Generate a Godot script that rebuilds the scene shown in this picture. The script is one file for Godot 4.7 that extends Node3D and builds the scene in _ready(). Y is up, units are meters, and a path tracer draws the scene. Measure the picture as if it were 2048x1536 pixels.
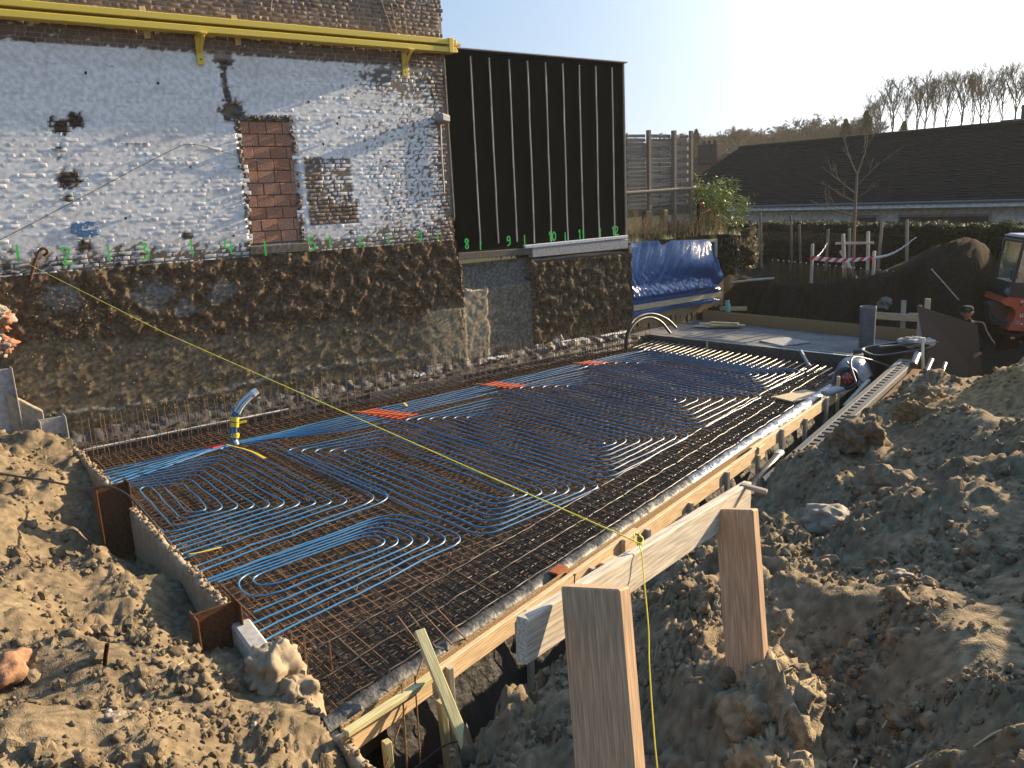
extends Node3D
# A basement slab being prepared between an old brick gable and heaps of excavated sand. y = 0 is the level of the heating pipes, the gable stands on z = 0.

var rng := RandomNumberGenerator.new()
var used := {}
var M := {}
var GL := PackedFloat32Array()
var GR := PackedFloat32Array()
var n_big: FastNoiseLite
var n_mid: FastNoiseLite
var n_fine: FastNoiseLite
var n_cell: FastNoiseLite
var n_cell2: FastNoiseLite
var n_pat: FastNoiseLite
var n_grit: FastNoiseLite
const EYE := Vector3(0, 3.35, 13.8)
const SUN := Vector3(0.955, 0.29, 0.052)


class MB:
	var v := PackedVector3Array()
	var n := PackedVector3Array()
	var c := PackedColorArray()
	var ix := PackedInt32Array()

	func tri(a: Vector3, b: Vector3, d: Vector3, col := Color.WHITE, out := Vector3.ZERO) -> void:
		var m := (b - a).cross(d - a)
		if out != Vector3.ZERO and m.dot(out) < 0.0:
			var t := b
			b = d
			d = t
			m = -m
		m = m.normalized()
		var k := v.size()
		v.append(a)
		v.append(b)
		v.append(d)
		for i in 3:
			n.append(m)
			c.append(col)
		ix.append(k)
		ix.append(k + 2)
		ix.append(k + 1)

	func quad(a: Vector3, b: Vector3, d: Vector3, e: Vector3, col := Color.WHITE, out := Vector3.ZERO) -> void:
		tri(a, b, d, col, out)
		tri(a, d, e, col, out)

	func box(t: Transform3D, h: Vector3, bev := 0.0, col := Color.WHITE) -> void:
		var b: float = minf(bev, minf(h.x, minf(h.y, h.z)) * 0.9)
		for a in 3:
			var p := (a + 1) % 3
			var q := (a + 2) % 3
			for s in [-1.0, 1.0]:
				var cs := []
				for k in [[-1, -1], [1, -1], [1, 1], [-1, 1]]:
					var w := Vector3.ZERO
					w[a] = s * h[a]
					w[p] = k[0] * (h[p] - b)
					w[q] = k[1] * (h[q] - b)
					cs.append(t * w)
				var nn := Vector3.ZERO
				nn[a] = s
				quad(cs[0], cs[1], cs[2], cs[3], col, t.basis * nn)
				if b > 0.0:
					for u in [-1.0, 1.0]:
						var es := []
						for k in [[-1, 0], [1, 0], [1, 1], [-1, 1]]:
							var w := Vector3.ZERO
							w[a] = k[0] * (h[a] - b)
							w[p] = s * (h[p] if k[1] == 0 else h[p] - b)
							w[q] = u * (h[q] - b if k[1] == 0 else h[q])
							es.append(t * w)
						var o := Vector3.ZERO
						o[p] = s
						o[q] = u
						quad(es[0], es[1], es[2], es[3], col, t.basis * o)
		if b > 0.0:
			for sx in [-1.0, 1.0]:
				for sy in [-1.0, 1.0]:
					for sz in [-1.0, 1.0]:
						var g := Vector3(sx, sy, sz)
						tri(t * (g * Vector3(h.x, h.y - b, h.z - b)), t * (g * Vector3(h.x - b, h.y, h.z - b)), t * (g * Vector3(h.x - b, h.y - b, h.z)), col, t.basis * g)

	func bar(a: Vector3, b: Vector3, w: float, h: float, bev := 0.003, col := Color.WHITE, up := Vector3.UP) -> void:
		box(along(a, b, up), Vector3(a.distance_to(b) / 2.0, h / 2.0, w / 2.0), bev, col)

	static func along(a: Vector3, b: Vector3, up := Vector3.UP) -> Transform3D:
		var x := (b - a).normalized()
		var z := x.cross(up)
		if z.length() < 0.01:
			z = x.cross(Vector3.BACK)
		z = z.normalized()
		return Transform3D(Basis(x, z.cross(x), z), (a + b) / 2.0)

	func tube(p: PackedVector3Array, r0: float, sides := 6, col := Color.WHITE, r1 := -1.0, caps := true, rib := 0.0) -> void:
		var m := p.size()
		if m < 2:
			return
		if r1 < 0.0:
			r1 = r0
		var t := (p[1] - p[0]).normalized()
		var u := t.cross(Vector3.UP if absf(t.y) < 0.9 else Vector3.RIGHT).normalized()
		var k := v.size()
		for i in m:
			var tt := (p[mini(i + 1, m - 1)] - p[maxi(i - 1, 0)]).normalized()
			u = (u - tt * u.dot(tt)).normalized()
			var w := tt.cross(u)
			var r := lerpf(r0, r1, float(i) / (m - 1))
			if rib != 0.0 and i % 2 == 1:
				r *= 1.0 + rib
			for j in sides:
				var an := TAU * j / sides
				var d := u * cos(an) + w * sin(an)
				v.append(p[i] + d * r)
				n.append(d)
				c.append(col)
		for i in m - 1:
			for j in sides:
				var a := k + i * sides + j
				var b := k + i * sides + (j + 1) % sides
				ix.append(a)
				ix.append(a + sides)
				ix.append(b)
				ix.append(b)
				ix.append(a + sides)
				ix.append(b + sides)
		if caps:
			for e in 2:
				var at := k if e == 0 else k + (m - 1) * sides
				var o := p[0] - p[1] if e == 0 else p[m - 1] - p[m - 2]
				for j in range(1, sides - 1):
					tri(v[at], v[at + j], v[at + j + 1], col, o)

	# a sheet of nu x nv points with smooth normals; u cross v points outward unless flipped
	func sheet(nu: int, nv: int, p: PackedVector3Array, cols := PackedColorArray(), flip := false, loop := false) -> void:
		var k := v.size()
		var nn := PackedVector3Array()
		nn.resize(nu * nv)
		var last := nu if loop else nu - 1
		for j in nv - 1:
			for i in last:
				var a := j * nu + i
				var b := j * nu + (i + 1) % nu
				var d := b + nu
				var e := a + nu
				var m := (p[d] - p[a]).cross(p[e] - p[b])
				if flip:
					m = -m
				nn[a] += m
				nn[b] += m
				nn[d] += m
				nn[e] += m
				if flip:
					ix.append_array(PackedInt32Array([k + a, k + b, k + d, k + a, k + d, k + e]))
				else:
					ix.append_array(PackedInt32Array([k + a, k + d, k + b, k + a, k + e, k + d]))
		for i in nu * nv:
			nn[i] = nn[i].normalized()
		v.append_array(p)
		n.append_array(nn)
		if cols.size() == p.size():
			c.append_array(cols)
		else:
			var w := PackedColorArray()
			w.resize(p.size())
			w.fill(cols[0] if cols.size() else Color.WHITE)
			c.append_array(w)

	# a lathed shape round the y axis of t: prof holds (radius, height) from below to above
	func lathe(t: Transform3D, prof: Array, sides := 20, col := Color.WHITE) -> void:
		var p := PackedVector3Array()
		for q in prof:
			for j in sides:
				var an := -TAU * j / sides
				p.append(t * Vector3(q.x * cos(an), q.y, q.x * sin(an)))
		sheet(sides, prof.size(), p, PackedColorArray([col]), false, true)

	func mesh() -> ArrayMesh:
		var a := []
		a.resize(Mesh.ARRAY_MAX)
		a[Mesh.ARRAY_VERTEX] = v
		a[Mesh.ARRAY_NORMAL] = n
		a[Mesh.ARRAY_COLOR] = c
		a[Mesh.ARRAY_INDEX] = ix
		var m := ArrayMesh.new()
		m.add_surface_from_arrays(Mesh.PRIMITIVE_TRIANGLES, a)
		return m


# ---------------------------------------------------------------- naming and placing
func tag(o: Node3D, label: String, category: String, group := "") -> Node3D:
	o.set_meta("label", label)
	o.set_meta("category", category)
	if group:
		o.set_meta("group", group)
	return o

func kind(o: Node3D, k: String) -> Node3D:
	o.set_meta("kind", k)
	return o

func numbered(called: String) -> String:
	var k: int = used.get(called, 0)
	used[called] = k + 1
	return called if k == 0 else "%s_%03d" % [called, k]

func thing(called: String, label: String, category: String, at: Vector3, group := "") -> Node3D:
	var o := Node3D.new()
	o.name = numbered(called)
	add_child(o, true)
	o.position = at
	return tag(o, label, category, group)

func world_of(o: Node) -> Transform3D:
	var t := Transform3D()
	while o is Node3D and o != self:
		t = (o as Node3D).transform * t
		o = o.get_parent()
	return t

func put(o: Node3D, called: String, parent: Node, t: Transform3D) -> void:
	if parent == self:
		o.name = numbered(called)
	else:
		var key := "%d/%s" % [parent.get_instance_id(), called]
		var k: int = used.get(key, 0)
		used[key] = k + 1
		o.name = called if k == 0 else "%s_%03d" % [called, k]
	parent.add_child(o, true)
	o.transform = t if parent == self else world_of(parent).affine_inverse() * t

# commits a shape given in world coordinates as one named mesh whose origin is at its base
func commit(mb: MB, called: String, parent: Node, m: Material) -> MeshInstance3D:
	var lo := Vector3(1e9, 1e9, 1e9)
	var hi := -lo
	for p in mb.v:
		lo = lo.min(p)
		hi = hi.max(p)
	var at := Vector3((lo.x + hi.x) / 2.0, lo.y, (lo.z + hi.z) / 2.0)
	for i in mb.v.size():
		mb.v[i] -= at
	var o := MeshInstance3D.new()
	o.mesh = mb.mesh()
	o.mesh.surface_set_material(0, m)
	put(o, called, parent, Transform3D(Basis(), at))
	return o

func place(mesh: Mesh, called: String, parent: Node, m: Material, t: Transform3D) -> MeshInstance3D:
	var o := MeshInstance3D.new()
	o.mesh = mesh
	o.material_override = m
	put(o, called, parent, t)
	return o

# a board or post as its own object: local x runs along it, so that the grain does too
func beam(a: Vector3, b: Vector3, w: float, h: float, called: String, parent: Node, m: Material, bev := 0.004, up := Vector3.UP, col := Color.WHITE) -> MeshInstance3D:
	var mb := MB.new()
	mb.box(Transform3D(), Vector3(a.distance_to(b) / 2.0, h / 2.0, w / 2.0), bev, col)
	return place(mb.mesh(), called, parent, m, MB.along(a, b, up))

func many(mesh: Mesh, m: Material, ts: Array, cols: PackedColorArray, called: String, parent: Node, at := Vector3.ZERO) -> MultiMeshInstance3D:
	var mm := MultiMesh.new()
	mm.transform_format = MultiMesh.TRANSFORM_3D
	mm.use_colors = cols.size() > 0
	mm.mesh = mesh
	mm.instance_count = ts.size()
	var back := Transform3D(Basis(), -at)
	for i in ts.size():
		mm.set_instance_transform(i, back * (ts[i] as Transform3D))
		if cols.size():
			mm.set_instance_color(i, cols[i])
	var o := MultiMeshInstance3D.new()
	o.multimesh = mm
	o.material_override = m
	put(o, called, parent, Transform3D(Basis(), at))
	kind(o, "stuff")
	return o

# ---------------------------------------------------------------- materials
func noise(s: int, f: float, oct := 1, type := FastNoiseLite.TYPE_SIMPLEX_SMOOTH) -> FastNoiseLite:
	var q := FastNoiseLite.new()
	q.seed = s
	q.frequency = f
	q.noise_type = type
	q.fractal_type = FastNoiseLite.FRACTAL_FBM if oct > 1 else FastNoiseLite.FRACTAL_NONE
	q.fractal_octaves = oct
	return q

func grey(s: int, f: float, oct: int, side: int, lo: float, hi: float, type := FastNoiseLite.TYPE_SIMPLEX_SMOOTH) -> ImageTexture:
	var q := noise(s, f, oct, type)
	if type == FastNoiseLite.TYPE_CELLULAR:
		q.cellular_return_type = FastNoiseLite.RETURN_DISTANCE
	var im := q.get_seamless_image(side, side)
	im.convert(Image.FORMAT_RGB8)
	var mid := (lo + hi) / 2.0
	im.adjust_bcs(1.0, (hi - lo), 1.0)
	if absf(mid - 0.5) > 0.01:
		im.adjust_bcs(mid / 0.5, 1.0, 1.0)
	return ImageTexture.create_from_image(im)

func lin(r: float, g: float, b: float) -> Color:
	return Color(r, g, b).linear_to_srgb()

func mat(called: String, col: Color, rough := 0.9, tex: Texture2D = null, scale := Vector3.ONE, bump: Texture2D = null, relief := 0.0, world := true, metal := 0.0, spec := 0.5, vc := true) -> StandardMaterial3D:
	var m := StandardMaterial3D.new()
	m.resource_name = called
	m.albedo_color = col
	m.roughness = rough
	m.metallic = metal
	m.metallic_specular = spec
	m.vertex_color_use_as_albedo = vc
	if tex or bump:
		m.uv1_triplanar = true
		m.uv1_world_triplanar = world
		m.uv1_scale = scale
		m.uv1_triplanar_sharpness = 4.0
	if tex:
		m.albedo_texture = tex
	if bump:
		m.heightmap_enabled = true
		m.heightmap_texture = bump
		m.heightmap_scale = relief
	M[called] = m
	return m

func make_materials() -> void:
	var soft := grey(11, 0.012, 4, 512, 0.88, 1.0)
	var gritty := grey(12, 0.03, 5, 512, 0.72, 1.0)
	var crumb := grey(13, 0.2, 3, 1024, 0.0, 1.0, FastNoiseLite.TYPE_VALUE)
	var clods := grey(14, 0.03, 3, 512, 0.0, 1.0, FastNoiseLite.TYPE_CELLULAR)
	var grain := grey(15, 0.02, 4, 512, 0.8, 1.0)
	var wrinkle := grey(16, 0.02, 5, 512, 0.0, 1.0)
	mat("sand", Color.WHITE, 0.95, gritty, Vector3.ONE * 0.7, crumb, 0.5, true, 0.0, 0.25)
	mat("clod", Color.WHITE, 0.95, gritty, Vector3.ONE * 0.9, crumb, 0.4, true, 0.0, 0.25)
	mat("stone", Color.WHITE, 0.7, soft, Vector3.ONE * 3.0, crumb, 0.3, true, 0.0, 0.4)
	mat("brick_paint", Color.WHITE, 0.55, soft, Vector3.ONE * 1.3, crumb, 0.1, true)
	mat("brick_raw", Color.WHITE, 0.92, gritty, Vector3.ONE * 2.1, crumb, 0.25, true, 0.0, 0.3)
	mat("caked", Color.WHITE, 0.92, gritty, Vector3.ONE * 0.7, crumb, 0.15, true, 0.0, 0.3)
	mat("block", Color.WHITE, 0.9, gritty, Vector3.ONE * 2.0, grain, 0.25, true, 0.0, 0.3)
	mat("concrete", Color.WHITE, 0.85, soft, Vector3.ONE * 1.6, crumb, 0.12, true, 0.0, 0.4)
	mat("wood", lin(0.78, 0.56, 0.33), 0.7, grain, Vector3(0.35, 7.0, 7.0), grain, 0.03, false, 0.0, 0.35)
	mat("wood_grey", lin(0.58, 0.51, 0.41), 0.8, grain, Vector3(0.4, 8.0, 8.0), grain, 0.04, false, 0.0, 0.3)
	mat("wood_post", lin(0.56, 0.37, 0.225), 0.75, grain, Vector3(0.4, 9.0, 9.0), grain, 0.03, false, 0.0, 0.3)
	mat("wood_green", lin(0.62, 0.56, 0.30), 0.75, grain, Vector3(0.4, 9.0, 9.0), grain, 0.03, false, 0.0, 0.3)
	mat("wood_old", lin(0.36, 0.31, 0.26), 0.9, grain, Vector3(0.5, 9.0, 9.0), grain, 0.08, false, 0.0, 0.25)
	mat("osb", lin(0.62, 0.41, 0.20), 0.8, grey(17, 0.06, 2, 512, 0.4, 1.0), Vector3(1.6, 4.0, 1.6), null, 0.0, true, 0.0, 0.3)
	mat("yellow", lin(0.72, 0.53, 0.07), 0.5, null, Vector3.ONE * 1.5, null, 0.0, true, 0.0, 0.5)
	mat("black_sheet", lin(0.004, 0.0075, 0.008), 0.95, gritty, Vector3(2.0, 0.5, 2.0), null, 0.0, true, 0.0, 0.12)
	mat("foil", lin(0.034, 0.032, 0.03), 0.62, null, Vector3.ONE * 1.2, wrinkle, 0.8, true, 0.0, 0.6)
	mat("foil_silver", lin(0.2, 0.215, 0.25), 0.42, null, Vector3.ONE * 1.5, wrinkle, 0.8, true, 0.6, 0.6)
	mat("tarp", lin(0.024, 0.095, 0.27), 0.22, null, Vector3.ONE * 2.0, wrinkle, 0.5, true, 0.0, 0.9)
	mat("rebar", lin(0.30, 0.16, 0.075), 0.65, gritty, Vector3.ONE * 3.0, null, 0.0, true, 0.25, 0.5)
	mat("steel_dark", lin(0.055, 0.05, 0.045), 0.42, gritty, Vector3.ONE * 3.0, null, 0.0, true, 0.55, 0.5)
	mat("rust", lin(0.16, 0.075, 0.035), 0.85, gritty, Vector3.ONE * 1.6, crumb, 0.3, true, 0.2, 0.3)
	mat("galvanised", lin(0.11, 0.11, 0.105), 0.65, soft, Vector3.ONE * 2.0, null, 0.0, true, 0.1, 0.4)
	mat("pipe_blue", lin(0.025, 0.145, 0.31), 0.38, null, Vector3.ONE, null, 0.0, true, 0.0, 0.6)
	mat("pvc_grey", lin(0.13, 0.14, 0.155), 0.45, soft, Vector3.ONE, null, 0.0, true)
	mat("plastic", Color.WHITE, 0.4, null, Vector3.ONE, null, 0.0, true)
	mat("cord", lin(0.8, 0.72, 0.06), 0.6)
	mat("string_grey", lin(0.1, 0.09, 0.08), 0.8)
	mat("sprayed", lin(0.05, 0.62, 0.11), 0.7, null, Vector3.ONE, null, 0.0, true, 0.0, 0.3)
	mat("bark", Color.WHITE, 0.95, null, Vector3.ONE, null, 0.0, true, 0.0, 0.2)
	mat("roof", Color.WHITE, 0.85, gritty, Vector3.ONE * 0.7, null, 0.0, true, 0.0, 0.3)
	mat("render", Color.WHITE, 0.9, soft, Vector3.ONE * 0.6, null, 0.0, true)
	mat("soil", Color.WHITE, 0.97, gritty, Vector3.ONE * 0.6, crumb, 2.0, true, 0.0, 0.15)
	mat("paint", Color.WHITE, 0.35, null, Vector3.ONE, null, 0.0, true)
	mat("cloth", Color.WHITE, 0.9, gritty, Vector3.ONE * 5.0, crumb, 0.4, true, 0.0, 0.2)
	var leaf := mat("leaf", Color.WHITE, 0.55, null, Vector3.ONE, null, 0.0, true, 0.0, 0.4)
	leaf.backlight_enabled = true
	leaf.backlight = Color(0.35, 0.4, 0.15)
	leaf.cull_mode = BaseMaterial3D.CULL_DISABLED
	var g := mat("glass", Color(0.75, 0.85, 0.8, 0.12), 0.05)
	g.transparency = BaseMaterial3D.TRANSPARENCY_ALPHA
	var t := mat("tape_white", lin(0.8, 0.8, 0.78), 0.4)
	t.backlight_enabled = true
	t.backlight = Color(0.5, 0.5, 0.5)

# ---------------------------------------------------------------- camera, sky, sun
func make_camera_and_light() -> void:
	var cam := Camera3D.new()
	cam.name = "camera"
	add_child(cam)
	cam.position = EYE
	cam.rotation_degrees = Vector3(-12.848, -37.299, -2.692)
	cam.fov = 50.19
	cam.near = 0.05
	cam.far = 900.0
	cam.current = true
	var e := Environment.new()
	e.background_mode = Environment.BG_SKY
	e.tonemap_mode = Environment.TONE_MAPPER_LINEAR
	e.tonemap_exposure = 2.85
	e.sdfgi_enabled = true
	e.ssao_enabled = true
	e.ssil_enabled = true
	e.fog_enabled = true
	e.fog_density = 0.0006
	e.fog_light_color = Color(1.0, 0.97, 0.9)
	# clear winter air: blue overhead, paler towards the horizon, whitening round the low sun
	var w := 256
	var h := 128
	var im := Image.create_empty(w, h, false, Image.FORMAT_RGBF)
	var s := SUN.normalized()
	for j in h:
		var el := PI / 2.0 - PI * (j + 0.5) / h
		for i in w:
			var th := TAU * (i + 0.5) / w
			var d := Vector3(sin(th) * cos(el), sin(el), -cos(th) * cos(el))
			var up := maxf(d.y, 0.0)
			var g := acos(clampf(d.dot(s), -1.0, 1.0))
			var k := pow(1.0 - up, 3.0)
			var col := Vector3(0.062, 0.165, 0.33).lerp(Vector3(0.25, 0.32, 0.385), k)
			col += Vector3(1.0, 0.95, 0.86) * (1.2 * exp(-g * g / 0.22) + 0.48 * exp(-g * g / 0.34) + 0.045 * exp(-g * g / 1.2))
			col *= 0.76
			im.set_pixel(i, j, Color(minf(col.x, 0.75), minf(col.y, 0.75), minf(col.z, 0.75)))
	var sm := PanoramaSkyMaterial.new()
	sm.panorama = ImageTexture.create_from_image(im)
	var sky := Sky.new()
	sky.sky_material = sm
	e.sky = sky
	var we := WorldEnvironment.new()
	we.name = "air"
	we.environment = e
	add_child(we)
	var sun := DirectionalLight3D.new()
	sun.name = "sun"
	add_child(sun)
	sun.light_energy = 1.6
	sun.light_color = Color(1.0, 0.9, 0.75)
	sun.light_angular_distance = 0.5
	sun.shadow_enabled = true
	sun.look_at_from_position(Vector3.ZERO, -SUN, Vector3.UP)

# ---------------------------------------------------------------- the ground
# right-hand edge of the slab: it runs at about 15 degrees to the gable
func edge(x: float) -> float:
	return 9.45 - 0.263 * (x - 1.86)

func make_field(pts: Array) -> PackedFloat32Array:
	var g := PackedFloat32Array()
	for j in 85:
		for i in 97:
			var x := -8.0 + i * 0.25
			var z := -3.0 + j * 0.25
			var a := 0.0
			var b := 0.0
			for p in pts:
				var dx: float = x - p.x
				var dz: float = z - p.z
				var q := dx * dx + dz * dz + 0.05
				q = 1.0 / (q * q)
				a += q * p.y
				b += q
			g.append(a / b)
	return g

func field(g: PackedFloat32Array, x: float, z: float) -> float:
	var u := clampf((x + 8.0) * 4.0, 0.0, 95.99)
	var w := clampf((z + 3.0) * 4.0, 0.0, 83.99)
	var i := int(u)
	var j := int(w)
	u -= i
	w -= j
	var k := j * 97 + i
	return lerpf(lerpf(g[k], g[k + 1], u), lerpf(g[k + 97], g[k + 98], u), w)

func far_ground(x: float, z: float) -> float:
	var y := -0.27
	var q := n_mid.get_noise_2d(x * 0.7, z * 0.7) * 0.35
	y = lerpf(y, 0.8 + 0.04 * q, smoothstep(17.9, 18.95, x + q + 0.25 * sin(z * 1.1)))
	if z > 5.2:
		y = lerpf(y, -0.45, smoothstep(5.2, 5.9, z) * (1.0 - smoothstep(20.6, 21.4, x)))
	var hx := (x - 20.0) / 1.25
	var hz := (z - 5.1) / 1.7
	y += 1.1 * exp(-hx * hx - hz * hz)
	var up := smoothstep(0.1, -0.3, z) * (1.0 - smoothstep(17.5, 19.2, x + q))
	y = lerpf(y, 2.2, up)
	return lerpf(y, -0.55, smoothstep(23.5, 30.0, x))

func ground(x: float, z: float, fine := true) -> float:
	var y := 0.0
	var rough := 1.0
	if x < 1.79:
		y = field(GL, x, z)
	else:
		var far := smoothstep(13.0, 14.6, x)
		var d := (z - edge(x)) * 0.967
		var m := field(GR, x, z)
		var t := smoothstep(0.6, 1.15, d + n_mid.get_noise_2d(x * 2.0, z * 2.0) * 0.22)
		y = lerpf(-0.62, m, t)
		rough = 0.35 + 0.65 * t
		if far > 0.0:
			y = lerpf(y, far_ground(x, z), far)
			rough = lerpf(rough, 0.8, far)
	if not fine:
		return y
	var a := n_big.get_noise_2d(x, z)
	var pat := clampf(0.5 + 1.6 * n_pat.get_noise_2d(x, z), 0.06, 1.0)
	var crumbly := smoothstep(-0.12, 0.3, n_pat.get_noise_2d(x * 3.1 + 17.0, z * 3.1))
	var wx := x + 0.06 * n_mid.get_noise_2d(x * 3.0 + 40.0, z * 3.0)
	var wz := z + 0.06 * n_mid.get_noise_2d(x * 3.0, z * 3.0 + 40.0)
	var d1 := (1.0 + n_cell.get_noise_2d(wx, wz)) / 0.5
	var d2 := (1.0 + n_cell2.get_noise_2d(wx, wz)) / 0.55
	var c1 := sqrt(maxf(0.0, 1.0 - d1 * d1))
	var c2 := sqrt(maxf(0.0, 1.0 - d2 * d2))
	var b := absf(n_mid.get_noise_2d(wx, wz))
	return y + rough * (0.10 * a + 0.075 * c1 * pat * pat + 0.026 * c2 * pat + (0.13 * b - 0.035) * (0.3 + 0.7 * pat) + (0.006 + 0.03 * crumbly) * (0.6 - 1.6 * absf(n_fine.get_noise_2d(x, z))) + 0.012 * crumbly * n_grit.get_noise_2d(x, z))

func region(x: float, z: float) -> int:
	if z < 0.04:
		return 3 if x > 14.12 else 0
	if x < 1.8:
		return 1
	if x < 13.55:
		return 2 if z > edge(x) + 0.04 else 0
	if x < 16.5 and z < lerpf(6.38, 5.75, (x - 13.55) / 2.95):
		return 0
	return 2 if x < 15.0 else 3

func make_ground() -> void:
	n_big = noise(3, 0.75, 2)
	n_mid = noise(4, 2.6, 2)
	n_fine = noise(5, 22.0, 2)
	n_pat = noise(6, 0.45, 2)
	n_grit = noise(9, 48.0, 1)
	n_cell = noise(7, 4.2, 1, FastNoiseLite.TYPE_CELLULAR)
	n_cell2 = noise(8, 14.0, 1, FastNoiseLite.TYPE_CELLULAR)
	for q in [n_cell, n_cell2]:
		q.cellular_return_type = FastNoiseLite.RETURN_DISTANCE
	GL = make_field([
		Vector3(1.7, 0.22, 0.6), Vector3(1.7, 0.2, 1.6), Vector3(1.7, -0.2, 3.0), Vector3(1.65, -0.45, 3.9), Vector3(1.5, -0.45, 4.7), Vector3(1.7, -0.2, 5.6), Vector3(1.7, -0.16, 6.8), Vector3(1.6, -0.2, 7.5),
		Vector3(1.7, 0.02, 8.2), Vector3(1.7, 0.08, 8.8), Vector3(1.75, -0.1, 9.8), Vector3(1.3, 0.22, 9.6), Vector3(1.25, 0.4, 10.4), Vector3(1.7, 0.35, 10.7), Vector3(1.15, 0.42, 1.0), Vector3(1.1, 0.3, 2.8), Vector3(1.1, 0.1, 4.2), Vector3(1.15, 0.12, 5.4), Vector3(1.2, 0.22, 6.5), Vector3(1.2, 0.25, 7.6),
		Vector3(1.1, 0.35, 8.7), Vector3(0.5, 0.55, 2.0), Vector3(0.5, 0.5, 4.0), Vector3(0.5, 0.45, 6.0), Vector3(0.6, 0.5, 8.0), Vector3(0.7, 0.65, 9.5), Vector3(0.7, 0.95, 10.8), Vector3(1.3, 1.1, 12.0), Vector3(0, 0.75, 1.5), Vector3(0, 0.7, 4.0),
		Vector3(0, 0.65, 7.0), Vector3(0, 0.85, 9.3), Vector3(0, 1.25, 11.2), Vector3(0.4, 1.65, 13.0), Vector3(0, 1.75, 13.8), Vector3(-2, 0.9, 2.0), Vector3(-2, 1.0, 6.0), Vector3(-2, 1.35, 10.0), Vector3(-2, 1.8, 13.8), Vector3(-6, 1.3, 6.0), Vector3(-6, 1.8, 13.0), Vector3(1.7, 1.5, 13.4), Vector3(0, 1.8, 17.0)])
	GR = make_field([
		Vector3(1.9, 0.35, 10.55), Vector3(2.7, 0.55, 10.3), Vector3(3.84, 0.6, 10.1), Vector3(4.8, 0.58, 9.9), Vector3(5.8, 0.5, 9.6), Vector3(7.5, 0.4, 9.05), Vector3(9.3, 0.3, 8.5), Vector3(11.2, 0.25, 8.0), Vector3(13.1, 0.2, 7.5),
		Vector3(2.35, 0.72, 11.25), Vector3(1.9, 0.6, 11.4), Vector3(2.2, 0.55, 11.75), Vector3(2.87, 1.1, 11.76), Vector3(2.62, 1.0, 11.98), Vector3(2.35, 0.85, 12.1), Vector3(1.95, 0.6, 12.1), Vector3(1.5, 0.75, 12.2), Vector3(2.2, 1.05, 12.6), Vector3(3.05, 1.15, 11.95), Vector3(3.3, 1.05, 11.3), Vector3(3.7, 1.15, 11.5), Vector3(3.4, 0.9, 11.85), Vector3(3.3, 1.42, 12.7), Vector3(2.6, 1.5, 13.0), Vector3(4.3, 0.98, 10.8), Vector3(5.3, 1.35, 11.9),
		Vector3(6.5, 0.95, 10.15), Vector3(7.3, 0.85, 9.75), Vector3(8.8, 1.48, 10.8), Vector3(8.0, 1.2, 10.6), Vector3(9.5, 0.9, 9.6), Vector3(10.5, 0.6, 9.0), Vector3(12, 0.45, 8.6), Vector3(14, 0.2, 8.3), Vector3(1, 1.6, 13.2), Vector3(0, 1.75, 13.8), Vector3(2.4, 1.65, 13.8), Vector3(4.2, 1.6, 13.2),
		Vector3(5.6, 1.65, 12.9), Vector3(6.6, 2.7, 13.4), Vector3(7.2, 2.1, 12.9), Vector3(7.6, 1.6, 12.1), Vector3(7.4, 3.0, 14.2), Vector3(9.5, 1.8, 12.4), Vector3(3.0, 0.98, 12.2), Vector3(3.6, 1.36, 12.1), Vector3(10.3, 1.4, 11.0), Vector3(12, 0.9, 10.2), Vector3(14.5, 0.3, 10.5), Vector3(15, 0.0, 8.0), Vector3(12, 1.6, 14), Vector3(5, 2.2, 15), Vector3(1, 1.8, 16)])
	# three sheets of earth on one polar grid round the viewer's place, finer where it is nearer; each triangle goes to the sheet that it lies in
	var na := 620
	var nr := 560
	var a0 := deg_to_rad(-32.0)
	var a1 := deg_to_rad(112.0)
	var vs := [null, PackedVector3Array(), PackedVector3Array(), PackedVector3Array()]
	var cs := [null, PackedColorArray(), PackedColorArray(), PackedColorArray()]
	var id := PackedInt32Array()
	id.resize(na * nr)
	var where := PackedByteArray()
	where.resize(na * nr)
	for j in nr:
		var r := 0.55 * pow(30.0 / 0.55, float(j) / (nr - 1))
		for i in na:
			# the angles crowd in the middle half
			var u := float(i) / (na - 1) * 2.0 - 1.0
			u = 0.62 * u + 0.38 * u * u * u
			var an := a0 + (a1 - a0) * (0.5 + 0.5 * u)
			var x := r * sin(an)
			var z := EYE.z - r * cos(an)
			var k := j * na + i
			var w := region(x, z)
			where[k] = w
			if w == 0:
				continue
			var y := ground(x, z)
			id[k] = vs[w].size()
			vs[w].append(Vector3(x, y, z))
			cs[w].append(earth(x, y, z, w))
	var index := [null, PackedInt32Array(), PackedInt32Array(), PackedInt32Array()]
	for j in nr - 1:
		for i in na - 1:
			var k := j * na + i
			var w := where[k]
			if w == 0 or where[k + 1] == 0 or where[k + na] == 0 or where[k + na + 1] == 0:
				continue
			var q := [k, k + 1, k + na + 1, k + na]
			var t := PackedInt32Array()
			for e in q:
				if where[e] == w:
					t.append(id[e])
				else:
					# a corner of the next sheet is doubled, so that the sheets meet
					var p: Vector3 = vs[where[e]][id[e]]
					t.append(vs[w].size())
					vs[w].append(p)
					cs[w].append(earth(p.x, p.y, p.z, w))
			index[w].append_array(PackedInt32Array([t[0], t[2], t[1], t[0], t[3], t[2]]))
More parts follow.
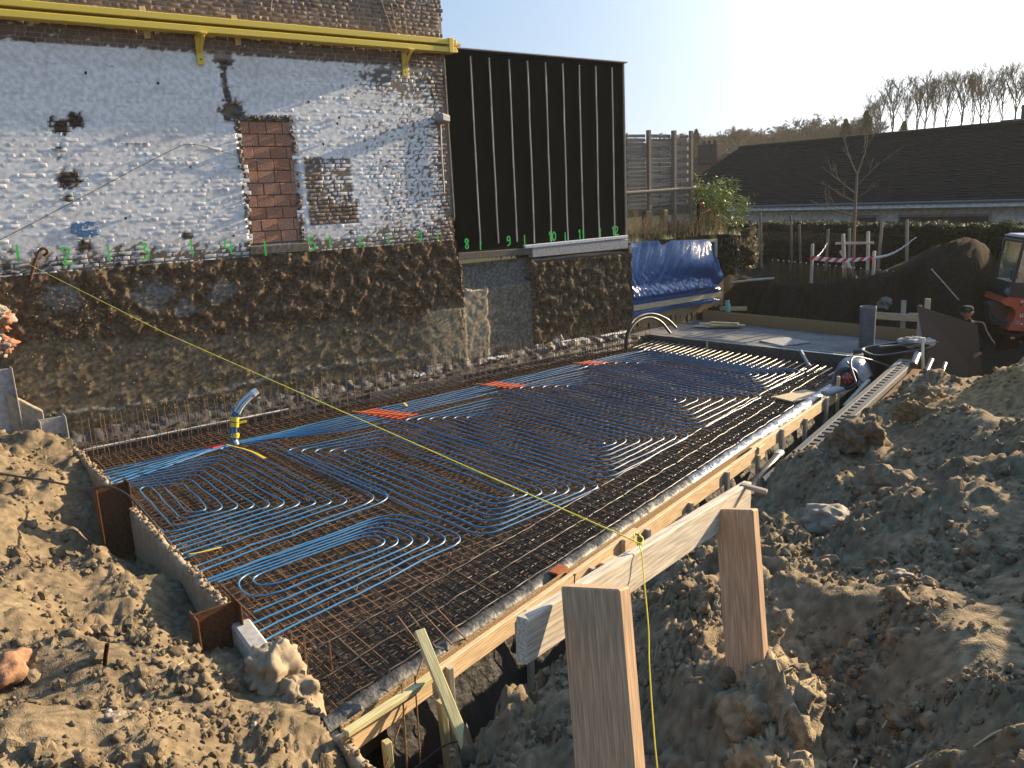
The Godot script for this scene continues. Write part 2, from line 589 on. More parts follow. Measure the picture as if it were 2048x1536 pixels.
	for w in [1, 2, 3]:
		var mb := MB.new()
		mb.v = vs[w]
		mb.c = cs[w]
		mb.ix = index[w]
		mb.n.resize(mb.v.size())
		for t in range(0, mb.ix.size(), 3):
			var p := mb.ix[t]
			var q := mb.ix[t + 1]
			var r := mb.ix[t + 2]
			var m := (mb.v[r] - mb.v[p]).cross(mb.v[q] - mb.v[p])
			mb.n[p] += m
			mb.n[q] += m
			mb.n[r] += m
		for t in mb.n.size():
			mb.n[t] = mb.n[t].normalized()
		kind(commit(mb, ["", "earth_mound", "sand_heap", "garden_ground"][w], self, M.sand if w < 3 else M.soil), "structure")
	# the land beyond, one sheet to the horizon, with a low wooded rise far off
	var p := PackedVector3Array()
	var c := PackedColorArray()
	for j in 61:
		for i in 61:
			var x := 19.0 + 12.0 * (i - 8.0) + (i - 8.0) * absf(i - 8.0) * 0.12
			var z := (j - 40.0) * 12.0 + 4.0
			var y := -0.75
			var far := Vector2(x, z).length()
			y += 8.0 * smoothstep(58.0, 105.0, far)
			p.append(Vector3(x, y, z))
			c.append(Color(0.09, 0.085, 0.04))
	var mb2 := MB.new()
	mb2.sheet(61, 61, p, c, true)
	kind(commit(mb2, "land", self, M.soil), "structure")
	scatter_clods()

func earth(x: float, y: float, z: float, w: int) -> Color:
	var t := n_mid.get_noise_2d(x * 0.5 + 9.0, z * 0.5) * 0.5 + 0.5
	var s := n_pat.get_noise_2d(x * 2.2 + 5.0, z * 2.2) * 0.5 + 0.5
	var dry := Color(0.31, 0.24, 0.152)
	var damp := Color(0.135, 0.098, 0.06)
	var col := damp.lerp(dry, clampf(0.15 + 0.6 * t + 0.4 * s, 0.0, 1.0))
	if w == 1:
		col *= 0.88
	if w == 2:
		var orange := smoothstep(7.3, 8.6, x) * smoothstep(9.2, 10.2, z)
		col = col.lerp(Color(0.48, 0.29, 0.12), 0.55 * orange)
		# the trench floor and its foot are wet, dark soil
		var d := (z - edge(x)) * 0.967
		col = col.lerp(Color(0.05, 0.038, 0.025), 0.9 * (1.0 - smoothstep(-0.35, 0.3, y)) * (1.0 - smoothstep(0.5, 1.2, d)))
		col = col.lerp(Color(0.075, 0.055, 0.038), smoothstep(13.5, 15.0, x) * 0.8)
	if w == 3:
		col = Color(0.034, 0.027, 0.02).lerp(Color(0.06, 0.046, 0.032), t)
		if z < 0.3 and y > 1.2 and n_fine.get_noise_2d(x * 0.2, z * 0.2) > -0.1:
			col = Color(0.07, 0.085, 0.025)
	return col

func lump(s: int, nu := 9, nv := 6, flat := 0.75) -> ArrayMesh:
	var q := noise(s, 0.9, 3)
	var p := PackedVector3Array()
	for j in nv:
		var th := PI * j / (nv - 1)
		for i in nu:
			var ph := TAU * i / nu
			var d := Vector3(sin(th) * cos(ph), cos(th), sin(th) * sin(ph))
			var r := 0.5 * (1.0 + 0.75 * q.get_noise_3dv(d * 1.1 + Vector3.ONE * s))
			p.append(Vector3(d.x, d.y * flat, d.z) * r)
	var mb := MB.new()
	if s % 2 == 1:
		# broken, sharp-edged crumbs
		for j in nv - 1:
			for i in nu:
				var a := j * nu + i
				var b := j * nu + (i + 1) % nu
				if p[a].distance_to(p[b]) > 1e-5:
					mb.tri(p[a], p[b], p[b + nu], Color.WHITE, p[a])
				if p[a + nu].distance_to(p[b + nu]) > 1e-5:
					mb.tri(p[a], p[b + nu], p[a + nu], Color.WHITE, p[a + nu] + p[a])
		return mb.mesh()
	mb.sheet(nu, nv, p, PackedColorArray(), false, true)
	return mb.mesh()

func scatter_clods() -> void:
	rng.seed = 77
	var meshes := []
	for i in 5:
		meshes.append(lump(41 + i, 7 if i % 2 == 0 else 9, 5 if i % 2 == 0 else 6))
	var ts := [[], [], [], [], []]
	var cs := [PackedColorArray(), PackedColorArray(), PackedColorArray(), PackedColorArray(), PackedColorArray()]
	var made := 0
	while made < 70000:
		var r := 1.0 * exp(rng.randf() * 2.75)
		var an := deg_to_rad(rng.randf_range(-14.0, 96.0))
		var x := r * sin(an)
		var z := EYE.z - r * cos(an)
		made += 1
		var w := region(x, z)
		if w == 0 or w == 3 and rng.randf() < 0.6 or x > 1.45 and x < 1.8:
			continue
		if n_pat.get_noise_2d(x * 3.1 + 17.0, z * 3.1) + rng.randf_range(-0.35, 0.35) < (-0.12 if w == 1 else 0.02):
			continue
		if w == 2 and z - edge(x) < 0.75 and rng.randf() < 0.8:
			continue
		var s := 0.01 + 0.03 * pow(rng.randf(), 2.5)
		if rng.randf() < (0.09 if w == 1 else 0.05):
			s = 0.035 + 0.075 * pow(rng.randf(), 1.6)
		s *= 0.75 + 0.09 * r
		var b := Basis.from_euler(Vector3(rng.randf() * TAU, rng.randf() * TAU, rng.randf() * TAU)).scaled(Vector3.ONE * s)
		var y := ground(x, z)
		var k := rng.randi() % 5
		ts[k].append(Transform3D(b, Vector3(x, y + s * rng.randf_range(-0.05, 0.25), z)))
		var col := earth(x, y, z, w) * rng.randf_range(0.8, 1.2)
		if rng.randf() < 0.02 and s < 0.05:
			col = Color(0.5, 0.44, 0.36)
		cs[k].append(Color(col.r, col.g, col.b))
	for k in 5:
		many(meshes[k], M.clod, ts[k], cs[k], "sand_crumbs", self)
	# the largest clods and stones are things of their own
	var big := [
		["sand_clod", Vector3(6.95, 0, 9.95), 0.5, "largest brown clod on the heap beside the slotted steel plank", "clod"],
		["sand_clod", Vector3(7.95, 0, 9.95), 0.3, "round grey clod just right of the largest clod", "clod"],
		["field_stone", Vector3(5.15, 0, 10.75), 0.34, "long pale stone lying on the lit sand behind the right post", "stone"],
		["sand_clod", Vector3(4.75, 0, 10.75), 0.22, "smooth clod left of the long pale stone", "clod"],
		["sand_clod", Vector3(6.0, 0, 10.75), 0.42, "dark crumbling clod behind the long pale stone", "clod"],
		["sand_clod", Vector3(2.35, 0, 11.55), 0.2, "clod on the rim of the pit between the two posts", "clod"],
		["sand_clod", Vector3(2.95, 0, 11.9), 0.17, "clod pressed against the right side of the right post", "clod"],
		["sand_clod", Vector3(3.1, 0, 12.35), 0.14, "round clod at the lower edge of the pit", "clod"],
		["field_stone", Vector3(4.2, 0, 11.75), 0.1, "flat pale stone on the rim between sun and shade", "stone"],
		["field_stone", Vector3(0.62, 0, 9.2), 0.09, "pale pebble on the left mound", "stone"],
		["brick_rubble", Vector3(0.25, 0, 7.9), 0.3, "reddish broken brick lying at the left edge of the mound", "rubble"],
		["sand_clod", Vector3(9.0, 0, 9.6), 0.34, "orange clod low on the far heap", "clod"],
		["sand_clod", Vector3(8.1, 0, 9.15), 0.3, "brown clod beside the lit sandy patch", "clod"]]
	for i in big.size():
		var q = big[i]
		var at: Vector3 = q[1]
		var y := ground(at.x, at.z)
		at.y = y - 0.2 * q[2]
		var col := earth(at.x, y, at.z, 2)
		if q[0] == "field_stone":
			col = Color(0.3, 0.25, 0.19)
		if q[0] == "brick_rubble":
			col = Color(0.36, 0.2, 0.12)
		var mesh := rock(60 + i, q[2], col, 0.55 if i == 2 or i == 8 else 0.8, 0.35 if q[0] == "sand_clod" else 0.1)
		var o := place(mesh, q[0], self, M.clod if q[0] != "field_stone" else M.stone, Transform3D(Basis(Vector3.UP, 0.5 + i), at + Vector3.UP * 0.3 * q[2]))
		tag(o, q[3], q[4])

func rock(s: int, size: float, col: Color, flat := 0.8, crumbly := 0.3) -> ArrayMesh:
	var nu := 40
	var nv := 24
	var q := noise(s, 0.8, 2)
	var f := noise(s + 1, 3.2, 3)
	var p := PackedVector3Array()
	for j in nv:
		var th := PI * j / (nv - 1)
		for i in nu:
			var ph := TAU * i / nu
			var d := Vector3(sin(th) * cos(ph), cos(th), sin(th) * sin(ph))
			var r := 0.5 * (1.0 + 0.55 * q.get_noise_3dv(d + Vector3.ONE * s) + crumbly * f.get_noise_3dv(d))
			p.append(Vector3(d.x * 1.15, d.y * flat, d.z * 0.9) * r * size)
	var mb := MB.new()
	mb.sheet(nu, nv, p, PackedColorArray([col]), false, true)
	return mb.mesh()

# ---------------------------------------------------------------- the old brick gable
func blob(x: float, y: float, cx: float, cy: float, r: float) -> bool:
	return Vector2(x - cx, (y - cy) * 1.1).length() < r * (1.0 + 0.6 * n_mid.get_noise_2d(x * 4.0, y * 4.0))

# 1 where the wall is whitewashed, 0 where raw brick shows, between where the paint has worn
func painted(x: float, y: float) -> float:
	if y > 5.78 + 0.03 * n_mid.get_noise_2d(x * 3.0, 7.0):
		return 0.0
	var a := 1.0
	a -= smoothstep(6.4, 8.3, x + 0.6 * n_big.get_noise_2d(x * 1.4, y * 1.4)) * 0.36
	a -= 0.6 * smoothstep(8.8, 9.1, x + 0.25 * n_mid.get_noise_2d(x * 2.0, y * 2.0))
	a -= 0.42 * smoothstep(7.0, 8.4, x) * smoothstep(5.15, 5.6, y)
	a -= smoothstep(2.95, 2.62, y + 0.12 * n_mid.get_noise_2d(x * 1.5, 3.0)) * 0.6
	if x < 3.6:
		a -= 0.45 * smoothstep(3.1, 2.85, y) * smoothstep(0.0, 0.25, n_mid.get_noise_2d(x * 2.0, y * 3.0))
	# raw patches
	if x > 6.2 and x < 6.52 and y > 3.02 and y < 4.17 or x > 6.2 and x < 7.17 and y > 3.02 and y < 3.3 + 0.22 * n_mid.get_noise_2d(x * 2.5, 1.0) + 0.12:
		a -= 0.95
	elif x > 6.2 and x < 7.1 and y > 3.02 and y < 4.17:
		a -= 0.5
	for q in [[2.5, 4.65, 0.13], [2.72, 4.74, 0.12], [2.51, 3.9, 0.15], [2.46, 3.63, 0.05], [5.01, 5.72, 0.16], [5.05, 4.93, 0.19], [2.42, 4.33, 0.035], [2.44, 4.2, 0.03], [4.08, 2.98, 0.07], [2.57, 2.92, 0.1], [4.28, 4.05, 0.025], [4.42, 3.6, 0.02], [7.0, 2.86, 0.05]]:
		if blob(x, y, q[0], q[1], q[2]):
			a = 0.0
	if absf(x - 5.0 - 0.02 * sin(y * 9.0)) < 0.055 and y > 4.9 and y < 5.75:
		a = 0.0
	if absf(y - 4.4) < 0.014 and x > 3.3 and x < 3.68:
		a = 0.0
	return a

func wall_colour(x: float, y: float, brick: bool, roll: float, force := -1) -> Color:
	var w := painted(x, y)
	var lost := 0.62 + 0.3 * n_fine.get_noise_2d(x * 0.45, y * 0.45) if not brick else 0.17
	var white := w > lost
	if force >= 0:
		white = force == 1
	if white:
		var g := 0.84 + 0.04 * n_mid.get_noise_2d(x * 1.2, y * 1.2) - 0.04 * roll
		var dirt := smoothstep(3.3, 2.6, y) * (0.35 + 0.3 * n_mid.get_noise_2d(x * 2.0, y * 2.0))
		dirt += 0.25 * clampf(n_big.get_noise_2d(x * 0.9 + 3.0, y * 3.0), 0.0, 1.0)
		return Color(g, g * 0.985, g * 0.975).lerp(Color(0.42, 0.34, 0.26), clampf(dirt, 0.0, 0.75))
	var deep := Color(0.115, 0.068, 0.045).lerp(Color(0.2, 0.12, 0.078), roll)
	if y < 5.78:
		deep = deep.lerp(Color(0.3, 0.22, 0.16), 0.3)
		if x < 5.6:
			deep = Color(0.075, 0.06, 0.045)
	if not brick:
		return Color(0.27, 0.225, 0.18) if y > 5.7 else Color(0.15, 0.115, 0.085)
	return deep

# the face of one brick: rounded towards its joints, uneven, tilted a little
func brick_face(mb: MB, cx: float, cy: float, w: float, h: float, s: int, proud: float, col: Color, z0 := 0.0) -> void:
	var nu := 6
	var nv := 4
	var p := PackedVector3Array()
	var tx := 0.006 * n_fine.get_noise_2d(s * 1.3, 3.0)
	var k := 0.5 + 0.5 * n_fine.get_noise_2d(s * 2.1, 9.0)
	for j in nv:
		for i in nu:
			var u := float(i) / (nu - 1) * 2.0 - 1.0
			var w2 := float(j) / (nv - 1) * 2.0 - 1.0
			var on := 0.0 if i == 0 or i == nu - 1 or j == 0 or j == nv - 1 else 1.0
			var ex := u * w * 0.5
			if i == 1 or i == nu - 2:
				ex = signf(u) * (w * 0.5 - 0.014)
			var ey := w2 * h * 0.5
			if j == 1 or j == nv - 2:
				ey = signf(w2) * (h * 0.5 - 0.012)
			var bump := n_fine.get_noise_3d((cx + ex) * 1.2, (cy + ey) * 1.4, s * 0.37)
			p.append(Vector3(cx + ex + 0.006 * bump * on, cy + ey + 0.004 * bump, z0 - 0.001 + on * (proud * (0.65 + 0.5 * k) + tx * u * 1.6 + 0.0075 * bump)))
	# the whitewash does not stop at joints
	var cs := PackedColorArray()
	for q in p:
		var w2 := painted(q.x, q.y) + 0.25 * n_fine.get_noise_2d(q.x * 0.8, q.y * 0.8)
		if (w2 > 0.17) == (col.r > 0.35):
			cs.append(col)
		else:
			cs.append(wall_colour(q.x, q.y, true, k, 1 if w2 > 0.17 else 0))
	mb.sheet(nu, nv, p, cs)

func in_door(x: float, y: float) -> bool:
	return x > 5.12 and x < 6.08 and y > 2.72 and y < 4.82

func build_house() -> void:
	rng.seed = 5
	var house := thing("brick_house", "old brick house gable, raw brick above, peeling whitewash below, with a bricked-up doorway", "house", Vector3(4, 2.4, -3))
	# the wall body and its mortar face
	var body := MB.new()
	body.box(Transform3D(Basis(), Vector3(3.1, 5.35, -3.06)), Vector3(6.12, 3.05, 2.95), 0.0, Color(0.2, 0.13, 0.09))
	commit(body, "wall", house, M.brick_raw)
	var p := PackedVector3Array()
	var c := PackedColorArray()
	var nx := 290
	var ny := 200
	for j in ny:
		for i in nx:
			var x := -3.0 + 12.24 * i / (nx - 1)
			var y := 2.3 + 6.1 * j / (ny - 1)
			var z := 0.002 + 0.002 * n_fine.get_noise_2d(x, y) if painted(x, y) > 0.3 else 0.0
			if in_door(x, y):
				z = -0.05
			elif painted(x, y) <= 0.0 and y < 5.7:
				z = (-0.06 if blob(x, y, 5.01, 5.72, 0.12) or blob(x, y, 5.05, 4.93, 0.14) else -0.018) + 0.012 * n_fine.get_noise_2d(x * 2.0, y * 2.0)
			p.append(Vector3(x, y, z))
			c.append(wall_colour(x, y, false, 0.5))
	var mb := MB.new()
	mb.sheet(nx, ny, p, c)
	commit(mb, "mortar", house, M.brick_paint)
	# bricks in irregular bond, headers and stretchers mixed
	var cand := []
	var y := 2.42
	var row := 0
	while y < 8.35:
		var h := 0.063 + rng.randf_range(-0.003, 0.003)
		var x := -2.9 + rng.randf() * 0.2
		while x < 9.2:
			var w := 0.115 if rng.randf() < (0.75 if row % 2 == 0 else 0.25) else 0.205
			if x + w > 9.2:
				w = 9.2 - x
			if w > 0.05 and not in_door(x + w / 2.0, y):
				cand.append([x + w / 2.0, y, w - 0.008, h, rng.randi() % 100000, rng.randf(), rng.randf_range(-0.004, 0.004) + (rng.randf_range(0.0, 0.006) if rng.randf() < 0.25 else 0.0)])
			x += w + 0.004
		y += h + 0.008
		row += 1
	# the 300 that show largest, those nearest to the viewer inside the picture, are parts; the rest of the field is one
	var order := []
	for i in cand.size():
		var q = cand[i]
		var lim: float = 1.75 + 0.05 * (q[1] - 2.6)
		if q[0] > lim + 0.15 and q[1] > 2.6 and q[1] < 6.2 and painted(q[0], q[1]) > -9.0:
			order.append([Vector3(q[0], q[1], 0).distance_to(EYE) - 0.4 * q[2], i])
	order.sort()
	var single := {}
	for i in 300:
		single[order[i][1]] = true
	var rest := MB.new()
	for i in cand.size():
		var q = cand[i]
		if blob(q[0], q[1], 5.01, 5.72, 0.13) or blob(q[0], q[1], 5.05, 4.93, 0.14):
			continue
		var white := painted(q[0], q[1]) > 0.17
		var col := wall_colour(q[0], q[1], true, q[5])
		var proud: float = 0.0035 if white else 0.009
		if white:
			proud *= 1.0 - 0.45 * smoothstep(4.2, 5.4, q[1])
		if single.has(i):
			var one := MB.new()
			brick_face(one, q[0], q[1], q[2], q[3], q[4], proud + q[6], col)
			commit(one, "brick", house, M.brick_paint if white else M.brick_raw)
		else:
			brick_face(rest, q[0], q[1], q[2], q[3], q[4], proud + q[6], col)
	kind(commit(rest, "brickwork", house, M.brick_paint), "stuff")
	# the doorway, blocked with hollow red blocks
	var inf := commit(slab_box(Vector3(5.58, 3.77, -0.06), Vector3(0.46, 1.02, 0.012), Color(0.24, 0.2, 0.17)), "doorway_infill", house, M.concrete)
	for r in 10:
		var cy := 2.87 + r * 0.199
		var x := 5.16
		var first := true
		while x < 6.03:
			var w := 0.29
			if first and r % 2 == 1:
				w = 0.15 + 0.03 * (r % 3)
			elif first and r % 3 == 0:
				w = 0.22
			first = false
			w = minf(w, 6.035 - x)
			if w > 0.04:
				var t := rng.randf()
				var one := MB.new()
				one.box(Transform3D(Basis(Vector3.BACK, rng.randf_range(-0.006, 0.006)) * Basis(Vector3.UP, rng.randf_range(-0.012, 0.012)), Vector3(x + w / 2.0, cy, -0.045 + rng.randf_range(-0.003, 0.004))), Vector3(w / 2.0 - 0.005, 0.0935, 0.03), 0.006, Color(0.44, 0.21, 0.135).lerp(Color(0.58, 0.31, 0.21), t))
				commit(one, "block", inf, M.block)
			x += w
	var rim := MB.new()
	rng.seed = 9
	for i in 150:
		var t := rng.randf()
		var at := Vector3(5.11 if i % 3 == 0 else 6.07, lerpf(2.75, 4.83, t), 0.0)
		if i % 3 == 2:
			at = Vector3(lerpf(5.1, 6.08, t), 4.82, 0.0)
		at += Vector3(rng.randf_range(-0.03, 0.03), rng.randf_range(-0.02, 0.02), rng.randf_range(-0.03, 0.012))
		rim.box(Transform3D(Basis.from_euler(Vector3(rng.randf(), rng.randf(), rng.randf() * 3.0)), at), Vector3(0.03, 0.02, 0.018) * rng.randf_range(0.6, 1.5), 0.006, Color(0.19, 0.165, 0.14) * rng.randf_range(0.7, 1.2))
	kind(commit(rim, "broken_plaster_edge", house, M.concrete), "stuff")
	var sill := MB.new()
	sill.box(Transform3D(Basis(Vector3.BACK, -0.01), Vector3(5.6, 2.66, 0.02)), Vector3(0.53, 0.075, 0.045), 0.012, Color(0.2, 0.17, 0.14))
	commit(sill, "door_sill", house, M.caked)
	# rough edge brick tails at the corner, a projecting stone and an old conduit below it
	var tails := MB.new()
	for i in 78:
		var w := rng.randf_range(0.03, 0.1)
		tails.box(Transform3D(Basis(Vector3.UP, rng.randf_range(-0.1, 0.1)), Vector3(9.2 + w * 0.45, 2.45 + i * 0.074, -0.06)), Vector3(w * 0.5, 0.03, rng.randf_range(0.04, 0.07)), 0.008, Color(0.21, 0.13, 0.09) * rng.randf_range(0.7, 1.3))
	kind(commit(tails, "corner_bricks", house, M.brick_raw), "stuff")
	var st := MB.new()
	st.box(Transform3D(Basis(Vector3.BACK, -0.12) * Basis(Vector3.UP, 0.3), Vector3(9.08, 4.87, 0.09)), Vector3(0.13, 0.075, 0.1), 0.03, Color(0.34, 0.33, 0.33))
	commit(st, "projecting_stone", house, M.concrete)
	var cond := MB.new()
	cond.tube(PackedVector3Array([Vector3(9.06, 4.78, 0.03), Vector3(9.04, 4.2, 0.035), Vector3(9.05, 3.5, 0.03)]), 0.016, 6, Color(0.4, 0.36, 0.3))
	commit(cond, "old_conduit", house, M.plastic)
	var nail := MB.new()
	for q in [[4.83, 2.93], [8.55, 2.93], [3.95, 5.3], [6.9, 4.75], [6.95, 4.85], [7.9, 4.1], [6.6, 4.4], [3.2, 3.3], [2.95, 5.4], [6.4, 5.1]]:
		nail.box(Transform3D(Basis(Vector3.BACK, q[0]), Vector3(q[0], q[1], 0.02)), Vector3(0.012, 0.02, 0.012), 0.003, Color(0.08, 0.06, 0.05))
	kind(commit(nail, "old_nails", house, M.rust), "stuff")
	# twigs of dead creeper on the upper wall
	var cr := MB.new()
	for q in [[7.85, 7.4, 8.0, 6.75, 8.15, 6.35], [7.9, 7.4, 8.15, 6.9, 8.25, 6.32], [8.5, 7.3, 8.42, 6.8, 8.45, 6.34], [5.9, 7.2, 5.95, 6.8, 5.88, 6.5], [8.1, 7.0, 8.3, 6.8, 8.35, 6.5]]:
		cr.tube(PackedVector3Array([Vector3(q[0], q[1], 0.03), Vector3(q[2], q[3], 0.035), Vector3(q[4], q[5], 0.03)]), 0.007, 4, Color(0.36, 0.28, 0.2))
	kind(commit(cr, "dead_creeper", house, M.bark), "stuff")
	# remains of a painted blue panel, and the green spray marks along the foot of the wall
	var blue := MB.new()
	rng.seed = 31
	for i in 90:
		var a := rng.randf()
		var b := rng.randf()
		if b > 0.42 and b < 0.55 and a > 0.2 or b < 0.2 and a < 0.15:
			continue
		blue.box(Transform3D(Basis(), Vector3(2.42 + 0.35 * a, 3.06 + 0.22 * b, 0.0205 + 0.0002 * i * 0.1)), Vector3(rng.randf_range(0.012, 0.035), rng.randf_range(0.006, 0.016), 0.0012), 0.0, Color(0.06, 0.17, 0.34) * rng.randf_range(0.8, 1.3))
	kind(commit(blue, "blue_paint_remains", house, M.paint), "stuff")
	marks(house, [["|", 1.67, 2.88, 0.02], ["2", 2.29, 2.8, 0.03], ["|", 2.87, 2.79, 0.03], ["3", 3.39, 2.78, 0.03], ["|", 4.11, 2.79, 0.03], ["4", 4.71, 2.76, 0.03], ["|", 5.31, 2.69, 0.075], ["5", 6.19, 2.7, 0.03], ["|", 6.53, 2.71, 0.03], ["6", 7.17, 2.66, 0.03], ["|", 7.72, 2.65, 0.03], ["7", 8.4, 2.64, 0.03], ["|", 8.82, 2.6, 0.03]], 0.24)
	# yellow beam on brackets, propped with wooden wedges
	var bm := thing("yellow_beam", "long yellow steel beam fixed across the brick gable", "beam", Vector3(4.5, 6.05, 0.1))
	for q in [[6.085, "lower_rail"], [6.225, "upper_rail"]]:
		beam(Vector3(-3.0, q[0], 0.16), Vector3(9.38, q[0], 0.16), 0.22, 0.095, q[1], bm, M.yellow, 0.008)
	beam(Vector3(-3.0, 6.155, 0.13), Vector3(9.42, 6.155, 0.13), 0.05, 0.06, "web", bm, M.yellow, 0.004, Vector3.UP, Color(0.5, 0.5, 0.5))
	beam(Vector3(9.2, 6.16, 0.17), Vector3(9.3, 6.16, 0.17), 0.24, 0.26, "end_strap", bm, M.yellow, 0.008)
	beam(Vector3(9.38, 6.2, 0.15), Vector3(9.52, 6.2, 0.15), 0.12, 0.05, "tongue", bm, M.yellow, 0.006)
	beam(Vector3(9.36, 6.09, 0.12), Vector3(9.47, 6.09, 0.12), 0.1, 0.06, "tongue", bm, M.yellow, 0.006)
	for q in [[4.64, "yellow bracket under the beam above the doorway"], [8.36, "yellow bracket under the beam beside the house corner"]]:
		var x: float = q[0]
		var br := thing("beam_bracket", q[1], "bracket", Vector3(x, 5.6, 0.05), "yellow brackets holding the beam")
		beam(Vector3(x, 5.6, 0.032), Vector3(x, 6.03, 0.032), 0.03, 0.11, "wall_plate", br, M.yellow, 0.005, Vector3.RIGHT)
		beam(Vector3(x, 6.022, 0.05), Vector3(x, 6.022, 0.33), 0.09, 0.028, "arm", br, M.yellow, 0.005)
		beam(Vector3(x, 5.78, 0.055), Vector3(x, 6.0, 0.28), 0.05, 0.03, "brace", br, M.yellow, 0.004)
		var bo := MB.new()
		bo.lathe(Transform3D(Basis(Vector3.RIGHT, PI / 2.0), Vector3(x, 5.68, 0.05)), [Vector2(0.0, 0.0), Vector2(0.014, 0.0), Vector2(0.014, 0.01), Vector2(0.0, 0.012)], 6)
		commit(bo, "bolt", br, M.galvanised)
	for q in [[3.88, "wooden wedge behind the beam left of the first bracket"], [5.27, "wooden wedge behind the beam right of the first bracket"]]:
		tag(beam(Vector3(q[0], 5.93, 0.045), Vector3(q[0] - 0.03, 6.38, 0.05), 0.022, 0.09, "wooden_wedge", self, M.wood, 0.003, Vector3.RIGHT), q[1], "wedge", "wedges behind the yellow beam")
	# wire and hook on the whitewash
	var wire := MB.new()
	wire.tube(curve([Vector3(0.9, 2.85, 0.05), Vector3(1.5, 3.09, 0.05), Vector3(2.6, 3.62, 0.05), Vector3(4.0, 4.3, 0.05), Vector3(4.35, 4.39, 0.05), Vector3(4.8, 4.28, 0.05), Vector3(5.94, 3.97, 0.03), Vector3(6.35, 3.86, 0.04)], 8), 0.005, 4)
	tag(commit(wire, "wire", self, M.string_grey), "thin dark wire sagging across the whitewashed wall", "wire")
	var hook := MB.new()
	hook.tube(curve([Vector3(1.75, 2.38, 0.03), Vector3(1.8, 2.55, 0.05), Vector3(1.88, 2.75, 0.06), Vector3(1.96, 2.9, 0.06), Vector3(2.03, 2.93, 0.06), Vector3(2.06, 2.87, 0.05), Vector3(2.0, 2.82, 0.04)], 6), 0.022, 6)
	tag(commit(hook, "iron_hook", self, M.rust), "rusty iron hook hanging on the wall next to the green 2", "hook")

func slab_box(at: Vector3, half: Vector3, col: Color, bev := 0.0) -> MB:
	var mb := MB.new()
	mb.box(Transform3D(Basis(), at), half, bev, col)
	return mb

func curve(pts: Array, per := 6) -> PackedVector3Array:
	var out := PackedVector3Array()
	var m := pts.size()
	for i in m - 1:
		var a: Vector3 = pts[maxi(i - 1, 0)]
		var b: Vector3 = pts[i]
		var d: Vector3 = pts[i + 1]
		var e: Vector3 = pts[mini(i + 2, m - 1)]
		for k in per:
			out.append(b.cubic_interpolate(d, a, e, float(k) / per))
	out.append(pts[m - 1])
	return out

const STROKES := {
	"|": [[0.5, 0.0, 0.48, 0.5, 0.52, 1.0]], "1": [[0.3, 0.75, 0.55, 1.0, 0.55, 0.0]], "2": [[0.05, 0.8, 0.3, 1.0, 0.75, 0.85, 0.6, 0.5, 0.1, 0.08, 0.55, 0.0, 1.0, 0.06]],
	"3": [[0.05, 0.95, 0.75, 0.95, 0.4, 0.6, 0.85, 0.4, 0.7, 0.08, 0.1, 0.0]], "4": [[0.2, 1.0, 0.1, 0.5, 0.8, 0.45], [0.75, 0.85, 0.7, 0.0]],
	"5": [[0.75, 1.0, 0.15, 0.95, 0.15, 0.6, 0.7, 0.55, 0.8, 0.2, 0.1, 0.0]], "6": [[0.6, 1.0, 0.15, 0.55, 0.2, 0.05, 0.7, 0.05, 0.7, 0.4, 0.2, 0.4]],
	"7": [[0.0, 0.9, 0.85, 0.95, 0.45, 0.0], [0.2, 0.5, 0.85, 0.5]], "8": [[0.75, 0.85, 0.35, 1.0, 0.15, 0.75, 0.75, 0.3, 0.5, 0.0, 0.15, 0.2, 0.75, 0.75, 0.75, 0.88]],
	"9": [[0.75, 0.6, 0.3, 0.55, 0.2, 0.85, 0.6, 1.0, 0.8, 0.75, 0.75, 0.2, 0.2, 0.0]], "0": [[0.5, 1.0, 0.1, 0.6, 0.3, 0.05, 0.8, 0.2, 0.85, 0.7, 0.5, 1.0]]}

# hand-sprayed figures on the plane z = const: thin flat ribbons of paint
func marks(parent: Node, list: Array, size: float) -> void:
	for q in list:
		var mb := MB.new()
		var x: float = q[1]
		for ch in (q[0] as String):
			for s in STROKES[ch]:
				var pts := []
				for i in range(0, s.size(), 2):
					pts.append(Vector3(x + (s[i] - 0.4) * size * 0.62, q[2] + (s[i + 1] - 0.5) * size, q[3]))
				var c := curve(pts, 5)
				for i in c.size() - 1:
					var w := 0.0135 + 0.005 * n_fine.get_noise_2d(c[i].x * 3.0, c[i].y * 3.0)
					var d := (c[i + 1] - c[i]).normalized()
					var o := Vector3(-d.y, d.x, 0) * w
					var e := d * w * 0.4
					var lift := Vector3(0, 0, 0.00002 * i)
					mb.quad(c[i] - o - e + lift, c[i + 1] - o + e + lift, c[i + 1] + o + e + lift, c[i] + o - e + lift, Color.WHITE, Vector3.BACK)
			x += size * 0.6
		commit(mb, "spray_mark", parent, M.sprayed)

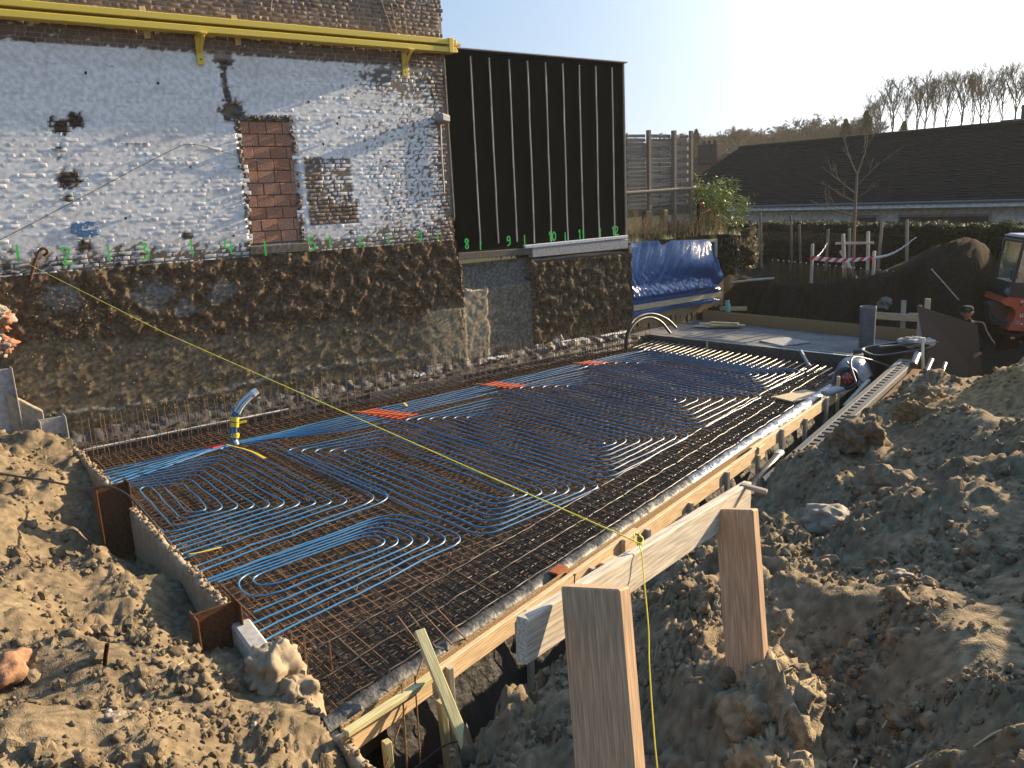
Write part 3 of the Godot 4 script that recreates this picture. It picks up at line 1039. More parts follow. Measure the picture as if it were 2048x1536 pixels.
# ---------------------------------------------------------------- the foundation wall laid bare below the gable
func build_foundation() -> void:
	var p := PackedVector3Array()
	var c := PackedColorArray()
	var nx := 560
	var ny := 120
	for j in ny:
		for i in nx:
			var x := 0.2 + 14.0 * i / (nx - 1)
			var ym := 3.02 - 0.5 * smoothstep(9.26, 9.3, x) - 0.14 * smoothstep(11.1, 11.3, x)
			var y := -0.45 + ym * j / (ny - 1)
			var q := n_mid.get_noise_2d(x * 1.3, y * 1.3)
			var f := n_fine.get_noise_2d(x * 0.35, y * 0.35)
			var g := n_fine.get_noise_2d(x * 1.1 + 7.0, y * 1.1)
			var rr := 1.0 - minf(1.0, 3.2 * absf(n_mid.get_noise_2d(x * 1.9 + 0.15 * g, y * 2.3 + 0.15 * g)))
			var cl := 0.35 * rr * rr + 0.12 * maxf(0.0, n_fine.get_noise_2d(x * 0.6, y * 0.6))
			var step := 1.6 + 0.12 * q - 0.26 * smoothstep(1.5, 5.0, x) - 0.3 * smoothstep(6.0, 8.9, x) + 0.3 * smoothstep(8.4, 8.6, x)
			var clay := smoothstep(step + 0.05, step - 0.08, y)
			var z := 0.0
			var col := Color(0.105, 0.072, 0.042)
			# old brick footing caked with earth above, smooth clay-smeared underpinning below
			z = 0.04 + 0.035 * q + 0.012 * f + 0.09 * cl * smoothstep(-0.35, 0.3, q + g * 0.4)
			col = col.lerp(Color(0.2, 0.145, 0.09), clampf(0.3 + q + 0.5 * f, 0.0, 1.0))
			if f < -0.25:
				col = col.lerp(Color(0.16, 0.085, 0.06), 0.7)
			for e in [[2.14, 2.2, 0.3], [3.45, 2.1, 0.36], [4.5, 2.08, 0.27], [3.9, 1.85, 0.2]]:
				var r := Vector2(x - e[0], (y - e[1]) * 1.25).length()
				if r < e[2] * (1.0 + 0.35 * q):
					var soft_ := smoothstep(1.0, 0.6, r / (e[2] * (1.0 + 0.35 * q)) + 0.25 * f)
					col = col.lerp(Color(0.25, 0.24, 0.22).lerp(Color(0.17, 0.15, 0.13), clampf(0.5 + f + 0.4 * sin(y * 88.0), 0.0, 1.0)), soft_)
					z = lerpf(z, 0.04 + 0.008 * f, soft_)
			var zc := 0.03 + 0.007 * q + 0.001 * f
			var cc := Color(0.15, 0.115, 0.072).lerp(Color(0.23, 0.185, 0.125), clampf(0.5 + n_mid.get_noise_2d(x * 0.8, y * 2.4), 0.0, 1.0))
			if cl > 0.2 and q > 0.2:
				zc += 0.05 * cl
				cc = Color(0.23, 0.16, 0.09)
			if absf(y - 0.42 - 0.06 * sin(x * 1.3) - 0.05 * q) < 0.03:
				zc += 0.01
				cc = Color(0.3, 0.26, 0.2)
			z = lerpf(z, zc, clay)
			col = col.lerp(cc, clay)
			var edge_n := 0.05 * q + 0.03 * f
			if x + edge_n > 9.36 and x < 11.13 + edge_n:
				if y > 1.55 + edge_n:
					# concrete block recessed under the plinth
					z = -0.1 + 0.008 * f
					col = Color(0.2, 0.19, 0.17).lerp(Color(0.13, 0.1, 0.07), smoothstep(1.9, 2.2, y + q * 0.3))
				elif x > 9.95 + edge_n:
					z = 0.02 + 0.002 * f
					col = Color(0.27, 0.235, 0.185).lerp(Color(0.2, 0.165, 0.12), clampf(0.5 + 1.5 * q, 0.0, 1.0))
				else:
					z = 0.035 + 0.003 * f + 0.008 * q
					col = Color(0.44, 0.36, 0.25)
			elif x + edge_n > 11.13:
				z = 0.05 + 0.05 * q + 0.014 * f + 0.1 * cl * smoothstep(-0.3, 0.3, q + g * 0.5)
				col = Color(0.1, 0.068, 0.042).lerp(Color(0.2, 0.14, 0.08), clampf(0.3 + q + g * 0.5, 0.0, 1.0))
			elif x > 8.0 and y < 1.2 and x + edge_n < 9.36:
				z = lerpf(z, 0.045 + 0.008 * q, smoothstep(8.0, 8.6, x))
				col = col.lerp(Color(0.42, 0.34, 0.22), smoothstep(8.0, 8.8, x) * 0.7)
			z += 0.003 * g * (1.0 - 0.8 * clay)
			p.append(Vector3(x, y, z))
			c.append(col)
	var fw := thing("foundation_wall", "bare foundation wall caked with earth below the gable, smeared clay and concrete at its foot", "wall", Vector3(7, -0.45, 0))
	var mb := MB.new()
	mb.sheet(nx, ny, p, c)
	commit(mb, "face", fw, M.caked)
	commit(slab_box(Vector3(7.1, 0.77, -0.42), Vector3(7.1, 1.18, 0.28), Color(0.15, 0.12, 0.09)), "core", fw, M.concrete)
	# earth and mortar lumps that still stick to it
	rng.seed = 21
	var meshes := [lump(81, 8, 5), lump(82, 8, 5), lump(83, 8, 5)]
	var ts := [[], [], []]
	var cs := [PackedColorArray(), PackedColorArray(), PackedColorArray()]
	for i in 9500:
		var x := rng.randf_range(1.2, 14.1)
		var y := rng.randf_range(0.05, 2.5 if x < 9.2 else 1.95)
		var q := n_mid.get_noise_2d(x * 1.3, y * 1.3)
		var low := y < 1.6 - 0.26 * smoothstep(1.5, 5.0, x) - 0.3 * smoothstep(6.0, 8.9, x)
		if x > 9.4 and x < 11.1 and rng.randf() < 0.985:
			continue
		if x < 9.4 and low and (q < 0.2 or rng.randf() < 0.5):
			continue
		if n_pat.get_noise_2d(x * 2.0, y * 2.0) + rng.randf_range(-0.4, 0.4) < -0.1:
			continue
		var s := rng.randf_range(0.01, 0.028) * (1.0 + 0.5 * q)
		var b := Basis.from_euler(Vector3(rng.randf() * 6.0, rng.randf() * 6.0, rng.randf() * 6.0)).scaled(Vector3(1, 1, 1) * s * Vector3(1.0, rng.randf_range(1.0, 1.8), 1.0).x)
		var cl := 0.3 * maxf(0.0, 1.0 - 3.2 * absf(n_mid.get_noise_2d(x * 1.9, y * 2.3)))
		var z := 0.04 + 0.035 * q + 0.1 * cl
		if x > 11.13:
			z = 0.05 + 0.05 * q + 0.08 * cl
		elif low:
			z = 0.05 + 0.035 * q
		ts[i % 3].append(Transform3D(b, Vector3(x, y, z + 0.01)))
		var col := Color(0.2, 0.135, 0.075).lerp(Color(0.34, 0.25, 0.15), rng.randf())
		if rng.randf() < 0.05:
			col = Color(0.4, 0.37, 0.33)
		cs[i % 3].append(col)
	for k in 3:
		many(meshes[k], M.caked, ts[k], cs[k], "stuck_earth", fw, Vector3(7, -0.45, 0))
	# lump of broken concrete and bricks at the left end
	var rub := thing("rubble_lump", "broken lump of concrete and red brick sticking out of the wall foot at far left", "rubble", Vector3(1.4, 1.5, 0.1))
	for i in 9:
		var s := rng.randf_range(0.2, 0.42)
		var at := Vector3(rng.randf_range(0.95, 1.55), rng.randf_range(1.55, 2.4), rng.randf_range(0.05, 0.16))
		var o := place(rock(120 + i, s, Color(0.3, 0.27, 0.23) if i % 3 else Color(0.34, 0.16, 0.1), 0.8, 0.4), "brick_piece" if i % 3 == 0 else "concrete_piece", rub, M.concrete, Transform3D(Basis.from_euler(Vector3(i, i * 2.0, 0)), at))
		o.name = o.name

# ---------------------------------------------------------------- the wall of the neighbour, clad with black sheeting
func build_black_wall() -> void:
	var w := thing("sheeted_wall", "tall wall covered in black sheeting held by nine thin upright laths", "wall", Vector3(11.7, 2.3, -0.2))
	var p := PackedVector3Array()
	var nx := 150
	var ny := 40
	var xs := [9.88, 10.34, 10.83, 11.31, 11.79, 12.27, 12.74, 13.23, 13.73]
	for j in ny:
		for i in nx:
			var x := 9.24 + 4.87 * i / (nx - 1)
			var y := 2.3 + 3.86 * j / (ny - 1)
			var near := 1.0
			for q in xs:
				near = minf(near, absf(x - q) / 0.2)
			p.append(Vector3(x, y, -0.045 + 0.004 * minf(near, 1.0) * (0.6 + n_mid.get_noise_2d(x * 1.2, y * 0.5))))
	var mb := MB.new()
	mb.sheet(nx, ny, p)
	commit(mb, "sheeting", w, M.black_sheet)
	commit(slab_box(Vector3(11.66, 4.2, -0.35), Vector3(2.44, 1.95, 0.25), Color(0.8, 0.8, 0.8)), "wall_body", w, M.black_sheet)
	rng.seed = 14
	for x in xs:
		var b := MB.new()
		var pts := []
		for i in 7:
			pts.append(Vector3(x + rng.randf_range(-0.006, 0.006), lerpf(2.42 if x < 10.9 else 2.36, 6.05, i / 6.0), -0.015))
		var c := curve(pts, 2)
		for i in c.size() - 1:
			var g := rng.randf_range(0.75, 1.15)
			b.bar(c[i], c[i + 1], 0.028, 0.02, 0.002, Color(0.52, 0.49, 0.43) * g, Vector3.RIGHT)
		commit(b, "lath", w, M.plastic)
	beam(Vector3(14.115, 2.33, -0.04), Vector3(14.1, 6.14, -0.04), 0.06, 0.04, "edge_lath", w, M.wood_old, 0.004, Vector3.RIGHT)
	beam(Vector3(9.24, 6.17, -0.1), Vector3(14.16, 6.17, -0.1), 0.3, 0.03, "coping", w, M.pvc_grey, 0.006)
	beam(Vector3(9.27, 3.0, 0.0), Vector3(9.25, 6.1, 0.0), 0.03, 0.03, "edge_trim", w, M.wood_old, 0.004, Vector3.RIGHT)
	beam(Vector3(11.0, 2.30, 0.0), Vector3(14.1, 2.315, 0.0), 0.1, 0.07, "sill_strip", w, M.concrete, 0.008, Vector3.UP, Color(0.62, 0.63, 0.66))
	beam(Vector3(9.24, 2.31, -0.02), Vector3(11.0, 2.3, -0.02), 0.05, 0.035, "sheet_hem", w, M.black_sheet, 0.006)
	beam(Vector3(9.3, 2.235, -0.07), Vector3(11.2, 2.2, -0.07), 0.18, 0.14, "plinth", w, M.concrete, 0.01, Vector3.UP, Color(0.14, 0.12, 0.1))
	beam(Vector3(11.2, 2.17, -0.04), Vector3(14.12, 2.15, -0.04), 0.16, 0.22, "plinth", w, M.concrete, 0.012, Vector3.UP, Color(0.36, 0.35, 0.34))
	marks(w, [["8", 9.53, 2.47, 0.0], ["|", 9.86, 2.4, -0.001], ["9", 10.59, 2.45, 0.0], ["|", 11.02, 2.45, 0.0], ["10", 11.73, 2.47, 0.0], ["|", 12.17, 2.44, 0.0], ["11", 12.6, 2.46, 0.0], ["|", 13.24, 2.46, 0.0], ["12", 13.65, 2.47, 0.0]], 0.19)

# ---------------------------------------------------------------- the slab pit: membrane, reinforcement, heating pipes
func tilt(x: float) -> float:
	return 0.263 * (x - 1.86)

func build_slab() -> void:
	rng.seed = 3
	# bottom of the pit under the reinforcement: crumpled black membrane with spilled earth
	var p := PackedVector3Array()
	var c := PackedColorArray()
	for j in 120:
		for i in 150:
			var x := 1.74 + 12.2 * i / 149.0
			var z := lerpf(0.02, edge(x) - 0.25, j / 119.0)
			var q := n_fine.get_noise_2d(x * 0.3, z * 0.3)
			var y := -0.3 + 0.015 * q
			if z < 0.75:
				y = lerpf(-0.3, -0.1 + 0.05 * n_mid.get_noise_2d(x * 1.5, 4.0), smoothstep(0.78, 0.6, z)) + 0.03 * n_mid.get_noise_2d(x * 2.0, z * 5.0)
			p.append(Vector3(x, y, z))
			var d := clampf(n_mid.get_noise_2d(x * 1.5, z * 1.5) + 0.35 * n_fine.get_noise_2d(x, z) + 0.1, 0.0, 0.8)
			c.append(Color(0.02, 0.018, 0.016).lerp(Color(0.13, 0.09, 0.055), d if z > 0.8 else d * 0.3))
	var mb := MB.new()
	mb.sheet(150, 120, p, c, true)
	var mem: StandardMaterial3D = M.plastic.duplicate()
	mem.resource_name = "membrane"
	mem.roughness = 0.6
	kind(commit(mb, "membrane", self, mem), "structure")
	# welded mats: bars across (z) and along (x), on two levels; every bar of the upper mat is a part
	var mat_ := thing("reinforcement_mat", "rusty steel reinforcement grid filling the whole slab pit under the blue pipes", "rebar", Vector3(8, -0.25, 4.5))
	var bars := 0
	var lower := MB.new()
	var x := 1.92
	while x < 13.7:
		for lv in 2:
			var pts := PackedVector3Array()
			var z0 := rng.randf_range(0.95, 1.25)
			var z1 := edge(x) - 0.47 - rng.randf_range(0.0, 0.08)
			var sx := rng.randf_range(-0.012, 0.012)
			for k in 13:
				var t := k / 12.0
				pts.append(Vector3(x + sx * sin(t * 3.0) + 0.05 * lv, -0.018 - 0.16 * lv + rng.randf_range(-0.005, 0.005), lerpf(z0, z1, t)))
			if lv == 0:
				var one := MB.new()
				one.tube(pts, 0.0052, 5, Color.WHITE * rng.randf_range(0.6, 1.15))
				commit(one, "bar", mat_, M.rebar)
				bars += 1
			else:
				lower.tube(pts, 0.0055, 4, Color.WHITE * rng.randf_range(0.5, 1.0))
		x += 0.125
	var z := 1.05
	while z < 9.0:
		for lv in 2:
			# a bar ends where the skew edge cuts it
			var x1 := minf(13.55, 1.86 + (9.45 - 0.5 - z) / 0.263)
			if x1 < 2.4:
				continue
			var pts := PackedVector3Array()
			var m := int((x1 - 1.85) * 2.0) + 2
			for k in m:
				var t := float(k) / (m - 1)
				pts.append(Vector3(lerpf(1.85, x1, t), -0.028 - 0.16 * lv + rng.randf_range(-0.006, 0.006), z + 0.07 * lv + rng.randf_range(-0.004, 0.004)))
			if lv == 0:
				var one := MB.new()
				one.tube(pts, 0.0052, 5, Color.WHITE * rng.randf_range(0.6, 1.15))
				commit(one, "bar", mat_, M.rebar)
				bars += 1
			else:
				lower.tube(pts, 0.0055, 4, Color.WHITE * rng.randf_range(0.5, 1.0))
		z += 0.125
	kind(commit(lower, "lower_bars", mat_, M.rebar), "stuff")
	# small wire spacers and offcuts between the two mats
	var bits := MB.new()
	for i in 2600:
		var bx := rng.randf_range(1.95, 13.4)
		var bz := rng.randf_range(1.1, edge(bx) - 0.55)
		var by := rng.randf_range(-0.16, -0.04)
		var an := rng.randf() * TAU
		var l := rng.randf_range(0.03, 0.09)
		bits.tube(PackedVector3Array([Vector3(bx, by, bz), Vector3(bx + cos(an) * l, by + rng.randf_range(-0.05, 0.05), bz + sin(an) * l)]), 0.004, 3, Color(1.3, 1.1, 0.85) * rng.randf_range(0.5, 1.3), -1.0, false)
	kind(commit(bits, "wire_ties", mat_, M.rebar), "stuff")
	# edge beam: ribbed dark bars along the skew edge with stirrups under them
	var eb := thing("edge_beam_cage", "dark ribbed steel bars and stirrups running along the formwork edge", "rebar", Vector3(8, -0.3, 7.4))
	for k in 5:
		var pts := PackedVector3Array()
		var off: float = [0.4, 0.56, 0.74, 0.92, 1.12][k]
		var steps := 760
		for i in steps:
			var px := lerpf(2.0, 13.3 + 0.12 * k, float(i) / (steps - 1))
			pts.append(Vector3(px, 0.0 + 0.012 * n_mid.get_noise_2d(px, k * 3.0) - 0.02 * (k % 2), edge(px) - off + 0.01 * n_mid.get_noise_2d(px * 0.8, k * 9.0)))
		var one := MB.new()
		one.tube(pts, 0.0085, 5, Color.WHITE, -1.0, true, 0.28)
		commit(one, "ribbed_bar", eb, M.steel_dark)
	for k in 108:
		var px := 1.98 + k * 0.105
		var pts := PackedVector3Array()
		for i in 22:
			pts.append(Vector3(px + 0.006 * sin(k * 7.0), -0.008 + 0.004 * (k % 3), lerpf(edge(px) - 0.33 - 0.03 * (k % 4), edge(px) - 1.05 - 0.2 * ((k * 7) % 5) / 5.0, i / 21.0)))
		var one := MB.new()
		one.tube(pts, 0.0065, 5, Color(0.9, 0.9, 0.9), -1.0, true, 0.25)
		commit(one, "tie_bar", eb, M.steel_dark)
	for k in 54:
		var px := 2.0 + k * 0.21
		var za := edge(px) - 0.36
		var zb := edge(px) - 0.95
		var one := MB.new()
		one.tube(PackedVector3Array([Vector3(px, -0.02, zb), Vector3(px, -0.26, zb), Vector3(px, -0.26, za), Vector3(px, -0.02, za)]), 0.005, 4)
		commit(one, "stirrup", eb, M.steel_dark)
	# bars that stick out at the far end, parallel to the skew edge
	var fe := thing("end_bars", "row of pale straight bar ends fanning across the far end of the reinforcement", "rebar", Vector3(13.4, -0.1, 3.5))
	for k in 34:
		var za := 1.15 + k * 0.15
		var l := 0.9 if k < 24 else 0.6
		var one := MB.new()
		var xe := 13.75 + 0.02 * (k % 3) - 0.004 * k
		one.tube(PackedVector3Array([Vector3(xe - l, 0.0, za + 0.263 * l * 0.9), Vector3(xe, 0.012, za)]), 0.011, 6, Color(0.42, 0.36, 0.26))
		commit(one, "bar", fe, M.plastic)

func starter_bars() -> void:
	rng.seed = 8
	var sb := thing("starter_mesh", "upright grid of thin starter bars standing in a row at the foot of the wall", "rebar", Vector3(8, -0.2, 0.9))
	var x := 2.0
	var k := 0
	while x < 13.8:
		for row in 2:
			var z := 0.86 + 0.17 * row
			var h := 0.52 + 0.04 * sin(x * 0.7) + rng.randf_range(-0.03, 0.03) - 0.03 * row
			var one := MB.new()
			var lean := rng.randf_range(-0.012, 0.012)
			one.tube(PackedVector3Array([Vector3(x + 0.06 * row, -0.2, z), Vector3(x + 0.06 * row + lean, h, z + rng.randf_range(-0.012, 0.012))]), 0.006, 5, Color(0.75, 0.8, 0.85) * rng.randf_range(0.7, 1.1))
			commit(one, "upright", sb, M.rebar)
		x += 0.15
		k += 1
	for q in [[0.30, 0.85], [0.16, 1.04], [0.04, 0.86]]:
		var one := MB.new()
		var pts := PackedVector3Array()
		for i in 40:
			pts.append(Vector3(1.95 + 11.9 * i / 39.0, q[0] + rng.randf_range(-0.006, 0.006), q[1]))
		one.tube(pts, 0.006, 5, Color(0.75, 0.8, 0.85))
		commit(one, "rail", sb, M.rebar)
	# short stubs that point out from the mat towards the wall
	for i in 76:
		var sx := 2.05 + i * 0.155
		var one := MB.new()
		one.tube(PackedVector3Array([Vector3(sx, 0.0, 1.55), Vector3(sx - 0.02, 0.04, 1.02 + 0.05 * (i % 3))]), 0.0055, 5, Color(1.2, 1.15, 1.1))
		commit(one, "stub", sb, M.steel_dark)
	# upstand boards along the wall with their pale top edge, and the black foil over the blinding
	var up := thing("wall_upstand", "low black upstand along the wall side with a pale batten on its left end", "formwork", Vector3(4, -0.3, 0.74))
	beam(Vector3(1.9, -0.14, 0.74), Vector3(13.7, -0.14, 0.74), 0.03, 0.27, "board", up, M.foil, 0.004)
	var rod := MB.new()
	rod.tube(PackedVector3Array([Vector3(1.98, 0.012, 0.76), Vector3(3.5, 0.018, 0.76), Vector3(5.15, 0.012, 0.76)]), 0.021, 8, Color(0.72, 0.69, 0.6))
	commit(rod, "batten", up, M.plastic)
	beam(Vector3(6.7, 0.005, 0.75), Vector3(8.75, 0.005, 0.75), 0.025, 0.025, "top_edge", up, M.wood_old, 0.003, Vector3.UP, Color(1.5, 1.4, 1.2))
	beam(Vector3(6.7, -0.1, 0.765), Vector3(8.75, -0.1, 0.765), 0.018, 0.18, "inner_board", up, M.wood_old, 0.003)
	var p := PackedVector3Array()
	for j in 14:
		for i in 240:
			var fx := 1.9 + 12.0 * i / 239.0
			var t := j / 13.0
			var n := n_mid.get_noise_2d(fx * 1.6, t * 2.0)
			var y := 0.02 + 0.07 * n + 0.13 * smoothstep(0.35, 0.0, t) + 0.03 * n_fine.get_noise_2d(fx * 0.4, t * 2.0)
			if t > 0.8:
				y = lerpf(y, -0.12, (t - 0.8) * 5.0)
			p.append(Vector3(fx, y, lerpf(0.09, 0.8 if fx > 5.0 else 0.7, t) + 0.02 * n))
	var mb := MB.new()
	mb.sheet(240, 14, p, PackedColorArray(), true)
	tag(commit(mb, "black_foil", self, M.foil), "crumpled black foil strip between the foundation wall and the starter bars", "foil")
	# scraps of pale plastic and a small bracket lying on it
	var scraps := [[9.9, 0.1, 0.4, 0.5, "white plastic scrap on the foil in front of the sunlit clay"], [12.0, 0.16, 0.4, 0.7, "pale torn sheet lying on the foil near the black conduits"], [13.2, 0.16, 0.5, 0.9, "long pale sheet piece at the far end of the foil"], [7.9, 0.08, 0.5, 0.25, "small white scrap on the foil behind the first orange sleeves"]]
	for s in scraps:
		var q := PackedVector3Array()
		for j in 6:
			for i in 12:
				q.append(Vector3(s[0] + s[3] * (i / 11.0 - 0.5), s[1] + 0.05 * n_fine.get_noise_2d(i * 1.7 + s[0] * 9.0, j * 2.0) + 0.03, s[2] + 0.16 * (j / 5.0 - 0.5) + 0.04 * n_fine.get_noise_2d(i * 1.2, 8.0)))
		var m2 := MB.new()
		m2.sheet(12, 6, q, PackedColorArray([Color(0.62, 0.62, 0.6)]), true)
		tag(commit(m2, "plastic_scrap", self, M.plastic), s[4], "scrap")
	var br := MB.new()
	br.box(Transform3D(Basis(Vector3.BACK, 0.3), Vector3(11.55, 0.24, 0.3)), Vector3(0.05, 0.02, 0.06), 0.005, Color(0.75, 0.74, 0.7))
	br.box(Transform3D(Basis(Vector3.BACK, -0.9), Vector3(11.6, 0.17, 0.3)), Vector3(0.09, 0.018, 0.05), 0.005, Color(0.75, 0.74, 0.7))
	br.tube(PackedVector3Array([Vector3(11.7, 0.34, 0.3), Vector3(11.8, 0.05, 0.42)]), 0.008, 5, Color(0.8, 0.8, 0.8))
	tag(commit(br, "white_bracket", self, M.plastic), "bent white plastic bracket standing on the foil", "bracket")
	# two black conduits that arch out of the slab
	var n := 0
	for q in [[[Vector3(12.68, -0.1, 1.35), Vector3(12.75, 0.25, 1.3), Vector3(13.1, 0.5, 1.2), Vector3(13.6, 0.56, 1.12), Vector3(14.0, 0.42, 1.12), Vector3(14.25, 0.12, 1.2)], "front black conduit arching out of the slab below the tarpaulin"], [[Vector3(12.72, -0.1, 1.25), Vector3(12.85, 0.3, 1.2), Vector3(13.25, 0.56, 1.05), Vector3(13.85, 0.6, 0.98), Vector3(14.35, 0.42, 1.0), Vector3(14.62, 0.18, 1.05)], "rear black conduit arching out of the slab below the tarpaulin"]]:
		var cb := MB.new()
		cb.tube(curve(q[0], 8), 0.03, 8, Color(0.02, 0.02, 0.02))
		tag(commit(cb, "conduit", self, M.plastic), q[1], "conduit")
		n += 1

# ---------------------------------------------------------------- heating pipes
func fillet(pts: Array, r: float) -> PackedVector2Array:
	var out := PackedVector2Array()
	out.append(pts[0])
	for i in range(1, pts.size() - 1):
		var a: Vector2 = pts[i - 1]
		var b: Vector2 = pts[i]
		var d: Vector2 = pts[i + 1]
		var la := minf(r, a.distance_to(b) * 0.48)
		var lb := minf(r, b.distance_to(d) * 0.48)
		var s := b + (a - b).normalized() * la
		var e := b + (d - b).normalized() * lb
		for k in 9:
			var t := k / 8.0
			out.append(s.lerp(b, t).lerp(b.lerp(e, t), t))
	out.append(pts[pts.size() - 1])
	return out

func lay(pts: Array, r: float, seed_: int) -> PackedVector3Array:
	var f := fillet(pts, r)
	var out := PackedVector3Array()
	var run := 0.0
	for i in f.size():
		var steps := 1
		if i + 1 < f.size():
			steps = maxi(1, int(f[i].distance_to(f[i + 1]) / 0.16))
		for k in steps:
			var q := f[i] if i + 1 >= f.size() else f[i].lerp(f[i + 1], float(k) / steps)
			var w := Vector2(n_mid.get_noise_2d(q.x * 0.55, q.y * 0.55 + seed_), n_mid.get_noise_2d(q.x * 0.55 + 50.0, q.y * 0.55 + seed_)) * 0.024
			q += w
			out.append(Vector3(maxf(q.x, 1.9), 0.006 + 0.004 * n_fine.get_noise_2d(q.x * 0.3, q.y * 0.3 + seed_), q.y))
	return out

# a bifilar spiral: the flow runs inwards on the even rings, the return on the odd ones
func loop(label: String, outer: Array, inner: Array, n: int, feed: Array, r: float, pow_ := 1.0) -> void:
	var o := thing("heating_pipe_loop", label, "pipe", Vector3((outer[0].x + outer[2].x) / 2.0, 0, (outer[0].y + outer[2].y) / 2.0), "blue heating pipe circuits")
	for way in 2:
		var pts := []
		for q in feed[way]:
			pts.append(q)
		var k := way
		while k < n:
			var t := pow(float(k) / (n - 1), pow_)
			var t2 := pow(float(mini(k + 2, n - 1)) / (n - 1), pow_)
			# top right, bottom right, bottom left, top left, then on to the next ring
			for cn in [3, 2, 1, 0]:
				pts.append((outer[cn] as Vector2).lerp(inner[cn], t if cn != 0 else lerpf(t, t2, 0.0)))
			k += 2
		var mb := MB.new()
		var line := lay(pts, r, way * 3)
		mb.tube(line, 0.0098, 7)
		commit(mb, "flow_pipe" if way == 0 else "return_pipe", o, M.pipe_blue)

func build_pipes() -> void:
	var man := Vector2(3.76, 2.06)
	# the feeds of the four large circuits run side by side along the wall
	var zl := func(j: int, x: float) -> float: return 1.93 + 0.118 * j - 0.03 * (x - 5.0)
	var quads := [
		[[Vector2(4.12, 2.98), Vector2(4.4, 7.4), Vector2(6.32, 7.2), Vector2(6.1, 2.75)], [Vector2(4.98, 3.85), Vector2(5.15, 6.72), Vector2(5.42, 6.72), Vector2(5.3, 3.8)], 7, [7, 6], 0.26],
		[[Vector2(6.12, 2.82), Vector2(6.48, 7.05), Vector2(8.62, 6.6), Vector2(8.45, 2.4)], [Vector2(7.2, 3.62), Vector2(7.36, 6.0), Vector2(7.56, 6.0), Vector2(7.42, 3.6)], 8, [5, 4], 0.26],
		[[Vector2(8.52, 2.36), Vector2(8.85, 6.5), Vector2(11.08, 6.0), Vector2(10.95, 1.98)], [Vector2(9.68, 3.2), Vector2(9.82, 5.15), Vector2(10.02, 5.1), Vector2(9.9, 3.18)], 8, [3, 2], 0.26],
		[[Vector2(11.0, 1.92), Vector2(11.3, 5.85), Vector2(13.1, 5.48), Vector2(12.95, 1.66)], [Vector2(11.95, 2.8), Vector2(12.08, 4.9), Vector2(12.34, 4.86), Vector2(12.2, 2.78)], 7, [1, 0], 0.26]]
	var names := ["blue pipe circuit right of the riser, first of the four large spirals", "second large blue pipe spiral, between the first and second pair of orange sleeves", "third large blue pipe spiral, in front of the farthest orange sleeves", "farthest blue pipe spiral, beside the black end upstand"]
	for i in 4:
		var q = quads[i]
		var feeds := []
		for w in 2:
			var j: int = q[3][w]
			var x1: float = q[0][3].x - 0.14 * w - 0.25
			feeds.append([man + Vector2(0.0, -0.03 + 0.012 * j), man + Vector2(0.5, -0.03 + 0.03 * j), Vector2(5.25, zl.call(j, 5.25)), Vector2(x1, zl.call(j, x1))])
		loop(names[i], q[0], q[1], q[2], feeds, 0.24)
	loop("blue pipe circuit left of the riser with a small dog-bone centre", [Vector2(1.2, 2.2), Vector2(1.2, 5.85), Vector2(3.9, 5.5), Vector2(3.72, 2.32)], [Vector2(2.42, 3.38), Vector2(2.36, 4.52), Vector2(2.58, 4.56), Vector2(2.64, 3.34)], 10, [[man, Vector2(3.5, 2.1)], [man + Vector2(0, 0.05), Vector2(3.45, 2.2)]], 0.16)
	# the nearest circuit: long flat ovals that run out behind the retaining wall on the left
	var near := thing("heating_pipe_loop", "nearest blue pipe circuit, long flat ovals by the retaining wall", "pipe", Vector3(3.1, 0, 7.0), "blue heating pipe circuits")
	for k in 6:
		var t := k / 5.0
		var tl := Vector2(1.7, 6.36).lerp(Vector2(2.24, 6.64), t)
		var tr := Vector2(4.1, 6.14).lerp(Vector2(3.6, 6.5), t)
		var br := Vector2(4.3, 7.32).lerp(Vector2(3.68, 6.86), t)
		var bl := Vector2(1.7, 7.9).lerp(Vector2(2.3, 6.95), t)
		if k == 0:
			tl = Vector2(1.7, 6.42)
		if k == 4:
			tl.x = 2.1
			bl.x = 2.14
		var pts := [tl, tr, br, bl] if k < 4 else [tl.lerp(tr, 0.3), tr, br, bl, tl, tl.lerp(tr, 0.31)]
		var mb := MB.new()
		mb.tube(lay(pts, 0.3, 5), 0.0098, 7)
		commit(mb, "pipe", near, M.pipe_blue)
	var pair := thing("heating_feed_pipes", "two blue pipes curving from the riser round the left circuit to the retaining wall", "pipe", Vector3(3.5, 0, 4.5))
	for k in 2:
		var o := 0.15 * k
		var mb := MB.new()
		mb.tube(lay([man + Vector2(0.06 + 0.03 * k, 0.04), Vector2(4.0 + o, 2.5 - 0.5 * o), Vector2(4.2 + o, 5.7 + 0.5 * o), Vector2(3.2, 5.84 + 0.7 * o), Vector2(1.75, 6.06 + o)], 0.3, 5), 0.0098, 7)
		commit(mb, "pipe", pair, M.pipe_blue)
	# feeds that run left along the wall
	var left := thing("heating_feed_pipes", "bundle of blue feed pipes running left along the wall from the riser", "pipe", Vector3(2.7, 0, 2.3))
	for j in 6:
		var mb := MB.new()
		mb.tube(lay([man + Vector2(-0.05, 0.01 * j), Vector2(3.3, 1.98 + 0.05 * j), Vector2(2.7, 2.02 + 0.09 * j), Vector2(1.85, 2.04 + 0.15 * j)], 0.3, j), 0.0098, 7)
		commit(mb, "pipe", left, M.pipe_blue)
	# the riser: a bound sheaf of pipe ends rising out of the slab and leaning right
	var ri := thing("pipe_riser", "sheaf of blue pipes rising from the slab, bound with yellow tape and grey wrap", "pipe", Vector3(man.x, 0, man.y))
	rng.seed = 12
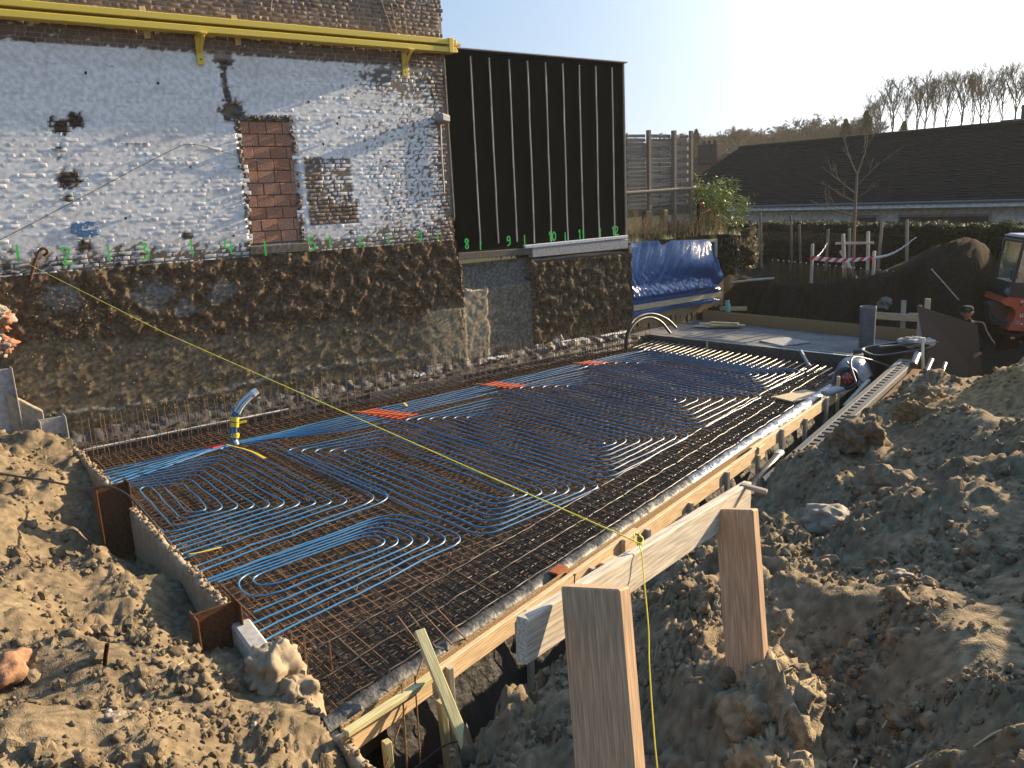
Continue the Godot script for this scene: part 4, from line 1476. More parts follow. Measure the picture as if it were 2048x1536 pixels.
	var core := [Vector3(3.76, -0.02, 2.06), Vector3(3.77, 0.2, 2.05), Vector3(3.83, 0.42, 2.05), Vector3(3.96, 0.58, 2.05), Vector3(4.12, 0.68, 2.05)]
	for i in 12:
		var an := TAU * i / 12.0
		var off := Vector3(cos(an), 0.1, sin(an)) * (0.032 if i % 2 else 0.05)
		var pts := []
		for q in core:
			pts.append(q + off * rng.randf_range(0.8, 1.15))
		var mb := MB.new()
		mb.tube(curve(pts, 5), 0.0098, 6)
		commit(mb, "pipe", ri, M.pipe_blue)
	var wrap := MB.new()
	wrap.tube(curve([core[2] + Vector3(0.02, 0.03, 0), core[3], core[4] + Vector3(0.02, 0.02, 0)], 5), 0.056, 10, Color(0.42, 0.46, 0.5), 0.052)
	commit(wrap, "grey_wrap", ri, M.plastic)
	var tip := MB.new()
	tip.tube(PackedVector3Array([core[4] + Vector3(0.0, 0.005, 0), core[4] + Vector3(0.07, 0.04, 0)]), 0.058, 10, Color(0.75, 0.77, 0.78), 0.05)
	commit(tip, "tip_wrap", ri, M.plastic)
	for y in [0.12, 0.28, 0.36]:
		var t := MB.new()
		t.tube(PackedVector3Array([Vector3(3.765 + 0.1 * y, y - 0.03, 2.05), Vector3(3.775 + 0.12 * y, y + 0.03, 2.05)]), 0.064, 10, Color(0.75, 0.52, 0.03))
		commit(t, "yellow_tape", ri, M.plastic)
	commit(slab_box(Vector3(3.9, 0.3, 2.08), Vector3(0.07, 0.018, 0.004), Color(0.75, 0.52, 0.03), 0.002), "tape_end", ri, M.plastic)
	var foot := MB.new()
	foot.tube(PackedVector3Array([Vector3(3.78, -0.01, 2.12), Vector3(3.76, 0.06, 2.11)]), 0.03, 8, Color(0.75, 0.73, 0.68))
	commit(foot, "pipe_end", ri, M.plastic)
	# orange sleeves on the feeds
	var ol := ["bright orange pipe sleeves nearest the riser, to its right", "orange pipe sleeves at the second circuit", "farthest orange pipe sleeves on the feeds"]
	var n := 0
	for q in [[5.84, 6.32, 8], [8.4, 8.72, 6], [10.85, 11.15, 4]]:
		var os := thing("pipe_sleeves", ol[n], "sleeve", Vector3((q[0] + q[1]) / 2.0, 0, 2.2), "orange sleeves on the blue feed pipes")
		for j in q[2]:
			var x0: float = q[0] + 0.04 * j
			var mb := MB.new()
			mb.tube(PackedVector3Array([Vector3(x0, 0.012, zl.call(j, x0)), Vector3(x0 + 0.38, 0.012, zl.call(j, x0 + 0.38))]), 0.018, 7, Color(0.5, 0.06, 0.025))
			commit(mb, "sleeve", os, M.plastic)
		var bd := MB.new()
		bd.bar(Vector3(q[0] - 0.02, 0.034, zl.call(0, q[0]) - 0.12), Vector3(q[1] + 0.05, 0.034, zl.call(q[2] - 1, q[1]) + 0.05), 0.025, 0.006, 0.002, Color(0.7, 0.3, 0.03))
		commit(bd, "band", os, M.plastic)
		n += 1
	var rs := thing("pipe_sleeves", "dark red pipe sleeves left of the riser", "sleeve", Vector3(3.4, 0, 2.05), "orange sleeves on the blue feed pipes")
	for j in 3:
		var mb := MB.new()
		mb.tube(PackedVector3Array([Vector3(3.3 + 0.06 * j, 0.014, 2.02 + 0.05 * j), Vector3(3.6, 0.014, 2.0 + 0.04 * j)]), 0.018, 7, Color(0.42, 0.03, 0.02))
		commit(mb, "sleeve", rs, M.plastic)
	var yl := [[Vector3(3.62, 0.03, 2.12), Vector3(3.75, 0.035, 2.7), Vector3(3.78, 0.03, 3.2), 0.05, "yellow strap lying on the mat below the pipe riser"], [Vector3(2.0, 0.03, 5.74), Vector3(2.12, 0.03, 5.78), Vector3(2.3, 0.03, 5.8), 0.035, "yellow strap end beside the retaining wall"], [Vector3(6.63, 0.03, 2.0), Vector3(6.65, 0.06, 2.05), Vector3(6.66, 0.02, 2.14), 0.05, "small yellow tag on the feed pipes"]]
	for q in yl:
		var mb := MB.new()
		var c := curve([q[0], q[1], q[2]], 4)
		for i in c.size() - 1:
			mb.bar(c[i], c[i + 1], q[3] * (0.4 + 0.6 * i / c.size()), 0.004, 0.001, Color(0.72, 0.5, 0.04))
		tag(commit(mb, "yellow_strap", self, M.plastic), q[4], "strap")

# ---------------------------------------------------------------- edges of the pit
func build_edges() -> void:
	rng.seed = 18
	# right-hand formwork: upstand wrapped in foil, a strip of chipboard, planks outside, pickets
	var fu := thing("edge_upstand", "upstand along the right edge wrapped in black and silvery foil", "formwork", Vector3(6, -0.3, 8.2))
	var p := PackedVector3Array()
	var q := PackedVector3Array()
	var nx := 300
	var prof := [Vector2(-0.28, -0.3), Vector2(-0.275, -0.12), Vector2(-0.27, 0.02), Vector2(-0.26, 0.085), Vector2(-0.23, 0.105), Vector2(-0.19, 0.11), Vector2(-0.14, 0.10), Vector2(-0.11, 0.07), Vector2(-0.1, 0.0)]
	var split := 150
	for part in 2:
		var a := PackedVector3Array()
		var cnt := split + 1 if part == 0 else nx - split
		for j in prof.size():
			for i in cnt:
				var k := i if part == 0 else i + split
				var x := 1.8 + 10.3 * k / (nx - 1)
				var n := n_fine.get_noise_2d(x * 0.35, j * 0.8)
				var m := n_mid.get_noise_2d(x * 1.6, j * 0.7)
				a.append(Vector3(x, prof[j].y + 0.012 * n + 0.02 * m * (1.0 if j > 2 else 0.3), edge(x) + prof[j].x + 0.014 * m))
		var mb := MB.new()
		mb.sheet(cnt, prof.size(), a, PackedColorArray(), true)
		commit(mb, "black_foil" if part == 0 else "silver_foil", fu, M.foil if part == 0 else M.foil_silver)
	var inner := MB.new()
	inner.bar(Vector3(1.8, -0.13, edge(1.8) - 0.19), Vector3(12.1, -0.13, edge(12.1) - 0.19), 0.12, 0.34, 0.01)
	commit(inner, "core_board", fu, M.foil)
	beam(Vector3(1.86, 0.0, edge(1.86) - 0.075), Vector3(8.8, 0.02, edge(8.8) - 0.075), 0.018, 0.2, "chipboard_strip", fu, M.osb, 0.002)
	var cloth := MB.new()
	cloth.box(Transform3D(Basis(Vector3.UP, 0.3), Vector3(4.32, 0.12, edge(4.32) - 0.13)), Vector3(0.09, 0.012, 0.05), 0.006, Color(0.5, 0.16, 0.07))
	cloth.box(Transform3D(Basis(Vector3.UP, 0.3), Vector3(4.38, 0.04, edge(4.38) - 0.05)), Vector3(0.04, 0.07, 0.012), 0.006, Color(0.5, 0.16, 0.07))
	tag(commit(cloth, "orange_rag", self, M.cloth), "small orange rag over the foil where the black and folded parts meet", "rag")
	tag(beam(Vector3(1.8, 0.03, edge(1.8) + 0.02), Vector3(5.45, 0.06, edge(5.45) + 0.02), 0.045, 0.16, "formwork_plank", self, M.wood, 0.005), "near orange formwork plank along the right slab edge, behind the crossbar", "plank")
	tag(beam(Vector3(5.15, 0.06, edge(5.15) + 0.068), Vector3(8.5, 0.06, edge(8.5) + 0.068), 0.045, 0.17, "formwork_plank", self, M.wood, 0.005), "middle yellow formwork plank with knots, running on beyond the crossbar", "plank")
	tag(beam(Vector3(8.3, 0.06, edge(8.3) + 0.02), Vector3(11.75, 0.03, edge(11.75) + 0.02), 0.045, 0.17, "formwork_plank", self, M.wood, 0.005, Vector3.UP, Color(0.95, 1.05, 1.0)), "far pale formwork plank ending by the wheelbarrow", "plank")
	tag(beam(Vector3(8.36, 0.06, edge(8.36) + 0.095), Vector3(8.56, 0.06, edge(8.56) + 0.095), 0.045, 0.18, "timber_cleat", self, M.wood, 0.005), "short timber cleat joining the middle and far planks", "cleat")
	tag(beam(Vector3(4.75, 0.0, edge(4.75) + 0.1), Vector3(4.95, 0.0, edge(4.95) + 0.1), 0.07, 0.16, "timber_cleat", self, M.wood, 0.005), "short timber cleat seen through the gap behind the crossbar", "cleat")
	var pl := ["first", "second", "third", "fourth", "fifth", "sixth", "seventh", "eighth", "ninth", "tenth"]
	for k in 10:
		var x := 2.75 + 0.93 * k
		var z := edge(x) + (0.066 if x < 5.15 or x > 8.5 else 0.115)
		tag(beam(Vector3(x, -0.72, z), Vector3(x + 0.01, 0.1 + 0.05 * sin(k * 3.0), z), 0.05, 0.045, "formwork_picket", self, M.wood_grey, 0.004, Vector3.RIGHT), "%s upright picket outside the formwork planks, counted from the near corner" % pl[k], "picket", "pickets behind the formwork planks")
	# black membrane that hangs down in the trench outside the planks
	var h := PackedVector3Array()
	for j in 8:
		for i in 160:
			var x := 2.2 + 9.5 * i / 159.0
			h.append(Vector3(x, lerpf(0.0, -0.66, j / 7.0), edge(x) - 0.03 + 0.035 * n_mid.get_noise_2d(x * 3.0, j * 0.4) + 0.012 * j))
	var hm := MB.new()
	hm.sheet(160, 8, h, PackedColorArray(), true)
	tag(commit(hm, "trench_membrane", self, M.foil), "black membrane hanging down in the trench below the formwork planks", "membrane")
	# near corner: treated battens, a short post and bent bars
	tag(beam(Vector3(1.82, 0.15, edge(1.82) + 0.075), Vector3(2.62, 0.12, edge(2.62) + 0.08), 0.06, 0.04, "treated_batten", self, M.wood_green, 0.004), "greenish batten lying along the near end of the orange plank", "batten")
	tag(beam(Vector3(2.62, 0.38, 9.14), Vector3(2.5, -0.12, 9.86), 0.075, 0.04, "leaning_batten", self, M.wood_green, 0.004), "greenish batten leaning across the orange plank with its foot in the sand", "batten")
	tag(beam(Vector3(2.62, -0.7, 9.42), Vector3(2.6, -0.04, 9.4), 0.06, 0.05, "short_post", self, M.wood_green, 0.004, Vector3.RIGHT), "short splintered post under the leaning batten", "post")
	tag(beam(Vector3(2.12, -0.7, edge(2.12) + 0.12), Vector3(2.12, -0.08, edge(2.12) + 0.1), 0.06, 0.05, "short_post", self, M.wood_green, 0.004, Vector3.RIGHT), "short post in the dark trench at the near corner", "post")
	n_u("left U-shaped bent bar sticking up by the leaning batten", Vector3(2.76, 0.26, 8.66), Vector3(2.78, 0.09, 9.0), 0.045)
	n_u("right U-shaped bent bar resting on the foil by the leaning batten", Vector3(2.95, 0.26, 8.72), Vector3(2.98, 0.12, 9.06), 0.06)
	var wi := MB.new()
	wi.tube(curve([Vector3(1.9, -0.05, 9.66), Vector3(2.1, -0.18, 9.72), Vector3(2.4, -0.1, 9.75), Vector3(2.55, -0.08, 9.85)], 6), 0.006, 5)
	tag(commit(wi, "loose_wire", self, M.steel_dark), "dark wire hanging in the trench at the near corner", "wire")
	for k in 3:
		var one := MB.new()
		var x := [2.2, 2.32, 2.27][k] as float
		one.tube(PackedVector3Array([Vector3(x, -0.4, edge(x) + 0.22), Vector3(x + 0.12, 0.2, edge(x) + 0.02)]) if k < 2 else PackedVector3Array([Vector3(1.95, -0.3, 9.62), Vector3(2.6, 0.2, 9.2)]), 0.006, 5)
		tag(commit(one, "loose_bar", self, M.rebar), ["thin bar leaning against the plank, nearer the corner", "thin bar leaning against the plank, beside the short post", "thin bar crossing the plank at a slant"][k], "rebar")
	var fur := [[Vector3(1.95, 0.35, 8.45), Vector3(1.93, -0.1, 8.45)], [Vector3(2.02, 0.32, 8.5), Vector3(2.02, -0.1, 8.5)], [Vector3(2.16, 0.25, 8.62), Vector3(2.16, -0.1, 8.62)]]
	for k in 3:
		var one := MB.new()
		one.tube(PackedVector3Array([fur[k][1], fur[k][0]]), 0.006, 5)
		tag(commit(one, "upright_bar", self, M.rebar), ["left of three upright bars by the concrete kerb block", "middle of three upright bars by the concrete kerb block", "right upright bar with a bright tip by the concrete kerb block"][k], "rebar", "upright bars by the kerb block")
	build_retaining()
	build_board()
	build_right_side()

func n_u(label: String, top: Vector3, foot: Vector3, w: float) -> void:
	var mb := MB.new()
	var s := Vector3(w, 0, 0.01)
	mb.tube(curve([top - s, foot - s + Vector3(0, 0.01, 0), foot - s * 0.8, foot + s * 0.8, foot + s + Vector3(0, 0.01, 0), top + s], 4), 0.0065, 6)
	tag(commit(mb, "bent_bar", self, M.rebar), label, "rebar", "U-shaped bent bars")

func build_retaining() -> void:
	rng.seed = 44
	# concrete planks between rusty steel piles along the left side of the pit
	var rows := [[Vector3(1.2, 0.98, 0.3), Vector3(1.6, 0.62, 0.38), "short concrete retaining panel running up to the wall at far left"], [Vector3(1.79, 0.21, 0.75), Vector3(1.79, 0.2, 4.2), "concrete retaining panel between the grey pile and the far rusty pile"], [Vector3(1.79, 0.2, 4.52), Vector3(1.79, 0.2, 7.55), "concrete retaining panel between the two rusty piles"], [Vector3(1.79, 0.1, 8.75), Vector3(1.84, 0.02, 9.78), "broken concrete panel at the near end of the retaining wall"]]
	for r in rows:
		var a: Vector3 = r[0]
		var b: Vector3 = r[1]
		var th := thing("retaining_panel", r[2], "panel", Vector3((a.x + b.x) / 2.0, -0.7, (a.z + b.z) / 2.0))
		var n := int(a.distance_to(b) / 0.03)
		var p := PackedVector3Array()
		var c := PackedColorArray()
		var prof := [Vector2(-0.04, -0.85), Vector2(-0.04, -0.3), Vector2(-0.04, -0.03), Vector2(-0.03, 0.0), Vector2(0.0, 0.005), Vector2(0.03, 0.0), Vector2(0.04, -0.03), Vector2(0.04, -0.85)]
		var side := (b - a).cross(Vector3.UP).normalized()
		for j in prof.size():
			for i in n:
				var t := float(i) / (n - 1)
				var q := a.lerp(b, t)
				var f := n_fine.get_noise_2d(q.z * 0.4 + q.x, j * 0.6)
				var dirt := clampf(n_mid.get_noise_2d(q.z * 1.5, 4.0) * 1.6 + 0.4, 0.0, 1.0)
				var top := 1.0 if j >= 2 and j <= 6 else 0.0
				p.append(q - side * prof[j].x + Vector3(0, prof[j].y + top * (0.008 * f + 0.03 * dirt * (1.0 if j > 2 and j < 6 else 0.5)), 0) - side * 0.0015 * f)
				c.append(Color(0.36, 0.295, 0.21).lerp(Color(0.31, 0.24, 0.15), clampf(dirt * top + 0.15 + 0.1 * f, 0.0, 1.0)))
		var mb := MB.new()
		mb.sheet(n, prof.size(), p, c, false)
		for e in [0, n - 1]:
			for j in range(1, prof.size() - 1):
				mb.tri(p[e], p[j * n + e], p[(j + 1) * n + e], c[e], a - b if e == 0 else b - a)
		commit(mb, "slab", th, M.concrete)
		var lumps := []
		var cols := PackedColorArray()
		for i in int(70 * a.distance_to(b)):
			var t := rng.randf()
			var q := a.lerp(b, t)
			if n_mid.get_noise_2d(q.z * 1.5, 4.0) < -0.1:
				continue
			var s := rng.randf_range(0.012, 0.05)
			lumps.append(Transform3D(Basis.from_euler(Vector3(rng.randf() * 6.0, rng.randf() * 6.0, 0)).scaled(Vector3.ONE * s), q + Vector3(rng.randf_range(-0.035, 0.035), 0.02 + 0.02 * rng.randf(), 0)))
			cols.append(Color(0.42, 0.31, 0.19) * rng.randf_range(0.75, 1.1))
		if lumps.size() > 10:
			many(lump(91), M.clod, lumps, cols, "sand_on_top", th, th.position)
	# H-section piles
	for q in [[Vector3(1.68, 0, 0.52), 0.53, "wall_grey", "grey dust-covered steel pile at the far end of the retaining wall"], [Vector3(1.64, 0, 4.36), 0.5, "rust", "rusty steel pile halfway along the retaining wall"], [Vector3(1.64, 0, 7.72), 0.36, "rust", "rusty steel pile near the close end of the retaining wall"], [Vector3(1.15, 0, 0.3), 1.3, "wall_grey", "dark pile at the far left where the panel meets the wall"]]:
		var at: Vector3 = q[0]
		var rusty: bool = q[2] == "rust"
		var pile := thing("steel_pile", q[3], "pile", at + Vector3(0, -0.8, 0))
		var top: float = q[1]
		var col := Color.WHITE if rusty else Color(2.2, 4.2, 8.0)
		var m: Material = M.rust if rusty else M.concrete
		if not rusty:
			col = Color(0.4, 0.38, 0.35)
		beam(at + Vector3(0, -0.8, 0), at + Vector3(0, top, 0), 0.34, 0.014, "web", pile, m, 0.003, Vector3.BACK, col)
		for s in [-1, 1]:
			beam(at + Vector3(0.165 * s, -0.8, 0), at + Vector3(0.165 * s, top + 0.01 * s, 0), 0.016, 0.2, "flange", pile, m, 0.004, Vector3.BACK, col)
	# loose pieces at the near end
	var kb := MB.new()
	kb.box(Transform3D(Basis(Vector3.UP, -0.05) * Basis(Vector3.RIGHT, 0.03), Vector3(1.8, 0.06, 8.02)), Vector3(0.075, 0.12, 0.3), 0.02, Color(0.42, 0.4, 0.37))
	tag(commit(kb, "kerb_block", self, M.concrete), "clean grey concrete kerb block in front of the near rusty pile", "block")
	tag(place(rock(201, 0.40, Color(0.31, 0.25, 0.17), 1.0, 0.28), "concrete_lump", self, M.concrete, Transform3D(Basis(Vector3.UP, 0.6), Vector3(1.76, 0.13, 8.52))), "rough pale concrete lump standing next to the kerb block", "rubble")
	tag(place(rock(203, 0.34, Color(0.3, 0.23, 0.145), 0.7, 0.28), "concrete_lump", self, M.concrete, Transform3D(Basis(Vector3.UP, 1.6), Vector3(1.8, 0.06, 8.85))), "lower sandy concrete lump between the standing lump and the broken panel", "rubble")
	# black hose on the mound
	var ho := []
	ho.append_array([Vector3(-0.8, 0.82, 1.6), Vector3(0.2, 0.72, 2.2), Vector3(0.7, 0.5, 2.8), Vector3(1.13, 0.46, 3.5), Vector3(1.42, 0.47, 4.2), Vector3(1.58, 0.53, 4.5), Vector3(1.72, 0.46, 4.78), Vector3(1.86, 0.2, 5.1), Vector3(1.95, 0.0, 5.3)])
	var mb2 := MB.new()
	mb2.tube(curve(ho, 8), 0.012, 6, Color(0.03, 0.03, 0.03))
	tag(commit(mb2, "hose", self, M.plastic), "thin black hose crossing the left mound and the rusty pile", "hose")
	var st := MB.new()
	st.tube(curve([Vector3(0.75, 0.5, 8.3), Vector3(0.76, 0.58, 8.33), Vector3(0.78, 0.66, 8.34)], 4), 0.014, 6, Color(0.2, 0.1, 0.05))
	tag(commit(st, "rusty_stake", self, M.rust), "small rusty stake standing in the left mound", "stake")

# ---------------------------------------------------------------- the batter board in the foreground
func build_board() -> void:
	var bd := thing("batter_board", "batter board of two sawn posts and a crossbar in the foreground", "batter board", Vector3(2.2, 0.9, 11.9))
	beam(Vector3(1.394, 0.6, 12.43), Vector3(1.66, 2.115, 12.01), 0.23, 0.068, "post", bd, M.wood_post, 0.006, Vector3(0.97, 0.0, -0.247))
	beam(Vector3(2.83, 0.75, 11.8), Vector3(3.0, 1.878, 11.55), 0.19, 0.066, "post", bd, M.wood_post, 0.006, Vector3(0.97, 0.0, -0.247))
	beam(Vector3(1.42, 1.975, 11.92), Vector3(3.34, 1.80, 11.36), 0.045, 0.155, "crossbar", bd, M.wood_grey, 0.005)
	beam(Vector3(3.26, 1.885, 11.38), Vector3(3.31, 1.865, 11.5), 0.035, 0.02, "peg", bd, M.wood_old, 0.004)
	for q in [Vector3(1.73, 2.02, 11.83), Vector3(2.17, 2.0, 11.71)]:
		var na := MB.new()
		na.tube(PackedVector3Array([q, q + Vector3(0.004, 0.045, 0.0)]), 0.0025, 5, Color(0.5, 0.5, 0.5))
		na.tube(PackedVector3Array([q + Vector3(0.004, 0.045, 0), q + Vector3(0.004, 0.048, 0.0)]), 0.006, 6, Color(0.5, 0.5, 0.5))
		commit(na, "nail", bd, M.galvanised)
	var st := MB.new()
	st.tube(PackedVector3Array([Vector3(1.78, 2.73, 0.06), Vector3(1.98, 2.3, 6.0), Vector3(2.17, 2.015, 11.71)]), 0.0028, 5)
	var hang := [Vector3(2.17, 2.015, 11.71), Vector3(2.155, 1.99, 11.745), Vector3(2.15, 1.9, 11.76), Vector3(2.1, 1.72, 11.83), Vector3(2.05, 1.6, 11.88), Vector3(1.97, 1.35, 11.98), Vector3(1.93, 1.15, 12.05)]
	st.tube(curve(hang, 6), 0.0026, 5)
	for i in 3:
		st.tube(curve([Vector3(2.145, 2.03, 11.72), Vector3(2.165, 2.045 + 0.004 * i, 11.70), Vector3(2.19, 2.03, 11.72), Vector3(2.165, 2.02 - 0.005 * i, 11.735), Vector3(2.145, 2.03, 11.72)], 3), 0.0022, 4)
	tag(commit(st, "mason_line", self, M.cord), "yellow string stretched from the wall to the crossbar, its end hanging down", "string")
	# heap of wet sand round the foot of the right post
	for q in [[Vector3(2.83, 0.97, 11.9), 0.46, 301, "crumbly mound of damp sand packed round the right post"], [Vector3(2.6, 0.92, 12.05), 0.36, 305, "lower lump of damp sand left of the right post"]]:
		tag(place(rock(q[2], q[1], Color(0.36, 0.28, 0.18), 1.15, 0.45), "sand_clod", self, M.clod, Transform3D(Basis(Vector3.UP, 1.0), q[0])), q[3], "clod")
	# roots and straws in the sand
	var straws := [[Vector3(2.72, 0, 12.5), Vector3(2.82, 0, 12.58), "pale root lying on the lit sand below the right post"], [Vector3(2.78, 0, 12.3), Vector3(2.83, 0, 12.28), "short pale twig on the rim of the pit"], [Vector3(2.9, 0, 12.7), Vector3(2.93, 0, 12.78), "pale straw at the lower right of the sand"], [Vector3(3.05, 0, 12.28), Vector3(3.12, 0, 12.26), "light twig in the shaded hollow"], [Vector3(0.95, 0, 8.5), Vector3(1.25, 0, 8.2), "dry twig on the left mound near the rusty pile"]]
	for q in straws:
		var a: Vector3 = q[0]
		var b: Vector3 = q[1]
		a.y = ground(a.x, a.z) + 0.012
		b.y = ground(b.x, b.z) + 0.03
		var mb := MB.new()
		mb.tube(curve([a, (a + b) / 2.0 + Vector3(0.01, 0.02, 0.01), b], 4), 0.005, 5, Color(0.55, 0.45, 0.3), 0.003)
		tag(commit(mb, "root", self, M.bark), q[2], "twig")

# ---------------------------------------------------------------- things along the right edge and at the far end of the pit
func build_right_side() -> void:
	rng.seed = 61
	# slotted steel plank lying on timbers along the trench
	var a := Vector3(13.15, 0.44, 7.28)
	var b := Vector3(5.6, 0.02, 9.1)
	var t := MB.along(a, b)
	var L := a.distance_to(b) / 2.0
	var pk := thing("slotted_plank", "long grey steel plank with a row of slots leaning along the trench", "plank", a.lerp(b, 0.5) - Vector3(0, 0.05, 0))
	var mb := MB.new()
	var pitch := 0.15
	var m := int(2.0 * L / pitch)
	for s in [-1, 1]:
		mb.box(t * Transform3D(Basis(), Vector3(0, 0, 0.085 * s)), Vector3(L, 0.012, 0.04), 0.003)
		mb.box(t * Transform3D(Basis(), Vector3(0, -0.045, 0.124 * s)), Vector3(L, 0.036, 0.0035), 0.001)
	for i in m:
		var x := -L + (i + 0.5) * pitch
		mb.box(t * Transform3D(Basis(), Vector3(x, 0.0015, 0)), Vector3(0.042, 0.0095, 0.046), 0.0)
	commit(mb, "deck", pk, M.galvanised)
	var endc := MB.new()
	endc.lathe(t * Transform3D(Basis(Vector3.RIGHT, PI / 2.0), Vector3(-L + 0.02, -0.03, -0.11)), [Vector2(0.0, 0.0), Vector2(0.05, 0.0), Vector2(0.05, 0.22), Vector2(0.0, 0.22)], 12)
	commit(endc, "end_tube", pk, M.galvanised)
	beam(a + Vector3(-0.1, -0.2, 0.22), b + Vector3(0.2, -0.16, 0.2), 0.14, 0.2, "timber_under", pk, M.wood_old, 0.01, Vector3.UP, Color(0.75, 0.5, 0.32))
	# black pipes in the trench
	var pn := 0
	for q in [[Vector3(8.75, -0.06, 7.86), Vector3(5.2, -0.5, 8.9), "upper black pipe with a bright end in the trench"], [Vector3(8.2, -0.22, 8.1), Vector3(4.9, -0.55, 9.0), "lower black pipe in the trench"]]:
		var pb := MB.new()
		pb.tube(PackedVector3Array([q[0], q[1]]), 0.055, 10, Color(0.03, 0.03, 0.032))
		pb.tube(PackedVector3Array([q[0], q[0] + (q[0] - q[1]).normalized() * 0.12]), 0.06, 10, Color(0.45, 0.46, 0.46))
		tag(commit(pb, "trench_pipe", self, M.plastic), q[2], "pipe")
		pn += 1
	var wp := MB.new()
	wp.bar(Vector3(5.2, 0.2, 9.72), Vector3(6.45, 0.32, 9.28), 0.11, 0.035, 0.006, Color(0.72, 0.63, 0.45))
	wp.bar(Vector3(6.46, 0.325, 9.277), Vector3(7.1, 0.37, 9.05), 0.13, 0.04, 0.006, Color(0.55, 0.66, 0.72))
	tag(commit(wp, "pale_board", self, M.plastic), "pale cream and bluish board half buried at the trench edge", "board")
	# bundle of grey tubes behind the plank end
	var bundle := [[Vector3(13.5, 0.4, 7.5), Vector3(12.3, 0.2, 7.9), 0.04, "short grey tube with a bright end right of the plank end"], [Vector3(13.55, 0.36, 7.7), Vector3(12.5, 0.16, 8.06), 0.035, "second grey tube lying behind the plank end"], [Vector3(13.3, 0.5, 7.36), Vector3(12.9, 0.42, 7.5), 0.06, "dark bolt-ended tube at the plank end"]]
	for q in bundle:
		var g := MB.new()
		g.tube(PackedVector3Array([q[0], q[1]]), q[2], 10, Color(0.06, 0.06, 0.06))
		g.tube(PackedVector3Array([q[0], q[0] + (q[0] - q[1]).normalized() * 0.03]), q[2] * 1.05, 10, Color(0.35, 0.35, 0.35))
		tag(commit(g, "steel_tube", self, M.plastic), q[3], "tube")
	# wheelbarrow tipped on its side, wheel up
	var wb := thing("wheelbarrow", "galvanised wheelbarrow tipped over, its wheel with red spokes in the air", "wheelbarrow", Vector3(12.3, -0.1, 6.6))
	var wc := Vector3(12.3, 0.2, 6.72)
	var ax := Vector3(-0.62, 0.1, 0.76).normalized()
	var wt := Transform3D(Basis(Vector3.UP.cross(ax).normalized(), ax, Vector3.UP.cross(ax).normalized().cross(ax)), wc)
	var ty := MB.new()
	var prof := []
	for k in 13:
		var an := TAU * k / 12.0
		prof.append(Vector2(0.155 + 0.042 * cos(an), 0.042 * sin(an)))
	ty.lathe(wt, prof, 28, Color(0.035, 0.033, 0.032))
	var tyre := commit(ty, "tyre", wb, M.plastic)
	var rim := MB.new()
	rim.lathe(wt, [Vector2(0.09, -0.03), Vector2(0.118, -0.034), Vector2(0.118, 0.034), Vector2(0.09, 0.03)], 24, Color(0.05, 0.05, 0.05))
	rim.lathe(wt, [Vector2(0.0, -0.04), Vector2(0.03, -0.04), Vector2(0.03, 0.04), Vector2(0.0, 0.04)], 12, Color(0.2, 0.2, 0.2))
	commit(rim, "rim", wb, M.plastic)
	var sp := MB.new()
	for k in 6:
		var an := TAU * k / 6.0
		sp.box(wt * Transform3D(Basis(Vector3.UP, an), Vector3(0, 0.01, 0)) * Transform3D(Basis(), Vector3(0.065, 0, 0)), Vector3(0.035, 0.012, 0.02), 0.004, Color(0.75, 0.07, 0.035))
	commit(sp, "spokes", wb, M.paint)
	tyre.name = "tyre"
	var tray := PackedVector3Array()
	var o := Vector3(12.75, 0.1, 6.52)
	var fw := Vector3(0.85, 0.1, -0.2).normalized()
	var sd := Vector3(0.2, 0.0, 0.85).normalized()
	for j in 9:
		for i in 14:
			var u := i / 13.0
			var w := j / 8.0 * 2.0 - 1.0
			tray.append(o + fw * (0.75 * (u - 0.35)) + sd * w * (0.3 - 0.07 * absf(u - 0.5)) + Vector3.UP * (0.2 + 0.1 * sin(u * PI) - 0.28 * w * w * w * w - 0.12 * pow(absf(u * 2.0 - 1.0), 3.0)))
	var tm := MB.new()
	tm.sheet(14, 9, tray, PackedColorArray(), true)
	commit(tm, "tray", wb, M.foil_silver)
	var fr := MB.new()
	fr.tube(curve([Vector3(12.2, 0.16, 6.95), Vector3(12.35, 0.42, 6.75), Vector3(12.6, 0.5, 6.68), Vector3(13.1, 0.36, 6.75), Vector3(13.4, 0.22, 6.9)], 5), 0.017, 7, Color(0.12, 0.12, 0.12))
	fr.tube(curve([Vector3(12.45, 0.44, 6.62), Vector3(12.5, 0.2, 6.8), Vector3(12.55, 0.02, 6.95)], 5), 0.015, 7, Color(0.12, 0.12, 0.12))
	commit(fr, "frame", wb, M.plastic)
	var gr := MB.new()
	gr.tube(PackedVector3Array([Vector3(13.02, 0.48, 6.4), Vector3(13.1, 0.5, 6.5)]), 0.05, 9, Color(0.02, 0.02, 0.02), 0.04)
	commit(gr, "grip", wb, M.plastic)
	tag(beam(Vector3(11.35, 0.14, edge(11.35) - 0.05), Vector3(11.75, 0.16, edge(11.75) + 0.1), 0.16, 0.07, "grey_block", self, M.concrete, 0.02, Vector3.UP, Color(0.3, 0.31, 0.33)), "grey block at the end of the far plank, below the wheel", "block")
	tag(beam(Vector3(12.3, 0.22, 7.1), Vector3(11.45, -0.02, 7.2), 0.06, 0.04, "prop", self, M.wood_grey, 0.004), "grey batten slanting below the wheel to the plank end", "batten")
	tag(beam(Vector3(11.95, -0.4, edge(11.95) - 0.02), Vector3(11.95, 0.3, edge(11.95) - 0.02), 0.05, 0.04, "thin_stake", self, M.wood, 0.004, Vector3.RIGHT), "small wooden stake left of the wheel", "stake")
